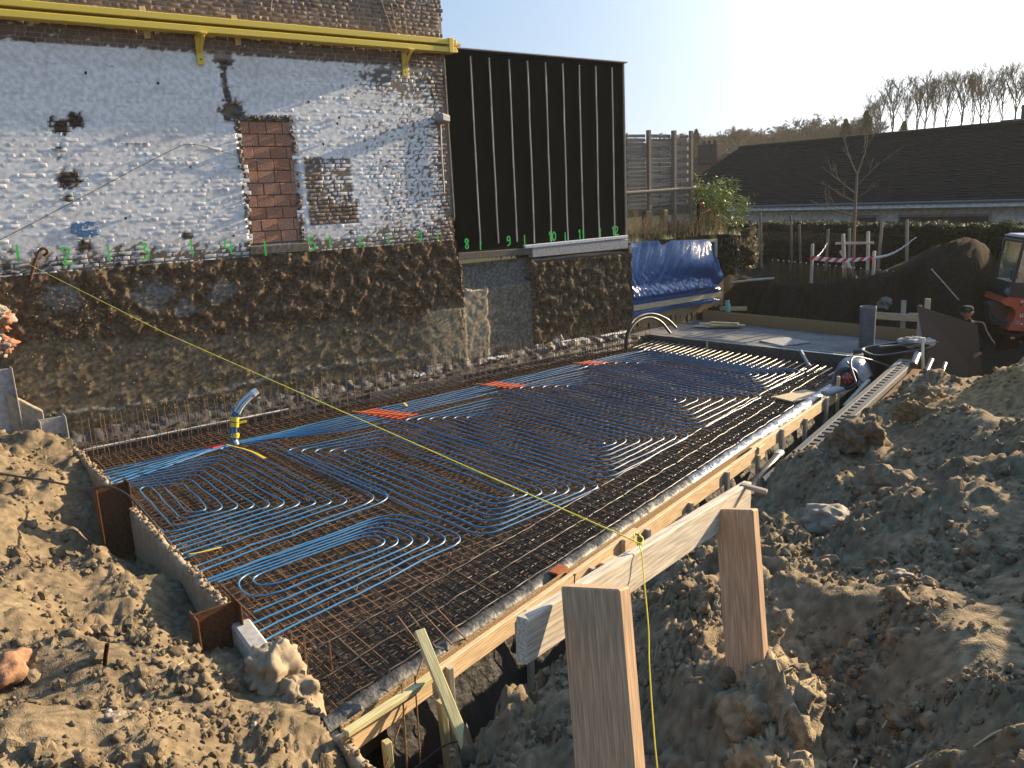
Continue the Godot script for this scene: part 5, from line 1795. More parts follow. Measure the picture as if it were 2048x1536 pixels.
	tag(beam(Vector3(10.98, 0.035, 6.42), Vector3(11.72, 0.035, 6.52), 0.42, 0.022, "plywood_offcut", self, M.wood, 0.003, Vector3.UP, Color(0.85, 0.92, 0.95)), "plywood offcut lying on the bars at the far right edge", "plywood")
	# black mortar tub with a bag on its rim
	var tub := thing("mortar_tub", "large black mortar tub at the corner of the slab", "tub", Vector3(13.75, -0.3, 6.75))
	var ring := PackedVector3Array()
	var tn := 40
	var tp := [[0.36, 0.26, -0.3], [0.42, 0.32, 0.1], [0.46, 0.36, 0.44], [0.5, 0.4, 0.46], [0.5, 0.4, 0.5], [0.45, 0.35, 0.5], [0.41, 0.31, 0.1], [0.35, 0.25, -0.24]]
	var tb := Basis(Vector3.UP, -0.68)
	for q in tp:
		for i in tn:
			var an := -TAU * i / tn
			var cx := signf(cos(an)) * pow(absf(cos(an)), 0.45)
			var cz := signf(sin(an)) * pow(absf(sin(an)), 0.45)
			ring.append(tub.position + Vector3(0, 0.3, 0) + tb * Vector3(cx * q[0], 0, cz * q[1]) + Vector3(0, q[2] + 0.06 * cx * (1.0 if q[2] > 0.4 else 0.0), 0))
	var tu := MB.new()
	tu.sheet(tn, tp.size(), ring, PackedColorArray([Color(0.016, 0.016, 0.016)]), false, true)
	commit(tu, "shell", tub, M.plastic)
	var bag := rock(411, 0.46, Color(0.78, 0.75, 0.68), 0.4, 0.6)
	tag(place(bag, "paper_bag", self, M.cloth, Transform3D(Basis(Vector3.UP, -0.7), Vector3(14.1, 0.57, 6.95))), "crumpled white paper bag lying on the rim of the black tub", "bag")
	tag(beam(Vector3(13.5, 0.53, 6.6), Vector3(13.95, 0.55, 6.95), 0.06, 0.03, "spirit_level", self, M.galvanised, 0.004), "silver spirit level resting across the rim of the black tub", "level")
	var po := MB.new()
	po.tube(PackedVector3Array([Vector3(13.42, 0.05, 7.42), Vector3(13.45, 0.78, 7.36)]), 0.024, 8, Color(0.62, 0.6, 0.52))
	po.tube(PackedVector3Array([Vector3(13.45, 0.72, 7.36), Vector3(13.452, 0.78, 7.358)]), 0.045, 10, Color(0.62, 0.6, 0.52))
	tag(commit(po, "marker_pole", self, M.plastic), "pale metal pole with a collar standing in front of the tub", "pole")
	# far end: upstand wrapped in black, second slab, chipboard edge
	var p := PackedVector3Array()
	var prof2 := [Vector2(0.0, -0.3), Vector2(0.0, -0.05), Vector2(0.01, 0.09), Vector2(0.04, 0.115), Vector2(0.09, 0.11), Vector2(0.14, 0.08)]
	for j in prof2.size():
		for i in 120:
			var u := i / 119.0
			var base := Vector3(13.75, 0, 0.85).lerp(Vector3(14.3, 0, 6.0), u)
			p.append(base + Vector3(prof2[j].x + 0.012 * n_fine.get_noise_2d(u * 12.0, j), prof2[j].y + 0.012 * n_fine.get_noise_2d(u * 9.0, j * 2.0 + 5.0), 0))
	var um := MB.new()
	um.sheet(120, prof2.size(), p)
	var ups := thing("end_upstand", "black foil-wrapped upstand across the far end of the slab with a pale torn edge", "formwork", Vector3(14, -0.3, 3.4))
	commit(um, "foil", ups, M.foil)
	var torn := MB.new()
	for i in 60:
		var u := (i + 0.5) / 60.0
		var base := Vector3(13.79, 0.125, 0.85).lerp(Vector3(14.34, 0.125, 6.0), u)
		var w := 0.008 + 0.012 * absf(n_fine.get_noise_2d(u * 7.0, 3.0)) + (0.012 if u > 0.72 else 0.0)
		torn.box(Transform3D(Basis(Vector3.UP, 0.1 + 0.1 * n_fine.get_noise_2d(u * 20.0, 0.0)), base), Vector3(w, 0.004 + 0.006 * absf(n_fine.get_noise_2d(u * 9.0, 8.0)), 0.045), 0.002, Color(0.62, 0.62, 0.62) * (0.4 + 0.6 * absf(n_fine.get_noise_2d(u * 11.0, 1.0)) + (0.4 if u > 0.72 else 0.0)))
	kind(commit(torn, "torn_edge", ups, M.plastic), "stuff")
	beam(Vector3(13.9, -0.2, 2.55), Vector3(13.9, 0.11, 2.55), 0.05, 0.02, "peg", ups, M.wood, 0.003, Vector3.RIGHT)
	var dg := MB.new()
	dg.tube(PackedVector3Array([Vector3(14.0, 0.16, 4.75), Vector3(13.45, 0.02, 5.3)]), 0.035, 8, Color(0.22, 0.23, 0.24))
	tag(commit(dg, "grey_tube", self, M.plastic), "grey plastic tube sloping over the far end upstand", "tube")
	var orl := MB.new()
	orl.lathe(Transform3D(Basis(), Vector3(13.72, 0.1, 0.95)), [Vector2(0.0, 0.0), Vector2(0.04, 0.0), Vector2(0.04, 0.04), Vector2(0.015, 0.06), Vector2(0.0, 0.06)], 8, Color(0.7, 0.1, 0.03))
	tag(commit(orl, "orange_marker", self, M.plastic), "small orange cap at the wall end of the far upstand", "marker")
	var sl := PackedVector3Array()
	var sc := PackedColorArray()
	for j in 60:
		for i in 40:
			var u := i / 39.0
			var w := j / 59.0
			var q := Vector3(13.85, 0.045, 0.15).lerp(Vector3(14.42, 0.045, 6.3), w).lerp(Vector3(16.5, 0.045, 0.15).lerp(Vector3(16.62, 0.045, 5.75), w), u)
			q.y += 0.003 * n_mid.get_noise_2d(q.x, q.z)
			sl.append(q)
			var g := 0.14 + 0.05 * n_mid.get_noise_2d(q.x * 0.8, q.z * 0.8)
			sc.append(Color(g, g * 1.02, g * 1.06))
	var sm := MB.new()
	sm.sheet(40, 60, sl, sc, true)
	sm.box(Transform3D(Basis(Vector3.UP, 0.04), Vector3(15.3, -0.14, 3.1)), Vector3(1.1, 0.175, 2.9), 0.0, Color(0.12, 0.12, 0.12))
	kind(commit(sm, "concrete_slab", self, M.concrete), "structure")
	tag(beam(Vector3(14.75, 0.065, 3.55), Vector3(15.45, 0.065, 3.75), 0.75, 0.03, "panel_offcut", self, M.concrete, 0.005, Vector3.UP, Color(0.3, 0.3, 0.29)), "flat grey panel lying on the second slab", "panel")
	var ln := MB.new()
	ln.tube(PackedVector3Array([Vector3(13.95, 0.14, 1.0), Vector3(14.35, 0.13, 3.6), Vector3(14.45, 0.13, 5.9)]), 0.006, 4, Color(0.5, 0.5, 0.5))
	tag(commit(ln, "builders_line", self, M.plastic), "thin pale line stretched low over the near side of the second slab", "string")
	tag(beam(Vector3(16.62, 0.16, 0.2), Vector3(16.78, 0.16, 5.72), 0.022, 0.28, "chipboard_edge", self, M.osb, 0.003), "long low chipboard edge at the back of the second slab", "formwork")
	var pipe := MB.new()
	pipe.lathe(Transform3D(Basis(), Vector3(15.62, 0.02, 5.2)), [Vector2(0.0, 0.0), Vector2(0.15, 0.0), Vector2(0.15, 0.78), Vector2(0.157, 0.78), Vector2(0.157, 0.86), Vector2(0.14, 0.86), Vector2(0.14, 0.2), Vector2(0.0, 0.2)], 28)
	tag(commit(pipe, "drain_pipe", self, M.pvc_grey), "wide grey plastic pipe standing upright on the second slab", "pipe")
	for k in 7:
		var z := 0.75 + 0.13 * (k % 4)
		tag(beam(Vector3(15.5 + 0.05 * k, 0.085 + 0.04 * int(k / 3.0), z + 0.1), Vector3(16.2 - 0.03 * k, 0.085 + 0.04 * int(k / 3.0), z + 0.75), 0.11, 0.032, "stacked_board", self, M.wood if k != 1 else M.wood_grey, 0.003), ["bottom board of the small stack on the second slab, nearest the wall", "greyish board low in the small stack on the second slab", "third bottom board of the small stack", "board of the second layer of the stack, nearest the wall", "middle board of the second layer of the stack", "outer board of the second layer of the stack", "top board of the small stack on the second slab"][k], "board", "boards stacked on the second slab")
	var bt := thing("water_bottle", "green plastic bottle standing on the chipboard edge", "bottle", Vector3(16.9, 0.3, 0.95))
	var bl := MB.new()
	bl.lathe(Transform3D(Basis(), Vector3(16.7, 0.3, 0.95)), [Vector2(0.0, 0.0), Vector2(0.045, 0.0), Vector2(0.048, 0.02), Vector2(0.046, 0.17), Vector2(0.018, 0.24), Vector2(0.018, 0.26), Vector2(0.0, 0.26)], 14, Color(0.12, 0.5, 0.42))
	commit(bl, "body", bt, M.plastic)
	var cp := MB.new()
	cp.lathe(Transform3D(Basis(), Vector3(16.7, 0.561, 0.95)), [Vector2(0.0, 0.0), Vector2(0.02, 0.0), Vector2(0.02, 0.025), Vector2(0.0, 0.025)], 10, Color(0.7, 0.75, 0.75))
	commit(cp, "cap", bt, M.plastic)
	# small batter boards round the second slab
	var bb := thing("far_batter_board", "small batter board behind the upright grey pipe", "batter board", Vector3(17.8, -0.2, 4.7), "small batter boards at the far end")
	beam(Vector3(17.62, 0.37, 4.15), Vector3(17.84, 0.36, 5.15), 0.03, 0.16, "board", bb, M.wood, 0.003)
	beam(Vector3(17.85, -0.25, 4.8), Vector3(17.9, 0.72, 4.76), 0.1, 0.04, "stake", bb, M.wood_grey, 0.003, Vector3.RIGHT)
	beam(Vector3(17.95, 0.42, 4.85), Vector3(18.1, 0.42, 5.1), 0.03, 0.04, "brace", bb, M.wood_grey, 0.003)
	var bb2 := thing("far_batter_board", "small batter board beside the green bottle", "batter board", Vector3(17.6, -0.2, 0.1), "small batter boards at the far end")
	beam(Vector3(17.5, 0.2, -0.25), Vector3(17.75, 0.24, 0.72), 0.03, 0.11, "board", bb2, M.wood, 0.003)
	beam(Vector3(17.35, 0.06, -0.3), Vector3(17.65, 0.08, 0.6), 0.05, 0.04, "rail", bb2, M.wood_grey, 0.003)
	beam(Vector3(17.7, -0.25, 0.1), Vector3(17.7, 0.42, 0.1), 0.06, 0.04, "stake", bb2, M.wood_grey, 0.003, Vector3.RIGHT)
	var bb3 := thing("far_batter_board", "pair of stake tops right behind the black board, next to the man", "batter board", Vector3(16.2, -0.4, 7.0), "small batter boards at the far end")
	beam(Vector3(16.02, -0.4, 6.18), Vector3(16.02, 1.06, 6.18), 0.1, 0.04, "stake", bb3, M.wood, 0.003, Vector3.RIGHT)
	beam(Vector3(15.86, -0.4, 6.12), Vector3(15.86, 0.95, 6.12), 0.06, 0.04, "stake", bb3, M.wood_grey, 0.003, Vector3.RIGHT)
	build_tarp()

func build_tarp() -> void:
	# timber and chipboard shelter wall at the end of the foundation, hung with a blue tarpaulin
	var sh := thing("chipboard_wall", "chipboard shelter wall with a grey timber frame behind the blue tarpaulin", "wall", Vector3(16, -0.4, 0))
	beam(Vector3(14.2, 0.35, -0.02), Vector3(17.72, 0.35, -0.02), 0.02, 1.48, "board", sh, M.osb, 0.002)
	beam(Vector3(17.4, 1.08, -0.03), Vector3(17.4, 2.05, -0.03), 0.06, 0.09, "post", sh, M.wood_grey, 0.004, Vector3.RIGHT)
	beam(Vector3(16.6, 2.0, -0.03), Vector3(17.44, 2.0, -0.031), 0.06, 0.07, "head_rail", sh, M.wood_grey, 0.004)
	beam(Vector3(14.3, -0.4, -0.06), Vector3(14.3, 2.1, -0.06), 0.06, 0.09, "post", sh, M.wood_grey, 0.004, Vector3.RIGHT)
	beam(Vector3(15.9, -0.4, -0.08), Vector3(15.9, 2.05, -0.08), 0.06, 0.09, "post", sh, M.wood_grey, 0.004, Vector3.RIGHT)
	var p := PackedVector3Array()
	var nx := 150
	var ny := 110
	var f2 := noise(71, 1.0, 3)
	for j in ny:
		for i in nx:
			var u := i / (nx - 1.0)
			var w := j / (ny - 1.0)
			var x := lerpf(14.16, 17.42, u) + 0.05 * (1.0 - w) * (1.0 - u)
			var top := 2.2 - 0.16 * u - 0.10 * smoothstep(0.3, 0.33, u) * smoothstep(0.45, 0.33, u)
			# the upper right corner has slipped down along a slanting fold
			top -= smoothstep(0.86, 1.0, u) * 0.55
			var y := lerpf(0.42, top, w)
			# taut diagonal pleats from the upper corners, finer crumples towards the batten
			var s := u * 3.26 + (1.0 - w) * 0.9
			var z := 0.06 + (0.03 * f2.get_noise_2d(s * 1.6, w * 0.6) + 0.011 * f2.get_noise_2d(s * 6.0 + 9.0, w * 1.4)) * smoothstep(1.0, 0.9, w)
			z += 0.03 * f2.get_noise_2d(u * 22.0 + 6.0 * w, w * 7.0) * smoothstep(0.75, 0.2, w)
			z += 0.02 * f2.get_noise_2d(u * 26.0, w * 18.0) * smoothstep(0.62, 0.3, w) * smoothstep(0.35, 0.7, u)
			z += 0.13 * smoothstep(0.3, 0.75, u) * smoothstep(1.02, 0.7 - 0.12 * u, w) * smoothstep(0.5 - 0.12 * u, 0.68 - 0.12 * u, w)
			z += 0.07 * smoothstep(0.42, 0.26, w) * smoothstep(0.1, 0.22, w)
			z += 0.02 * smoothstep(0.3, 0.72, w) * sin(w * 3.0)
			z *= lerpf(1.0, 0.3, smoothstep(0.16, 0.1, absf(w - 0.1)))
			p.append(Vector3(x, y, maxf(z, 0.012) + (0.05 * sin(u * 9.0) + 0.05 if w < 0.06 else 0.0)))
	var mb := MB.new()
	mb.sheet(nx, ny, p)
	var tp := thing("blue_tarpaulin", "shiny blue tarpaulin hung over the chipboard wall", "tarpaulin", Vector3(15.8, 0.4, 0.06))
	commit(mb, "sheet", tp, M.tarp)
	tag(beam(Vector3(14.2, 0.62, 0.10), Vector3(17.5, 0.6, 0.09), 0.03, 0.13, "tarp_batten", self, M.wood, 0.003, Vector3.UP, Color(0.85, 0.9, 0.95)), "timber batten nailed across the foot of the blue tarpaulin", "batten")

# ---------------------------------------------------------------- the bank, the screens and the garden behind
func build_garden() -> void:
	rng.seed = 90
	var fe := thing("slatted_screen", "weathered larch-lap garden screen standing on the bank beside the black wall", "fence", Vector3(16.3, 2.3, -1.0))
	for k in 18:
		var y := 2.98 + k * 0.1
		for q in [[14.5, 15.86], [15.96, 16.8], [16.9, 17.5]]:
			var front := (k + int(q[0])) % 2 == 0
			var h := 0.075 if not front else 0.085
			var one := MB.new()
			var mid: float = (q[0] + q[1]) / 2.0
			one.bar(Vector3(q[0], y + rng.randf_range(-0.006, 0.006), -1.03), Vector3(mid, y, -0.985 if front else -1.06), h, 0.012, 0.003, Color(1.35, 1.35, 1.4) * rng.randf_range(0.75, 1.15), Vector3.BACK)
			one.bar(Vector3(mid, y, -0.985 if front else -1.06), Vector3(q[1], y + rng.randf_range(-0.006, 0.006), -1.03), h, 0.012, 0.003, Color(1.35, 1.35, 1.4) * rng.randf_range(0.75, 1.15), Vector3.BACK)
			commit(one, "slat", fe, M.wood_old)
	for q in [[15.91, 0.1], [16.85, 0.12], [17.52, 0.09]]:
		beam(Vector3(q[0], 2.45, -0.96), Vector3(q[0], 4.82, -0.96), q[1], 0.09, "post", fe, M.wood_old, 0.006, Vector3.RIGHT, Color(1.0, 0.95, 0.9))
	for x in [15.2, 16.4, 17.2]:
		beam(Vector3(x, 2.9, -1.02), Vector3(x, 4.75, -1.02), 0.035, 0.03, "upright", fe, M.wood_old, 0.003, Vector3.RIGHT)
	beam(Vector3(14.2, 3.3, -0.88), Vector3(17.6, 3.36, -0.88), 0.07, 0.07, "rail", fe, M.wood_old, 0.02, Vector3.UP, Color(1.2, 1.15, 1.05))
	for q in [[14.4, 15.87], [15.95, 16.8], [16.9, 17.5]]:
		beam(Vector3(q[0], 2.82, -0.99), Vector3(q[1], 2.8, -0.99), 0.03, 0.2, "gravel_board", fe, M.wood_old, 0.004, Vector3.UP, Color(0.5, 0.5, 0.45))
	for q in [[15.55, "dark stump post under the screen, nearest the black wall", Color(0.5, 0.4, 0.34)], [16.2, "orange-brown post standing under the screen", Color(1.5, 0.9, 0.5)]]:
		tag(beam(Vector3(q[0], 2.1, -0.75), Vector3(q[0] + 0.02, 2.85, -0.75), 0.18, 0.16, "stump_post", self, M.wood_old, 0.02, Vector3.RIGHT, q[2]), q[1], "post")
	tag(beam(Vector3(17.15, 2.1, -0.4), Vector3(17.15, 2.95, -0.4), 0.06, 0.05, "metal_post", self, M.black_sheet, 0.004, Vector3.RIGHT), "thin black post with red tape above the blue tarpaulin", "post")
	var rt := MB.new()
	rt.tube(curve([Vector3(17.16, 2.93, -0.36), Vector3(17.26, 2.96, -0.34), Vector3(17.3, 2.86, -0.34)], 4), 0.025, 6, Color(0.7, 0.09, 0.05))
	rt.tube(curve([Vector3(17.2, 2.7, -0.36), Vector3(17.35, 2.74, -0.3), Vector3(17.5, 2.8, -0.3)], 4), 0.02, 6, Color(0.7, 0.14, 0.09))
	tag(commit(rt, "red_tape", self, M.plastic), "scrap of red and white tape tied to the black post", "tape")
	# bamboo bush
	var bush := thing("bamboo_bush", "bright green leafy bamboo bush right of the slatted screen", "bush", Vector3(18.6, 1.5, -1.0))
	var stems := MB.new()
	var lf := MB.new()
	for i in 26:
		var base := Vector3(18.5 + rng.randf_range(-0.5, 0.4), 1.4, -1.0 + rng.randf_range(-0.4, 0.4))
		var tip := base + Vector3(rng.randf_range(-0.6, 0.75), rng.randf_range(1.3, 2.35), rng.randf_range(-0.3, 0.7))
		var c := curve([base, base.lerp(tip, 0.5) + Vector3(0, 0.25, 0), tip], 5)
		stems.tube(c, 0.012, 4, Color(0.2, 0.22, 0.08), 0.004)
		for k in 170:
			var t := rng.randf_range(0.15, 1.0)
			var q := c[int(t * (c.size() - 1))] + Vector3(rng.randf_range(-0.15, 0.15), rng.randf_range(-0.15, 0.15), rng.randf_range(-0.15, 0.15))
			var d := Vector3(rng.randf_range(-1, 1), rng.randf_range(-0.6, 0.5), rng.randf_range(-1, 1)).normalized()
			var s := d.cross(Vector3(rng.randf_range(-1, 1), 1, rng.randf_range(-1, 1))).normalized() * rng.randf_range(0.012, 0.022)
			var l := rng.randf_range(0.11, 0.23)
			var g := rng.randf()
			var col := Color(0.12, 0.16, 0.035).lerp(Color(0.3, 0.32, 0.09), g)
			lf.tri(q, q + d * l * 0.4 + s, q + d * l, col)
			lf.tri(q, q + d * l, q + d * l * 0.4 - s, col)
	commit(stems, "stems", bush, M.bark)
	kind(commit(lf, "leaves", bush, M.leaf), "stuff")
	# dry stalks, ivy clump and grass on the bank
	var dry := MB.new()
	for i in 500:
		var x := rng.randf_range(14.2, 18.4)
		var z := rng.randf_range(-0.75, -0.08)
		var y := 2.2 - 1.3 * smoothstep(17.6, 19.0, x)
		var h := rng.randf_range(0.12, 0.75) * (1.0 if x < 15.3 or x > 16.4 else 0.7)
		dry.tube(PackedVector3Array([Vector3(x, y - 0.05, z), Vector3(x + rng.randf_range(-0.12, 0.12), y + h * 0.6, z + rng.randf_range(-0.08, 0.08)), Vector3(x + rng.randf_range(-0.3, 0.3), y + h, z + rng.randf_range(-0.2, 0.2))]), 0.006, 3, Color(0.2, 0.15, 0.09) * rng.randf_range(0.5, 1.6), 0.002, false)
	kind(tag(commit(dry, "dry_stalks", self, M.bark), "tangle of dry stalks on the bank behind the tarpaulin", "undergrowth"), "stuff")
	var gs := MB.new()
	for i in 3200:
		var x := rng.randf_range(14.2, 18.9)
		var z := rng.randf_range(-0.6, 0.12)
		if x > 17.6:
			z = rng.randf_range(-0.5, 0.4)
		var y := 2.16 - 0.2 * smoothstep(17.6, 18.6, x)
		if x > 18.0:
			y -= maxf(0.0, z) * 0.7
		if n_pat.get_noise_2d(x * 3.0, 4.0) < -0.05 and x < 17.4:
			continue
		var d := Vector3(rng.randf_range(-0.06, 0.06), rng.randf_range(0.05, 0.17), rng.randf_range(-0.06, 0.06))
		gs.tri(Vector3(x - 0.006, y, z), Vector3(x + 0.006, y, z), Vector3(x, y, z) + d, Color(0.14, 0.17, 0.035).lerp(Color(0.24, 0.2, 0.08), rng.randf()))
	kind(tag(commit(gs, "grass_tufts", self, M.leaf), "fringe of green grass along the top of the bank by the tarpaulin", "grass"), "stuff")
	var ivy := thing("root_clump", "overhanging clump of grass, roots and earth right of the chipboard wall", "plants", Vector3(18.2, 1.2, -0.1))
	place(rock(431, 1.25, Color(0.075, 0.055, 0.035), 0.8, 0.5), "earth", ivy, M.soil, Transform3D(Basis(), Vector3(18.3, 1.65, -0.25)))
	var iv := MB.new()
	for i in 900:
		var q := Vector3(18.25 + rng.randf_range(-0.65, 0.65), rng.randf_range(1.2, 2.05), rng.randf_range(-0.1, 0.45))
		var d := Vector3(rng.randf_range(-0.08, 0.08), rng.randf_range(-0.14, 0.05), rng.randf_range(-0.05, 0.08))
		var s := Vector3(rng.randf_range(-0.02, 0.02), rng.randf_range(-0.02, 0.02), rng.randf_range(-0.02, 0.02))
		iv.tri(q - s, q + s, q + d, Color(0.17, 0.14, 0.08) * rng.randf_range(0.4, 1.6))
	kind(commit(iv, "roots", ivy, M.leaf), "stuff")
	# hedge: a long dark clipped hedge in front of the bungalow
	var hd := thing("clipped_hedge", "long dark clipped hedge in front of the white bungalow", "hedge", Vector3(24, 0.5, 0))
	var core := MB.new()
	var hp := PackedVector3Array()
	for j in 9:
		for i in 120:
			var u := i / 119.0
			var base := Vector3(25.6, 0.3, -9.0).lerp(Vector3(22.0, 0.3, 9.0), u)
			var h := 1.75 + 0.1 * n_big.get_noise_2d(u * 30.0, 2.0)
			var pr: Vector2 = [Vector2(-0.5, 0), Vector2(-0.52, 0.5), Vector2(-0.5, 0.9), Vector2(-0.35, 1.0), Vector2(0, 1.02), Vector2(0.35, 1.0), Vector2(0.5, 0.9), Vector2(0.52, 0.5), Vector2(0.5, 0)][j]
			hp.append(base + Vector3(pr.x + 0.05 * n_fine.get_noise_2d(u * 40.0, j), pr.y * h + 0.04 * n_fine.get_noise_2d(u * 50.0, j * 2.0), 0))
	core.sheet(120, 9, hp, PackedColorArray([Color(0.02, 0.026, 0.012)]))
	commit(core, "branches", hd, M.soil)
	var sprig := MB.new()
	for i in 9:
		var d := Vector3(rng.randf_range(-1, 1), rng.randf_range(0.0, 1.0), rng.randf_range(-1, 1)).normalized()
		var s := d.cross(Vector3(0.3, 1, 0.2)).normalized() * 0.16
		sprig.tri(-s * 0.5, s * 0.5, d, Color.WHITE)
	var ts := []
	var cs := PackedColorArray()
	for i in 16000:
		var u := rng.randf()
		var base := Vector3(25.6, 0.3, -9.0).lerp(Vector3(22.0, 0.3, 9.0), u)
		var h := 1.75 + 0.1 * n_big.get_noise_2d(u * 30.0, 2.0)
		var top := rng.randf() < 0.45
		var q := base + (Vector3(rng.randf_range(-0.5, 0.5), h, 0) if top else Vector3(-0.5, h * rng.randf(), 0))
		ts.append(Transform3D(Basis.from_euler(Vector3(rng.randf_range(-0.8, 0.8), rng.randf() * TAU, rng.randf_range(-0.8, 0.8))).scaled(Vector3.ONE * rng.randf_range(0.05, 0.12)), q))
		cs.append(Color(0.035, 0.05, 0.018) * rng.randf_range(0.6, 1.7))
	many(sprig.mesh(), M.leaf, ts, cs, "foliage", hd, hd.position)
	# chain-link fence with leaning stakes in front of the hedge
	var cl := thing("chainlink_fence", "old chain-link fence with leaning stakes in front of the hedge", "fence", Vector3(22.4, 0.7, 0))
	var fa := Vector3(22.6, 0.75, -3.7)
	var fb := Vector3(21.2, 0.75, 3.3)
	var wires := MB.new()
	var dirn := (fb - fa)
	var flen := dirn.length()
	dirn = dirn.normalized()
	var n := int(flen / 0.11)
	for i in n:
		for s in [-1, 1]:
			var x0 := i * 0.11
			var x1: float = x0 + 1.05 * s
			var y1 := 1.05
			if x1 < 0.0 or x1 > flen:
				continue
			wires.tube(PackedVector3Array([fa + dirn * x0 + Vector3(0, 0.1, 0), fa + dirn * x1 + Vector3(0.02 * s, 0.1 + y1, 0)]), 0.004, 3, Color(0.3, 0.3, 0.28), -1.0, false)
	for y in [0.1, 0.62, 1.16]:
		wires.tube(PackedVector3Array([fa + Vector3(0, y, 0), fb + Vector3(0, y, 0)]), 0.005, 3, Color(0.3, 0.3, 0.28), -1.0, false)
	kind(commit(wires, "wire_mesh", cl, M.galvanised), "stuff")
	for i in 9:
		var t := [0.02, 0.2, 0.24, 0.42, 0.47, 0.6, 0.72, 0.85, 0.98][i] as float
		var q := fa.lerp(fb, t)
		beam(q + Vector3(-0.05, -0.1, 0), q + Vector3(-0.05 + rng.randf_range(-0.08, 0.08), rng.randf_range(1.25, 1.75), rng.randf_range(-0.14, 0.14)), 0.07, 0.06, "stake", cl, M.wood_old, 0.01, Vector3.RIGHT, Color(1.0, 0.95, 0.85) * rng.randf_range(0.6, 1.3))
	# low wattle edging with bright stake tips
	var wt := thing("wattle_edging", "low wattle edging of thin dark rods along the garden bed", "fence", Vector3(19.1, 0.7, 2.2))
	var rods := MB.new()
	for i in 230:
		var t := i / 229.0
		var q := Vector3(19.1, 0.72, 0.45).lerp(Vector3(19.35, 0.62, 4.0), t)
		var h := 0.62 - 0.12 * t + rng.randf_range(-0.04, 0.04)
		rods.tube(PackedVector3Array([q, q + Vector3(rng.randf_range(-0.03, 0.03), h, rng.randf_range(-0.03, 0.03))]), 0.007, 4, Color(0.09, 0.075, 0.045) * rng.randf_range(0.6, 1.5))
	kind(commit(rods, "rods", wt, M.bark), "stuff")
	for i in 22:
		var t := (i + 0.5) / 22.0
		var q := Vector3(19.08, 0.7, 0.45).lerp(Vector3(19.33, 0.6, 4.0), t)
		var one := MB.new()
		var h := 0.68 - 0.12 * t
		one.tube(PackedVector3Array([q, q + Vector3(0, h, 0)]), 0.014, 6, Color(0.1, 0.08, 0.05))
		one.tube(PackedVector3Array([q + Vector3(0, h, 0), q + Vector3(0, h + 0.02, 0)]), 0.018, 6, Color(0.65, 0.63, 0.58))
		commit(one, "stake", wt, M.bark)
	# stakes with barrier tape
	for q in [[Vector3(18.98, 0.55, 1.78), 1.83, "left barrier stake holding the red and white tape"], [Vector3(19.27, 0.5, 3.28), 1.66, "right barrier stake holding the red and white tape"]]:
		var at: Vector3 = q[0]
		tag(beam(at, Vector3(at.x + 0.04, q[1], at.z - 0.03), 0.07, 0.07, "barrier_stake", self, M.wood_grey, 0.012, Vector3.RIGHT), q[2], "stake", "barrier stakes")
	var tape := thing("barrier_tape", "red and white striped barrier tape between the two stakes", "tape", Vector3(19.1, 1.4, 2.5))
	var ta := Vector3(18.97, 1.49, 1.76)
	var tb := Vector3(19.22, 1.5, 3.27)
	var red := MB.new()
	var white := MB.new()
	for k in 15:
		var u0 := k / 15.0
		var u1 := (k + 1) / 15.0
		var sag := func(u: float) -> Vector3: return ta.lerp(tb, u) + Vector3(-0.02, -0.06 * sin(PI * u), 0)
		var s0: Vector3 = sag.call(u0)
		var s1: Vector3 = sag.call(u1)
		var sl := (tb - ta).normalized() * 0.05
		var up := Vector3(0, 0.05, 0)
		for side in [-1.0, 1.0]:
			var off := Vector3(-0.002 * side, 0, 0)
			(red if k % 2 == 0 else white).quad(s0 - up - sl + off, s1 - up - sl + off, s1 + up + sl + off, s0 + up + sl + off, Color(0.72, 0.03, 0.04) if k % 2 == 0 else Color(0.85, 0.85, 0.83), Vector3(-side, 0, 0))
	commit(red, "red_stripes", tape, M.plastic)
	commit(white, "white_stripes", tape, M.plastic)
	for q in [[tb, Vector3(19.6, 1.98, 4.1), "white twisted tape end running up to the right of the stakes", 0.035], [ta, Vector3(20.3, 1.76, 1.38), "thin pale tape end running back from the left stake", 0.014]]:
		var mb := MB.new()
		var pts := PackedVector3Array()
		for k in 24:
			var u := k / 23.0
			pts.append((q[0] as Vector3).lerp(q[1], u) + Vector3(0, -0.12 * sin(PI * u), 0.01 * sin(u * 40.0)))
		mb.tube(pts, q[3], 5, Color(0.85, 0.85, 0.83), 0.008, true, 0.4)
		tag(commit(mb, "tape_end", self, M.tape_white), q[2], "tape")
	# young tree with its support
	var yt := thing("young_tree", "young bare tree tied to a stake frame in front of the bungalow", "tree", Vector3(20.4, 0.75, 2.1))
	var tk := MB.new()
	rng.seed = 333
	tk.tube(curve([Vector3(20.4, 0.7, 2.1), Vector3(20.5, 1.8, 2.02), Vector3(20.7, 3.0, 1.9), Vector3(20.78, 3.5, 1.86)], 5), 0.045, 7, Color(0.17, 0.14, 0.1), 0.028)
	commit(tk, "trunk", yt, M.bark)
	var brn := MB.new()
	for q in [[Vector3(20.78, 3.5, 1.86), Vector3(0.1, 1.15, 0.22), 0.022], [Vector3(20.78, 3.5, 1.86), Vector3(-0.1, 1.1, -0.42), 0.02], [Vector3(20.74, 3.2, 1.88), Vector3(0.3, 0.75, 0.7), 0.016], [Vector3(20.72, 3.0, 1.9), Vector3(-0.2, 0.75, -0.9), 0.016], [Vector3(20.66, 2.8, 1.93), Vector3(-0.2, 0.45, -0.7), 0.014], [Vector3(20.62, 2.5, 1.95), Vector3(0.2, 0.1, 0.85), 0.014], [Vector3(20.6, 2.45, 1.96), Vector3(-0.3, 0.45, -1.15), 0.016], [Vector3(20.68, 2.9, 1.92), Vector3(0.2, 0.3, 0.4), 0.012]]:
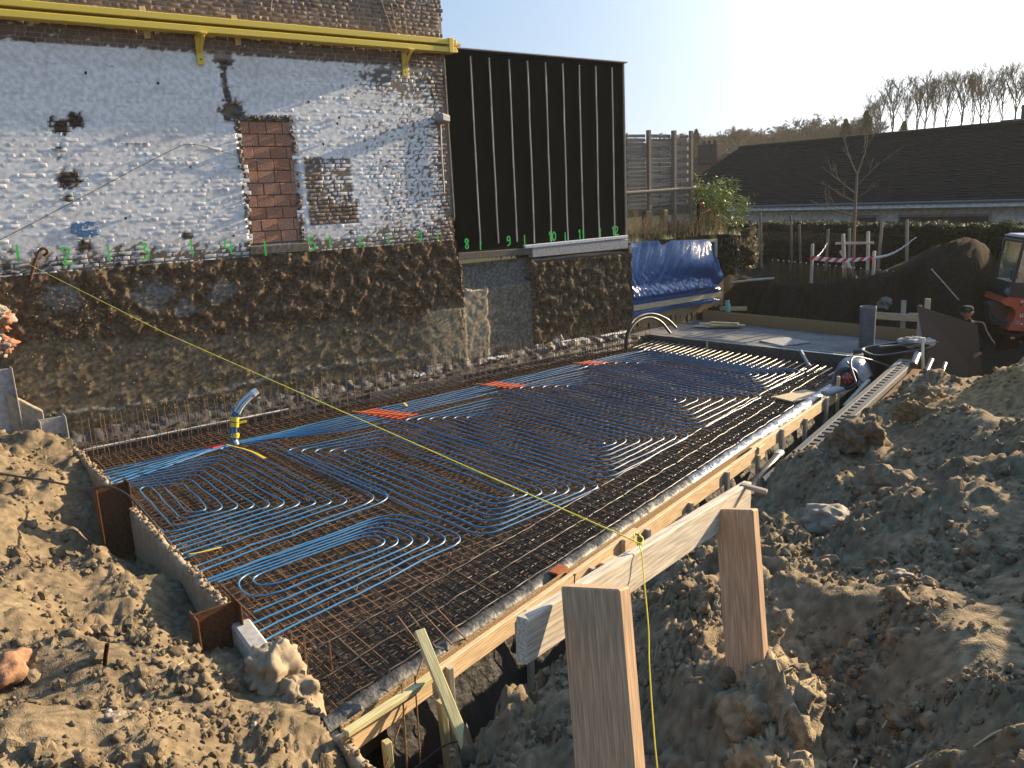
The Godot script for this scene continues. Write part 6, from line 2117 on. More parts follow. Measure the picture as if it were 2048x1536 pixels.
		twig(brn, q[0], q[1], q[2], 3)
	commit(brn, "branches", yt, M.bark)
	var sf := thing("tree_stakes", "frame of round stakes and crossbars supporting the young tree", "stake", Vector3(20.1, 0.7, 2.1))
	for q in [[Vector3(19.95, 0.7, 2.15), Vector3(20.0, 2.02, 2.0), 0.085], [Vector3(20.5, 0.7, 2.45), Vector3(20.6, 2.05, 2.35), 0.08]]:
		beam(q[0], q[1], q[2], q[2], "stake", sf, M.wood_grey, 0.02, Vector3.RIGHT)
	beam(Vector3(19.9, 1.78, 1.85), Vector3(20.55, 1.76, 2.55), 0.05, 0.06, "crossbar", sf, M.wood_grey, 0.006)
	beam(Vector3(20.0, 1.58, 1.95), Vector3(19.75, 0.72, 2.7), 0.07, 0.06, "brace", sf, M.wood_grey, 0.006)
	var wl := MB.new()
	wl.tube(curve([Vector3(18.1, 0.84, -0.05), Vector3(18.5, 0.88, 0.3), Vector3(19.0, 0.9, 0.65)], 4), 0.03, 7, Color(0.4, 0.39, 0.36))
	tag(commit(wl, "pale_pipe", self, M.plastic), "pale pipe lying at the foot of the bank behind the tarpaulin wall", "pipe")
	# the soil heap's measuring lath
	tag(beam(Vector3(18.62, 0.7, 5.62), Vector3(18.45, 1.38, 5.05), 0.03, 0.02, "lath", self, M.wood_grey, 0.003), "thin lath leaning on the dark soil heap", "lath")
	tag(place(rock(441, 0.3, Color(0.2, 0.19, 0.17), 0.9, 0.2), "field_stone", self, M.stone, Transform3D(Basis(), Vector3(18.35, 0.55, 4.1))), "grey stone at the foot of the dark soil heap", "stone")

func twig(mb: MB, a: Vector3, d: Vector3, r: float, depth: int) -> void:
	var b := a + d * 0.5 + Vector3(rng.randf_range(-0.06, 0.06), -0.02, rng.randf_range(-0.06, 0.06)) * d.length()
	var c := a + d
	mb.tube(PackedVector3Array([a, b, c]), r, 5, Color(0.17, 0.14, 0.1), r * 0.35, false)
	if depth <= 0:
		return
	for i in 3:
		var t := rng.randf_range(0.35, 0.9)
		var at := a.lerp(c, t)
		var dd := (d.normalized() + Vector3(rng.randf_range(-0.7, 0.7), rng.randf_range(-0.1, 0.7), rng.randf_range(-0.7, 0.7))).normalized() * d.length() * rng.randf_range(0.3, 0.5)
		twig(mb, at, dd, r * 0.55, depth - 1)

# ---------------------------------------------------------------- houses and trees beyond
func build_far() -> void:
	rng.seed = 400
	var h := thing("bungalow", "long white bungalow under a big dark tiled roof", "house", Vector3(36, -0.6, -1))
	# tiled slope: every course is a step of its own, tiles slightly uneven
	var rf := MB.new()
	var courses := 30
	var z0 := -15.3
	var z1 := 15.0
	for k in courses:
		var t0 := k / float(courses)
		var t1 := (k + 1.0) / courses
		var e0 := Vector3(31.35, 2.4, 0).lerp(Vector3(36.1, 5.25, 0), t0)
		var e1 := Vector3(31.35, 2.4, 0).lerp(Vector3(36.1, 5.25, 0), t1)
		var za := z0 + 1.9 * t0
		var n := 76
		for i in n:
			var a := lerpf(za, z1, i / float(n))
			var b := lerpf(za, z1, (i + 1.0) / n)
			var g := rng.randf_range(0.75, 1.25)
			var col := Color(0.013, 0.012, 0.011) * g
			var up := Vector3(-0.54, 0.84, 0) * (0.03 + rng.randf_range(-0.008, 0.008))
			rf.quad(Vector3(e0.x, e0.y, a) + up, Vector3(e0.x, e0.y, b) + up, Vector3(e1.x, e1.y, b) + up * 0.15, Vector3(e1.x, e1.y, a) + up * 0.15, col, Vector3(-0.5, 0.8, 0))
			rf.quad(Vector3(e0.x, e0.y, a), Vector3(e0.x, e0.y, b), Vector3(e0.x, e0.y, b) + up, Vector3(e0.x, e0.y, a) + up, col, Vector3(-1, -0.5, 0))
	rf.quad(Vector3(36.1, 5.25, z0 + 1.9), Vector3(36.1, 5.25, z1), Vector3(40.8, 2.2, z1), Vector3(40.8, 2.2, z0), Color(0.03, 0.026, 0.022), Vector3(1, 1, 0))
	rf.tri(Vector3(31.35, 2.4, z0), Vector3(36.1, 5.25, z0 + 1.9), Vector3(40.8, 2.2, z0), Color(0.03, 0.026, 0.022), Vector3(0, 1, -1))
	commit(rf, "roof", h, M.roof)
	var rg := MB.new()
	for i in 70:
		var a := lerpf(z0 + 1.9, z1, i / 70.0)
		rg.tube(PackedVector3Array([Vector3(36.1, 5.26, a), Vector3(36.1, 5.27, a + 0.42)]), 0.1, 7, Color(0.05, 0.045, 0.035))
	kind(commit(rg, "ridge_tiles", h, M.roof), "stuff")
	var wl := MB.new()
	wl.box(Transform3D(Basis(), Vector3(36.5, 0.82, 0)), Vector3(4.2, 1.42, 14.9), 0.0, Color(0.82, 0.82, 0.8))
	commit(wl, "wall", h, M.render)
	beam(Vector3(31.3, 2.34, -15.3), Vector3(31.3, 2.34, 15.0), 0.06, 0.2, "fascia", h, M.render, 0.01, Vector3.UP, Color(0.8, 0.81, 0.82))
	commit(slab_box(Vector3(31.85, 2.27, 0), Vector3(0.55, 0.03, 15.0), Color(0.55, 0.55, 0.55)), "soffit", h, M.render)
	beam(Vector3(31.2, 2.44, -15.3), Vector3(31.2, 2.44, 15.0), 0.13, 0.1, "gutter", h, M.pvc_grey, 0.03)
	for q in [[-1.2, 1.7, "garage_opening"], [-4.3, 0.55, "window"], [-12.0, 0.7, "window"], [6.0, 0.8, "window"]]:
		var w := commit(slab_box(Vector3(32.28, 1.15, q[0]), Vector3(0.03, 0.72, q[1]), Color(0.02, 0.02, 0.022)), q[2], h, M.plastic)
		for s in [-1, 1]:
			beam(Vector3(32.24, 0.4, q[0] + q[1] * s), Vector3(32.24, 1.9, q[0] + q[1] * s), 0.07, 0.05, "frame", w, M.render, 0.005, Vector3.RIGHT, Color(0.5, 0.5, 0.5))
		beam(Vector3(32.24, 1.92, q[0] - q[1]), Vector3(32.24, 1.92, q[0] + q[1]), 0.06, 0.09, "lintel", w, M.render, 0.005, Vector3.UP, Color(0.35, 0.35, 0.34))
	var ch := MB.new()
	ch.box(Transform3D(Basis(), Vector3(38.3, 5.0, -1.0)), Vector3(0.5, 0.5, 0.7), 0.02, Color(0.08, 0.07, 0.06))
	ch.box(Transform3D(Basis(), Vector3(38.3, 5.75, -0.75)), Vector3(0.25, 0.3, 0.3), 0.02, Color(0.12, 0.11, 0.1))
	commit(ch, "chimney", h, M.render)
	# the red-roofed house farther off
	var rh := thing("red_roofed_house", "distant house with an orange-red roof and a chimney, between screen and bungalow", "house", Vector3(46, 0, -23))
	commit(slab_box(Vector3(46.6, 1.6, -22.0), Vector3(3.0, 2.3, 3.5), Color(0.5, 0.44, 0.38)), "wall", rh, M.render)
	var rr := MB.new()
	for k in 12:
		var t0 := k / 12.0
		var t1 := (k + 1) / 12.0
		for i in 24:
			var c2 := Color(0.2, 0.075, 0.045) * rng.randf_range(0.8, 1.25)
			var za := -26.2 + 8.0 * i / 24.0
			var zb := za + 8.0 / 24.0
			var a := Vector3(43.2, 3.75, 0).lerp(Vector3(46.6, 5.55, 0), t0)
			var b := Vector3(43.2, 3.75, 0).lerp(Vector3(46.6, 5.55, 0), t1)
			rr.quad(Vector3(a.x, a.y + 0.05, za), Vector3(a.x, a.y + 0.05, zb), Vector3(b.x, b.y, zb), Vector3(b.x, b.y, za), c2, Vector3(-0.5, 1, 0))
			rr.quad(Vector3(a.x, a.y, za), Vector3(a.x, a.y, zb), Vector3(a.x, a.y + 0.05, zb), Vector3(a.x, a.y + 0.05, za), c2, Vector3(-1, 0, 0))
	rr.quad(Vector3(46.6, 5.55, -26.2), Vector3(46.6, 5.55, -18.2), Vector3(50.0, 3.75, -18.2), Vector3(50.0, 3.75, -26.2), Color(0.2, 0.075, 0.045), Vector3(1, 1, 0))
	commit(rr, "roof", rh, M.roof)
	beam(Vector3(43.1, 3.7, -26.2), Vector3(43.1, 3.7, -18.2), 0.1, 0.2, "fascia", rh, M.render, 0.01, Vector3.UP, Color(0.5, 0.45, 0.4))
	var c3 := MB.new()
	c3.box(Transform3D(Basis(), Vector3(45.6, 5.55, -22.95)), Vector3(0.35, 0.62, 0.8), 0.02, Color(0.07, 0.05, 0.045))
	for k in 3:
		c3.box(Transform3D(Basis(), Vector3(45.6, 6.28, -23.4 + 0.45 * k)), Vector3(0.12, 0.13, 0.12), 0.02, Color(0.1, 0.07, 0.06))
	commit(c3, "chimney", rh, M.render)
	# trees: a few grown forms, copied
	var tall := []
	for i in 5:
		tall.append(grow(500 + i, true))
	var ord := ["first", "second", "third", "fourth", "fifth", "sixth", "seventh", "eighth", "ninth", "tenth", "eleventh", "twelfth", "thirteenth", "fourteenth", "fifteenth", "sixteenth"]
	var heights := [9.5, 12.0, 12.6, 11.0, 13.2, 12.8, 13.0, 13.8, 12.0, 14.2, 13.5, 12.8, 13.5, 13.2, 13.8, 12.6]
	for i in 16:
		var az := deg_to_rad(37.3) + atan((1738.0 + 21.0 * i + 5.0 * sin(i * 5.0) - 1024.0) / 1640.0)
		var d := 108.0 + 7.0 * sin(i * 2.3)
		var s: float = heights[i] / 25.0 * d / 108.0
		stand_tree("row_tree", tall[(i * 2) % 5], Vector3(d * sin(az), 7.0, EYE.z - d * cos(az)), Vector3(0.62, s, 0.62) * lerpf(0.9, 1.12, fmod(i * 0.37, 1.0)) if i % 3 else Vector3(0.55, s, 0.55), i * 1.7, "%s tall bare tree from the left in the row above the bungalow roof" % ord[i], "tall bare trees in a row")
	var bushy := []
	for i in 5:
		bushy.append(grow(520 + i, false))
	for i in 84:
		var px := 1235.0 + 500.0 * i / 83.0 + 7.0 * sin(i * 3.1)
		var az := deg_to_rad(37.3) + atan((px - 1024.0) / 1640.0)
		var d := 165.0 + 26.0 * sin(i * 1.9) + (18.0 if i % 2 else -8.0)
		var hgt := 0.85 + 0.22 * sin(i * 4.7) + (0.25 if absf(px - 1640.0) < 12.0 else 0.0)
		if px < 1385.0:
			hgt *= 0.95
		stand_tree("wood_tree", bushy[i % 5], Vector3(d * sin(az), 7.2, EYE.z - d * cos(az)), Vector3(0.95, 0.56, 0.95) * hgt * d / 165.0, i * 2.1, "bare tree in the hazy wood on the rise beyond the houses", "trees of the distant wood")
	for q in [[1688.0, 95.0, 0.5, "dark round evergreen just above the bungalow ridge, left"], [1727.0, 98.0, 0.62, "dark conical evergreen behind the young tree"], [1800.0, 100.0, 0.45, "low bushy thicket under the row of tall trees"], [1400.0, 120.0, 0.72, "greenish tree beside the slatted screen"]]:
		var az := deg_to_rad(37.3) + atan((q[0] - 1024.0) / 1640.0)
		evergreen(Vector3(q[1] * sin(az), 6.0, EYE.z - q[1] * cos(az)), q[2], q[3])

var forms := {}

func limb(mb: MB, a: Vector3, d: Vector3, r: float, depth: int, lift: float, col: Color, thin := 0.022) -> void:
	var l := d.length()
	var c := a + d + Vector3(rng.randf_range(-0.08, 0.08), lift * l * 0.3, rng.randf_range(-0.08, 0.08)) * l * 0.5
	var mid := a.lerp(c, 0.5) + Vector3(rng.randf_range(-0.06, 0.06), -0.02, rng.randf_range(-0.06, 0.06)) * l
	mb.tube(PackedVector3Array([a, mid, c]), r, 3 if depth < 3 else 5, col, r * 0.5, false)
	if depth <= 0:
		return
	var n := 4 if depth > 1 else (5 if thin < 0.03 else 7)
	for i in n:
		var t := rng.randf_range(0.3, 1.0)
		var at := a.lerp(mid, t * 2.0) if t < 0.5 else mid.lerp(c, t * 2.0 - 1.0)
		var dir := (d.normalized() * 0.75 + Vector3(rng.randf_range(-0.8, 0.8), rng.randf_range(-0.1, 0.55) + lift, rng.randf_range(-0.8, 0.8))).normalized()
		limb(mb, at, dir * l * rng.randf_range(0.42, 0.68), maxf(r * 0.52, thin), depth - 1, lift, col, thin)

func grow(s: int, tall: bool) -> Array:
	rng.seed = s
	var col := Color(0.085, 0.07, 0.05)
	var tr := MB.new()
	var cr := MB.new()
	var h := 13.0 if tall else 11.5
	var fork := (4.2 if tall else 2.6) + rng.randf_range(-0.4, 0.8)
	tr.tube(curve([Vector3.ZERO, Vector3(0.1, fork * 0.5, 0.05), Vector3(rng.randf_range(-0.2, 0.2), fork, rng.randf_range(-0.2, 0.2)), Vector3(rng.randf_range(-0.4, 0.4), h * 0.72, rng.randf_range(-0.4, 0.4))], 4), 0.2, 7, col, 0.06)
	var n := 9 if tall else 11
	for i in n:
		var y := lerpf(fork * 0.8, h * 0.7, i / float(n))
		var an := i * 2.4 + rng.randf()
		var out := rng.randf_range(0.3, 0.55) if tall else rng.randf_range(0.6, 1.1)
		var l := lerpf(5.2, 2.8, i / float(n)) * (1.0 if tall else 0.85)
		limb(cr, Vector3(0, y, 0), Vector3(cos(an) * out, 1.0 if tall else 0.75, sin(an) * out).normalized() * l, 0.085, 3, 0.35 if tall else 0.15, col, 0.022 if tall else 0.04)
	return [tr.mesh(), cr.mesh()]

func stand_tree(called: String, form: Array, at: Vector3, s: Vector3, turn: float, label: String, group: String) -> void:
	var key: Mesh = form[0]
	var o: Node3D
	if forms.has(key):
		o = forms[key].duplicate()
		o.name = numbered(called)
		add_child(o, true)
		tag(o, label, "tree", group)
	else:
		o = thing(called, label, "tree", at, group)
		place(form[0], "trunk", o, M.bark, Transform3D(Basis(), at))
		place(form[1], "crown", o, M.bark, Transform3D(Basis(), at))
		forms[key] = o
	o.transform = Transform3D(Basis(Vector3.UP, turn).scaled(s), at)

func evergreen(at: Vector3, s: float, label: String) -> void:
	var o := thing("evergreen", label, "tree", at)
	rng.seed = int(at.x * 10.0)
	var tr := MB.new()
	tr.tube(PackedVector3Array([at, at + Vector3(0, 6.0 * s, 0)]), 0.2, 6, Color(0.06, 0.05, 0.04), 0.05)
	commit(tr, "trunk", o, M.bark)
	var cr := MB.new()
	for i in 5200:
		var t := pow(rng.randf(), 0.8)
		var y := (1.0 + 6.2 * t) * s
		var r := (1.9 * (1.0 - t * t) * (0.75 + 0.35 * sin(i * 0.7 + y * 3.0))) * sqrt(rng.randf()) * s
		var an := rng.randf() * TAU
		var q := at + Vector3(cos(an) * r, y, sin(an) * r)
		var d := Vector3(cos(an), rng.randf_range(-0.5, 0.6), sin(an)).normalized() * rng.randf_range(0.18, 0.4) * s
		var w := d.cross(Vector3(rng.randf(), 1, rng.randf())).normalized() * 0.09 * s
		cr.tri(q - w, q + w, q + d, Color(0.03, 0.04, 0.018) * rng.randf_range(0.6, 1.6))
	kind(commit(cr, "crown", o, M.leaf), "stuff")

# ---------------------------------------------------------------- excavator
func build_excavator() -> void:
	var ex := thing("mini_excavator", "orange and black mini excavator with a glazed cab at the right edge", "excavator", Vector3(19.2, -0.45, 6.9))
	# local axes: x along the machine to the right, y up, z towards the viewer
	var t := Transform3D(Basis(Vector3(0.66, -0.03, 0.75).normalized(), Vector3.UP, Vector3(-0.75, 0, 0.66)).orthonormalized(), Vector3(18.93, 0, 6.51))
	var orange := Color(0.5, 0.085, 0.04)
	var black := Color(0.022, 0.024, 0.024)
	# body side: an outline with a curved cut-out at the front, given a real width
	var out := PackedVector2Array([Vector2(0.02, 0.08), Vector2(1.75, 0.02), Vector2(1.8, 0.8), Vector2(0.6, 0.78), Vector2(0.3, 0.8), Vector2(0.1, 0.83), Vector2(-0.12, 0.76), Vector2(-0.17, 0.68), Vector2(-0.1, 0.62), Vector2(0.05, 0.58), Vector2(0.12, 0.5), Vector2(0.13, 0.4), Vector2(0.09, 0.28), Vector2(0.04, 0.18)])
	var mb := MB.new()
	extrude(mb, t, out, -1.15, 0.0, orange)
	commit(mb, "body", ex, M.paint)
	var base := MB.new()
	extrude(base, t, PackedVector2Array([Vector2(-0.08, 0.80), Vector2(0.35, 0.76), Vector2(0.5, 0.69), Vector2(1.7, 0.62), Vector2(1.75, 0.98), Vector2(0.0, 1.1), Vector2(-0.1, 0.92)]), -1.12, 0.012, black)
	commit(base, "cab_base", ex, M.plastic)
	var lamp := MB.new()
	lamp.lathe(t * Transform3D(Basis(), Vector3(-0.09, 0.86, 0.0)), [Vector2(0, 0), Vector2(0.06, 0), Vector2(0.06, 0.08), Vector2(0.02, 0.13), Vector2(0, 0.13)], 10, Color(0.08, 0.1, 0.12))
	commit(lamp, "work_light", ex, M.plastic)
	# cab posts, roof, panes, seat
	var fr := MB.new()
	for q in [[0.02, 1.08, 0.13, 1.96], [0.56, 1.05, 0.6, 1.97], [1.45, 0.98, 1.4, 1.97]]:
		for z in [-0.02, -1.05]:
			fr.bar(t * Vector3(q[0], q[1], z), t * Vector3(q[2], q[3], z), 0.055, 0.055, 0.01, black)
	for z in [-0.02, -1.05]:
		fr.bar(t * Vector3(0.13, 1.96, z), t * Vector3(1.42, 1.97, z), 0.06, 0.08, 0.01, black)
	fr.bar(t * Vector3(0.13, 1.95, -0.02), t * Vector3(0.13, 1.95, -1.05), 0.06, 0.06, 0.01, black)
	commit(fr, "cab_frame", ex, M.plastic)
	var roof := MB.new()
	roof.box(t * Transform3D(Basis(), Vector3(0.8, 2.02, -0.53)), Vector3(0.68, 0.035, 0.58), 0.02, black)
	commit(roof, "roof", ex, M.plastic)
	for k in 5:
		var rb := MB.new()
		rb.box(t * Transform3D(Basis(), Vector3(0.78, 2.065, -0.08 - 0.22 * k)), Vector3(0.6, 0.014, 0.07), 0.01, Color(0.62, 0.62, 0.66))
		commit(rb, "roof_rib", ex, M.paint)
	for q in [[0.09, 0.57, 1.1, 1.93, -0.015], [0.63, 1.4, 1.06, 1.93, -0.015], [0.09, 0.57, 1.1, 1.93, -1.05], [0.63, 1.4, 1.06, 1.93, -1.05]]:
		var gl := MB.new()
		gl.box(t * Transform3D(Basis(), Vector3((q[0] + q[1]) / 2.0, (q[2] + q[3]) / 2.0, q[4])), Vector3((q[1] - q[0]) / 2.0, (q[3] - q[2]) / 2.0, 0.003))
		commit(gl, "pane", ex, M.glass)
	var seat := MB.new()
	seat.tube(PackedVector3Array([t * Vector3(0.62, 1.12, -0.5), t * Vector3(0.5, 1.3, -0.5), t * Vector3(0.42, 1.52, -0.5), t * Vector3(0.43, 1.62, -0.5)]), 0.16, 12, Color(0.42, 0.42, 0.33), 0.1)
	seat.box(t * Transform3D(Basis(), Vector3(0.72, 1.1, -0.5)), Vector3(0.26, 0.07, 0.24), 0.04, Color(0.12, 0.13, 0.13))
	commit(seat, "seat", ex, M.cloth)
	var lev := MB.new()
	lev.tube(PackedVector3Array([t * Vector3(0.25, 1.05, -0.3), t * Vector3(0.22, 1.3, -0.3)]), 0.02, 6, black)
	lev.tube(PackedVector3Array([t * Vector3(0.25, 1.05, -0.75), t * Vector3(0.22, 1.3, -0.75)]), 0.02, 6, black)
	commit(lev, "levers", ex, M.plastic)
	# lettering and small labels on the body side
	for q in [["U27-4", 0.21, 0.40, 0.0016, 64, Color(0.75, 0.72, 0.68)]]:
		var tm := TextMesh.new()
		tm.text = q[0]
		var f := SystemFont.new()
		f.font_names = PackedStringArray(["Droid Sans"])
		f.font_weight = 700
		f.font_italic = true
		tm.font = f
		tm.font_size = q[4]
		tm.pixel_size = q[3]
		tm.depth = 0.004
		tm.horizontal_alignment = HORIZONTAL_ALIGNMENT_LEFT
		var lm := StandardMaterial3D.new()
		lm.albedo_color = lin(0.75, 0.72, 0.68)
		lm.roughness = 0.5
		place(tm, "model_mark", ex, lm, t * Transform3D(Basis(), Vector3(q[1], q[2], 0.003)))
	for q in [[0.42, 0.55, 0.1, 0.035, Color(0.6, 0.58, 0.55), "label_plate"], [0.23, 0.7, 0.022, 0.022, Color(0.65, 0.6, 0.55), "sticker"], [0.19, 0.25, 0.045, 0.04, Color(0.28, 0.26, 0.24), "badge"], [0.27, 0.22, 0.02, 0.018, Color(0.6, 0.6, 0.6), "sticker"], [0.21, 0.63, 0.022, 0.022, Color(0.04, 0.03, 0.03), "lock"], [0.28, 0.13, 0.03, 0.012, Color(0.04, 0.03, 0.03), "lock"]]:
		var lb := MB.new()
		lb.box(t * Transform3D(Basis(), Vector3(q[0], q[1], 0.002)), Vector3(q[2], q[3], 0.004), 0.001, q[4])
		commit(lb, q[5], ex, M.paint)
	# hose loop in the cut-out, undercarriage and tracks
	var hs := MB.new()
	for k in 3:
		hs.tube(curve([t * Vector3(-0.28, 0.42 - 0.05 * k, -0.3), t * Vector3(-0.14, 0.28 - 0.05 * k, -0.2), t * Vector3(0.06, 0.22 - 0.04 * k, -0.15)], 5), 0.018, 6, black)
	commit(hs, "hoses", ex, M.plastic)
	var boom := MB.new()
	boom.box(t * Transform3D(Basis(Vector3.BACK, 0.2), Vector3(-0.05, 0.4, -0.55)), Vector3(0.2, 0.24, 0.2), 0.03, Color(0.05, 0.04, 0.04))
	commit(boom, "swing_post", ex, M.plastic)
	for z in [-0.05, -1.05]:
		var tk := MB.new()
		var ring := PackedVector3Array()
		for i in 48:
			var u := TAU * i / 48.0
			ring.append(t * Vector3(0.8 + signf(cos(u)) * 0.55 * pow(absf(cos(u)), 0.3) + 0.27 * cos(u), -0.21 + 0.23 * sin(u), z))
		for i in 48:
			var a := ring[i]
			var b := ring[(i + 1) % 48]
			tk.bar(a, b, 0.3, 0.035, 0.005, Color(0.1, 0.07, 0.05), t.basis.z.cross(b - a))
		commit(tk, "track", ex, M.soil)
		var wl := MB.new()
		for k in 4:
			wl.lathe(t * Transform3D(Basis(Vector3.RIGHT, PI / 2.0), Vector3(0.2 + 0.4 * k, -0.24, z - 0.1)), [Vector2(0, 0), Vector2(0.14, 0), Vector2(0.14, 0.2), Vector2(0, 0.2)], 14, Color(0.06, 0.05, 0.045))
		commit(wl, "rollers", ex, M.plastic)
	var bl := MB.new()
	bl.box(t * Transform3D(Basis(Vector3.BACK, -0.1), Vector3(-0.02, -0.18, 0.05)), Vector3(0.2, 0.2, 0.2), 0.02, Color(0.12, 0.06, 0.03))
	commit(bl, "blade_arm", ex, M.rust)
	var rl := MB.new()
	rl.box(t * Transform3D(Basis(), Vector3(0.03, -0.04, 0.26)), Vector3(0.04, 0.02, 0.012), 0.004, Color(0.75, 0.28, 0.1))
	commit(rl, "reflector", ex, M.paint)

func extrude(mb: MB, t: Transform3D, o: PackedVector2Array, z0: float, z1: float, col: Color) -> void:
	var ix := Geometry2D.triangulate_polygon(o)
	for k in range(0, ix.size(), 3):
		for s in 2:
			var z := z1 if s else z0
			mb.tri(t * Vector3(o[ix[k]].x, o[ix[k]].y, z), t * Vector3(o[ix[k + 1]].x, o[ix[k + 1]].y, z), t * Vector3(o[ix[k + 2]].x, o[ix[k + 2]].y, z), col, t.basis.z * (1.0 if s else -1.0))
	var mid := Vector2.ZERO
	for q in o:
		mid += q / o.size()
	var turn := 0.0
	for i in o.size():
		turn += o[i].cross(o[(i + 1) % o.size()])
	for i in o.size():
		var a := o[i]
		var b := o[(i + 1) % o.size()]
		var n := Vector2(b.y - a.y, a.x - b.x) * signf(turn)
		mb.quad(t * Vector3(a.x, a.y, z0), t * Vector3(b.x, b.y, z0), t * Vector3(b.x, b.y, z1), t * Vector3(a.x, a.y, z1), col, t.basis * Vector3(n.x, n.y, 0))

# ---------------------------------------------------------------- the man behind the black board
# a body as one skin: tapered capsules joined by a smooth minimum, meshed by surface nets
func skin(mb: MB, caps: Array, cell: float, k: float, paint: Callable) -> void:
	var lo := Vector3(1e9, 1e9, 1e9)
	var hi := -lo
	for q in caps:
		for e in 2:
			var r: float = q[2 + e] + cell * 2.0 + k * 0.3
			lo = lo.min(q[e] - Vector3.ONE * r)
			hi = hi.max(q[e] + Vector3.ONE * r)
	var n := Vector3i(((hi - lo) / cell).ceil()) + Vector3i.ONE
	var f := PackedFloat32Array()
	f.resize(n.x * n.y * n.z)
	f.fill(1.0)
	for q in caps:
		var a: Vector3 = q[0]
		var b: Vector3 = q[1]
		var ra: float = q[2]
		var rb: float = q[3]
		var pad := maxf(ra, rb) + k + cell * 2.0
		var i0 := Vector3i(((a.min(b) - Vector3.ONE * pad - lo) / cell).floor()).clamp(Vector3i.ZERO, n - Vector3i.ONE)
		var i1 := Vector3i(((a.max(b) + Vector3.ONE * pad - lo) / cell).ceil()).clamp(Vector3i.ZERO, n - Vector3i.ONE)
		var d := b - a
		var dd := maxf(d.length_squared(), 1e-8)
		for z in range(i0.z, i1.z + 1):
			for y in range(i0.y, i1.y + 1):
				for x in range(i0.x, i1.x + 1):
					var p := lo + Vector3(x, y, z) * cell
					var t := clampf((p - a).dot(d) / dd, 0.0, 1.0)
					var s := p.distance_to(a + d * t) - lerpf(ra, rb, t)
					var at := (z * n.y + y) * n.x + x
					var o := f[at]
					var h := maxf(k - absf(o - s), 0.0) / k
					f[at] = minf(o, s) - h * h * k * 0.25
	var id := {}
	var ps := PackedVector3Array()
	var cs := PackedColorArray()
	var off := [0, 1, n.x, n.x + 1, n.x * n.y, n.x * n.y + 1, n.x * n.y + n.x, n.x * n.y + n.x + 1]
	for z in n.z - 1:
		for y in n.y - 1:
			for x in n.x - 1:
				var at := (z * n.y + y) * n.x + x
				var neg := 0
				for c in 8:
					if f[at + off[c]] < 0.0:
						neg += 1
				if neg == 0 or neg == 8:
					continue
				var sum := Vector3.ZERO
				var cnt := 0
				for c in 8:
					for ax in 3:
						var c2 := c | (1 << ax)
						if c2 == c:
							continue
						var fa := f[at + off[c]]
						var fb := f[at + off[c2]]
						if (fa < 0.0) != (fb < 0.0):
							var pa := Vector3(c & 1, (c >> 1) & 1, (c >> 2) & 1)
							var pb := Vector3(c2 & 1, (c2 >> 1) & 1, (c2 >> 2) & 1)
							sum += pa.lerp(pb, fa / (fa - fb))
							cnt += 1
				id[at] = ps.size()
				var w := lo + (Vector3(x, y, z) + sum / cnt) * cell
				ps.append(w)
				cs.append(paint.call(w))
	var base := mb.v.size()
	var nn := PackedVector3Array()
	nn.resize(ps.size())
	var step := [1, n.x, n.x * n.y]
	for z in range(1, n.z - 1):
		for y in range(1, n.y - 1):
			for x in range(1, n.x - 1):
				var at := (z * n.y + y) * n.x + x
				for ax in 3:
					var s0 := f[at] < 0.0
					if s0 == (f[at + step[ax]] < 0.0):
						continue
					var u: int = step[(ax + 1) % 3]
					var v2: int = step[(ax + 2) % 3]
					var q := [at, at - u, at - u - v2, at - v2]
					if not (id.has(q[0]) and id.has(q[1]) and id.has(q[2]) and id.has(q[3])):
						continue
					var e := PackedInt32Array([id[q[0]], id[q[1]], id[q[2]], id[q[3]]])
					if not s0:
						e = PackedInt32Array([e[0], e[3], e[2], e[1]])
					var m := (ps[e[2]] - ps[e[0]]).cross(ps[e[3]] - ps[e[1]])
					for c in e:
						nn[c] += m
					mb.ix.append_array(PackedInt32Array([base + e[0], base + e[2], base + e[1], base + e[0], base + e[3], base + e[2]]))
	for i in nn.size():
		nn[i] = nn[i].normalized()
	mb.v.append_array(ps)
	mb.n.append_array(nn)
	mb.c.append_array(cs)

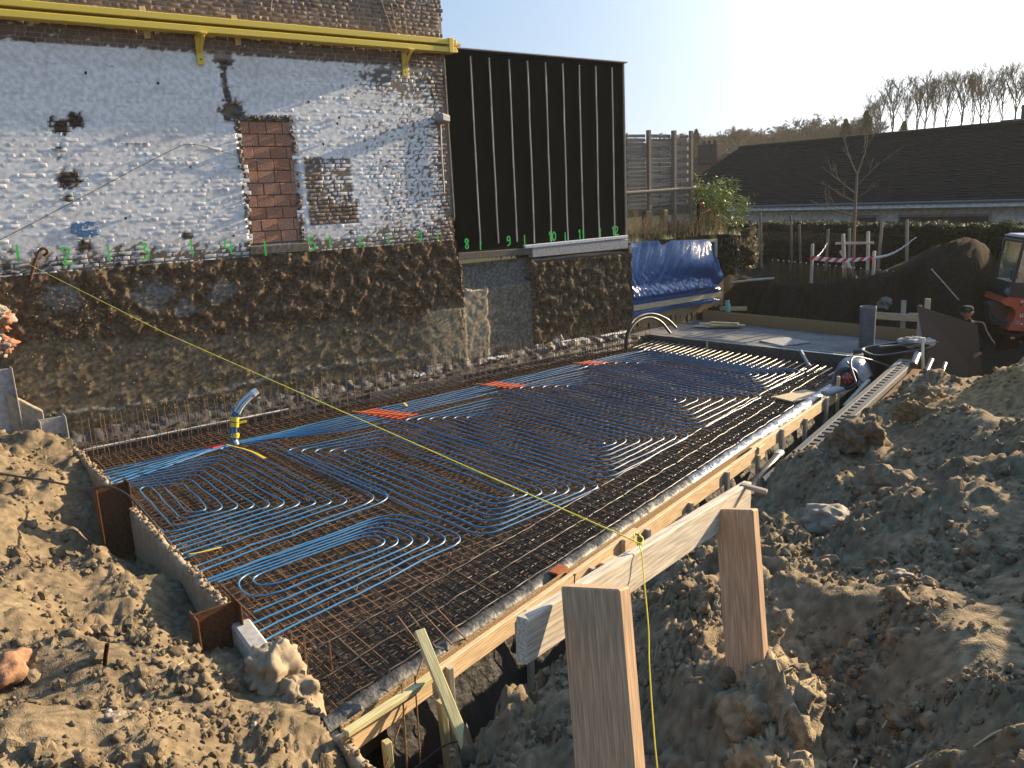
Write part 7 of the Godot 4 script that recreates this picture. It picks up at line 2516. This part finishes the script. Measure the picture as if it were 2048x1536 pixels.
func build_man() -> void:
	var o := thing("person", "man in a dark cap and dark jacket stooping behind the black board", "person", Vector3(15.6, -0.3, 7.1))
	var hc := Vector3(15.12, 0.99, 7.31)
	var jacket := Color(0.018, 0.019, 0.021)
	var trousers := Color(0.03, 0.03, 0.033)
	var shoe := Color(0.05, 0.035, 0.025)
	var flesh := Color(0.42, 0.23, 0.16)
	var face := (EYE + Vector3(-2.0, -3.5, 2.0) - hc).normalized()
	var side := face.cross(Vector3.UP).normalized()
	var up := side.cross(face).normalized()
	var chest := Vector3(15.36, 0.66, 7.24)
	var hip := Vector3(15.75, 0.42, 7.02)
	var ls := chest + side * -0.19 + Vector3(-0.02, 0.05, 0)
	var rs := chest + side * 0.19 + Vector3(-0.02, 0.05, 0)
	var mb := MB.new()
	var body := [
		[chest, hip, 0.165, 0.15], [ls, rs, 0.085, 0.085], [chest + Vector3(-0.06, 0.1, 0.02), hc + up * -0.1 - face * 0.02, 0.075, 0.062], [hip + side * 0.09, hip - side * 0.09, 0.135, 0.135]]
	for s in [-1.0, 1.0]:
		var h2: Vector3 = hip + side * 0.1 * s
		var knee := h2 + Vector3(-0.2, -0.34, 0.06)
		var ank := h2 + Vector3(-0.02, -0.66, 0.03)
		body.append([h2, knee, 0.105, 0.075])
		body.append([knee, ank, 0.07, 0.05])
		body.append([ank, ank + Vector3(-0.17, -0.03, 0.08), 0.05, 0.045])
	var el_l := Vector3(15.42, 0.42, 7.62)
	var hd_l := Vector3(15.12, 0.3, 7.6)
	var el_r := Vector3(15.02, 0.46, 7.02)
	var hd_r := Vector3(14.72, 0.62, 7.18)
	var near_l := ls if ls.distance_to(el_l) < rs.distance_to(el_l) else rs
	var near_r := rs if near_l == ls else ls
	body.append([near_l, el_l, 0.07, 0.055])
	body.append([el_l, hd_l, 0.055, 0.04])
	body.append([near_r, el_r, 0.07, 0.055])
	body.append([el_r, hd_r, 0.055, 0.04])
	skin(mb, body, 0.017, 0.05, func(p: Vector3) -> Color: return shoe if p.y < -0.2 else (trousers if p.y < 0.38 and p.x > 15.42 and p.distance_to(el_l) > 0.2 else jacket))
	# head
	var head := [[hc + up * 0.03, hc + up * 0.02 - face * 0.03, 0.088, 0.092], [hc + up * -0.05 + face * 0.02, hc + up * -0.07 + face * 0.035, 0.062, 0.05], [hc + up * -0.06 + face * 0.04 + side * 0.01, hc + up * -0.095 + face * 0.055, 0.035, 0.028], [hc + up * 0.005 + face * 0.09, hc + up * -0.03 + face * 0.112, 0.012, 0.018], [hc + up * -0.01 + side * 0.09 - face * 0.01, hc + up * -0.035 + side * 0.088 - face * 0.01, 0.016, 0.013], [hc + up * -0.01 - side * 0.09 - face * 0.01, hc + up * -0.035 - side * 0.088 - face * 0.01, 0.016, 0.013], [hc + up * 0.025 + face * 0.075 + side * 0.035, hc + up * 0.025 + face * 0.075 - side * 0.035, 0.02, 0.02], [hc + up * -0.03 + face * 0.06 + side * 0.045, hc + up * -0.03 + face * 0.06 - side * 0.045, 0.026, 0.026]]
	skin(mb, head, 0.006, 0.018, func(p: Vector3) -> Color:
		var l := p - hc
		var u := l.dot(up)
		var fw := l.dot(face)
		if fw < -0.03 and u > -0.05 and absf(l.dot(side)) < 0.1:
			return Color(0.04, 0.03, 0.022)
		if absf(u - 0.01) < 0.008 and fw > 0.06 and absf(absf(l.dot(side)) - 0.034) < 0.014:
			return Color(0.06, 0.04, 0.035)
		if absf(u + 0.068) < 0.005 and fw > 0.06:
			return Color(0.25, 0.1, 0.08)
		return flesh)
	# hands
	for q in [[hd_l, Vector3(-0.8, -0.15, -0.3), 1.0], [hd_r, Vector3(-0.7, 0.4, 0.2), -1.0]]:
		var at: Vector3 = q[0]
		var d := (q[1] as Vector3).normalized()
		var w := d.cross(Vector3.UP).normalized() * float(q[2])
		var dn := d.cross(w).normalized()
		if dn.y > 0.0:
			dn = -dn
		var hand := [[at, at + d * 0.09 - w * 0.015, 0.03, 0.026], [at + w * 0.02, at + d * 0.085 + w * 0.025, 0.024, 0.02]]
		for fi in 4:
			var root := at + d * 0.095 + w * (0.036 - 0.022 * fi)
			var l: float = [0.032, 0.037, 0.035, 0.027][fi]
			var m1 := root + d * l + dn * 0.008
			var m2 := m1 + d * l * 0.55 + dn * l * 0.6
			hand.append([root, m1, 0.0098, 0.009])
			hand.append([m1, m2, 0.009, 0.0085])
			hand.append([m2, m2 + dn * l * 0.6, 0.0085, 0.0075])
		hand.append([at + d * 0.03 + w * 0.035, at + d * 0.07 + w * 0.065 + dn * 0.01, 0.013, 0.011])
		hand.append([at + d * 0.07 + w * 0.065 + dn * 0.01, at + d * 0.1 + w * 0.06 + dn * 0.025, 0.011, 0.009])
		skin(mb, hand, 0.004, 0.008, func(_p: Vector3) -> Color: return flesh)
	commit(mb, "body", o, M.cloth)
	# cap with a brim
	var ct := Transform3D(Basis(side, up, -face).orthonormalized(), hc + up * 0.045)
	var cap := MB.new()
	var pr := PackedVector3Array()
	for j in 8:
		var th := j / 7.0
		for i in 24:
			var an := -TAU * i / 24.0
			var r: float = [0.102, 0.108, 0.109, 0.106, 0.095, 0.07, 0.035, 0.001][j]
			var y: float = [-0.01, 0.01, 0.03, 0.05, 0.068, 0.08, 0.085, 0.086][j]
			pr.append(ct * Vector3(cos(an) * r * 0.92, y - 0.01, sin(an) * r * 1.1))
	cap.sheet(24, 8, pr, PackedColorArray([Color(0.035, 0.045, 0.04)]), false, true)
	var brim := PackedVector3Array()
	for j in 4:
		for i in 13:
			var an := PI + PI * i / 12.0
			var r := lerpf(0.1, 0.178, j / 3.0)
			brim.append(ct * Vector3(cos(an) * minf(r, 0.105), 0.005 - 0.02 * j / 3.0 - 0.012 * absf(cos(an)), sin(an) * r))
	cap.sheet(13, 4, brim, PackedColorArray([Color(0.05, 0.06, 0.055)]))
	commit(cap, "cap", o, M.cloth)
	var sole := MB.new()
	sole.box(Transform3D(Basis(side, up, -face).orthonormalized(), hc + up * 0.045 + face * 0.115 + up * 0.03), Vector3(0.02, 0.012, 0.002), 0.0, Color(0.4, 0.4, 0.38))
	commit(sole, "cap_badge", o, M.cloth)
	# the board he holds: a large sheet of dark film-faced plywood standing on its edge
	var bo := MB.new()
	var bt := Transform3D(Basis(Vector3.BACK, 0.0), Vector3.ZERO)
	bt = Transform3D()
	var a := Vector3(13.98, 1.22, 6.98)
	var b := Vector3(15.12, 0.79, 7.5)
	var c := Vector3(15.2, -0.2, 7.62)
	var d2 := Vector3(14.1, -0.1, 7.2)
	var th := Vector3(0.012, 0.0, -0.016)
	for q in [[a, b, c, d2, 1.0], [a + th, b + th, c + th, d2 + th, -1.0]]:
		bo.quad(q[0], q[1], q[2], q[3], Color(0.045, 0.032, 0.024), Vector3(-0.4, 0, 0.9) * q[4])
	for q in [[a, b], [b, c], [c, d2], [d2, a]]:
		bo.quad(q[0], q[1], q[1] + th, q[0] + th, Color(0.2, 0.17, 0.13), ((q[0] + q[1]) / 2.0 - (a + b + c + d2) / 4.0))
	tag(commit(bo, "shuttering_board", self, M.paint), "dark film-faced board held on edge in front of the stooping man", "board")

# ----------------------------------------------------------------
func _ready() -> void:
	make_camera_and_light()
	make_materials()
	make_ground()
	build_house()
	build_foundation()
	build_black_wall()
	build_far()
	build_slab()
	starter_bars()
	build_pipes()
	build_edges()
	build_garden()
	build_excavator()
	build_man()
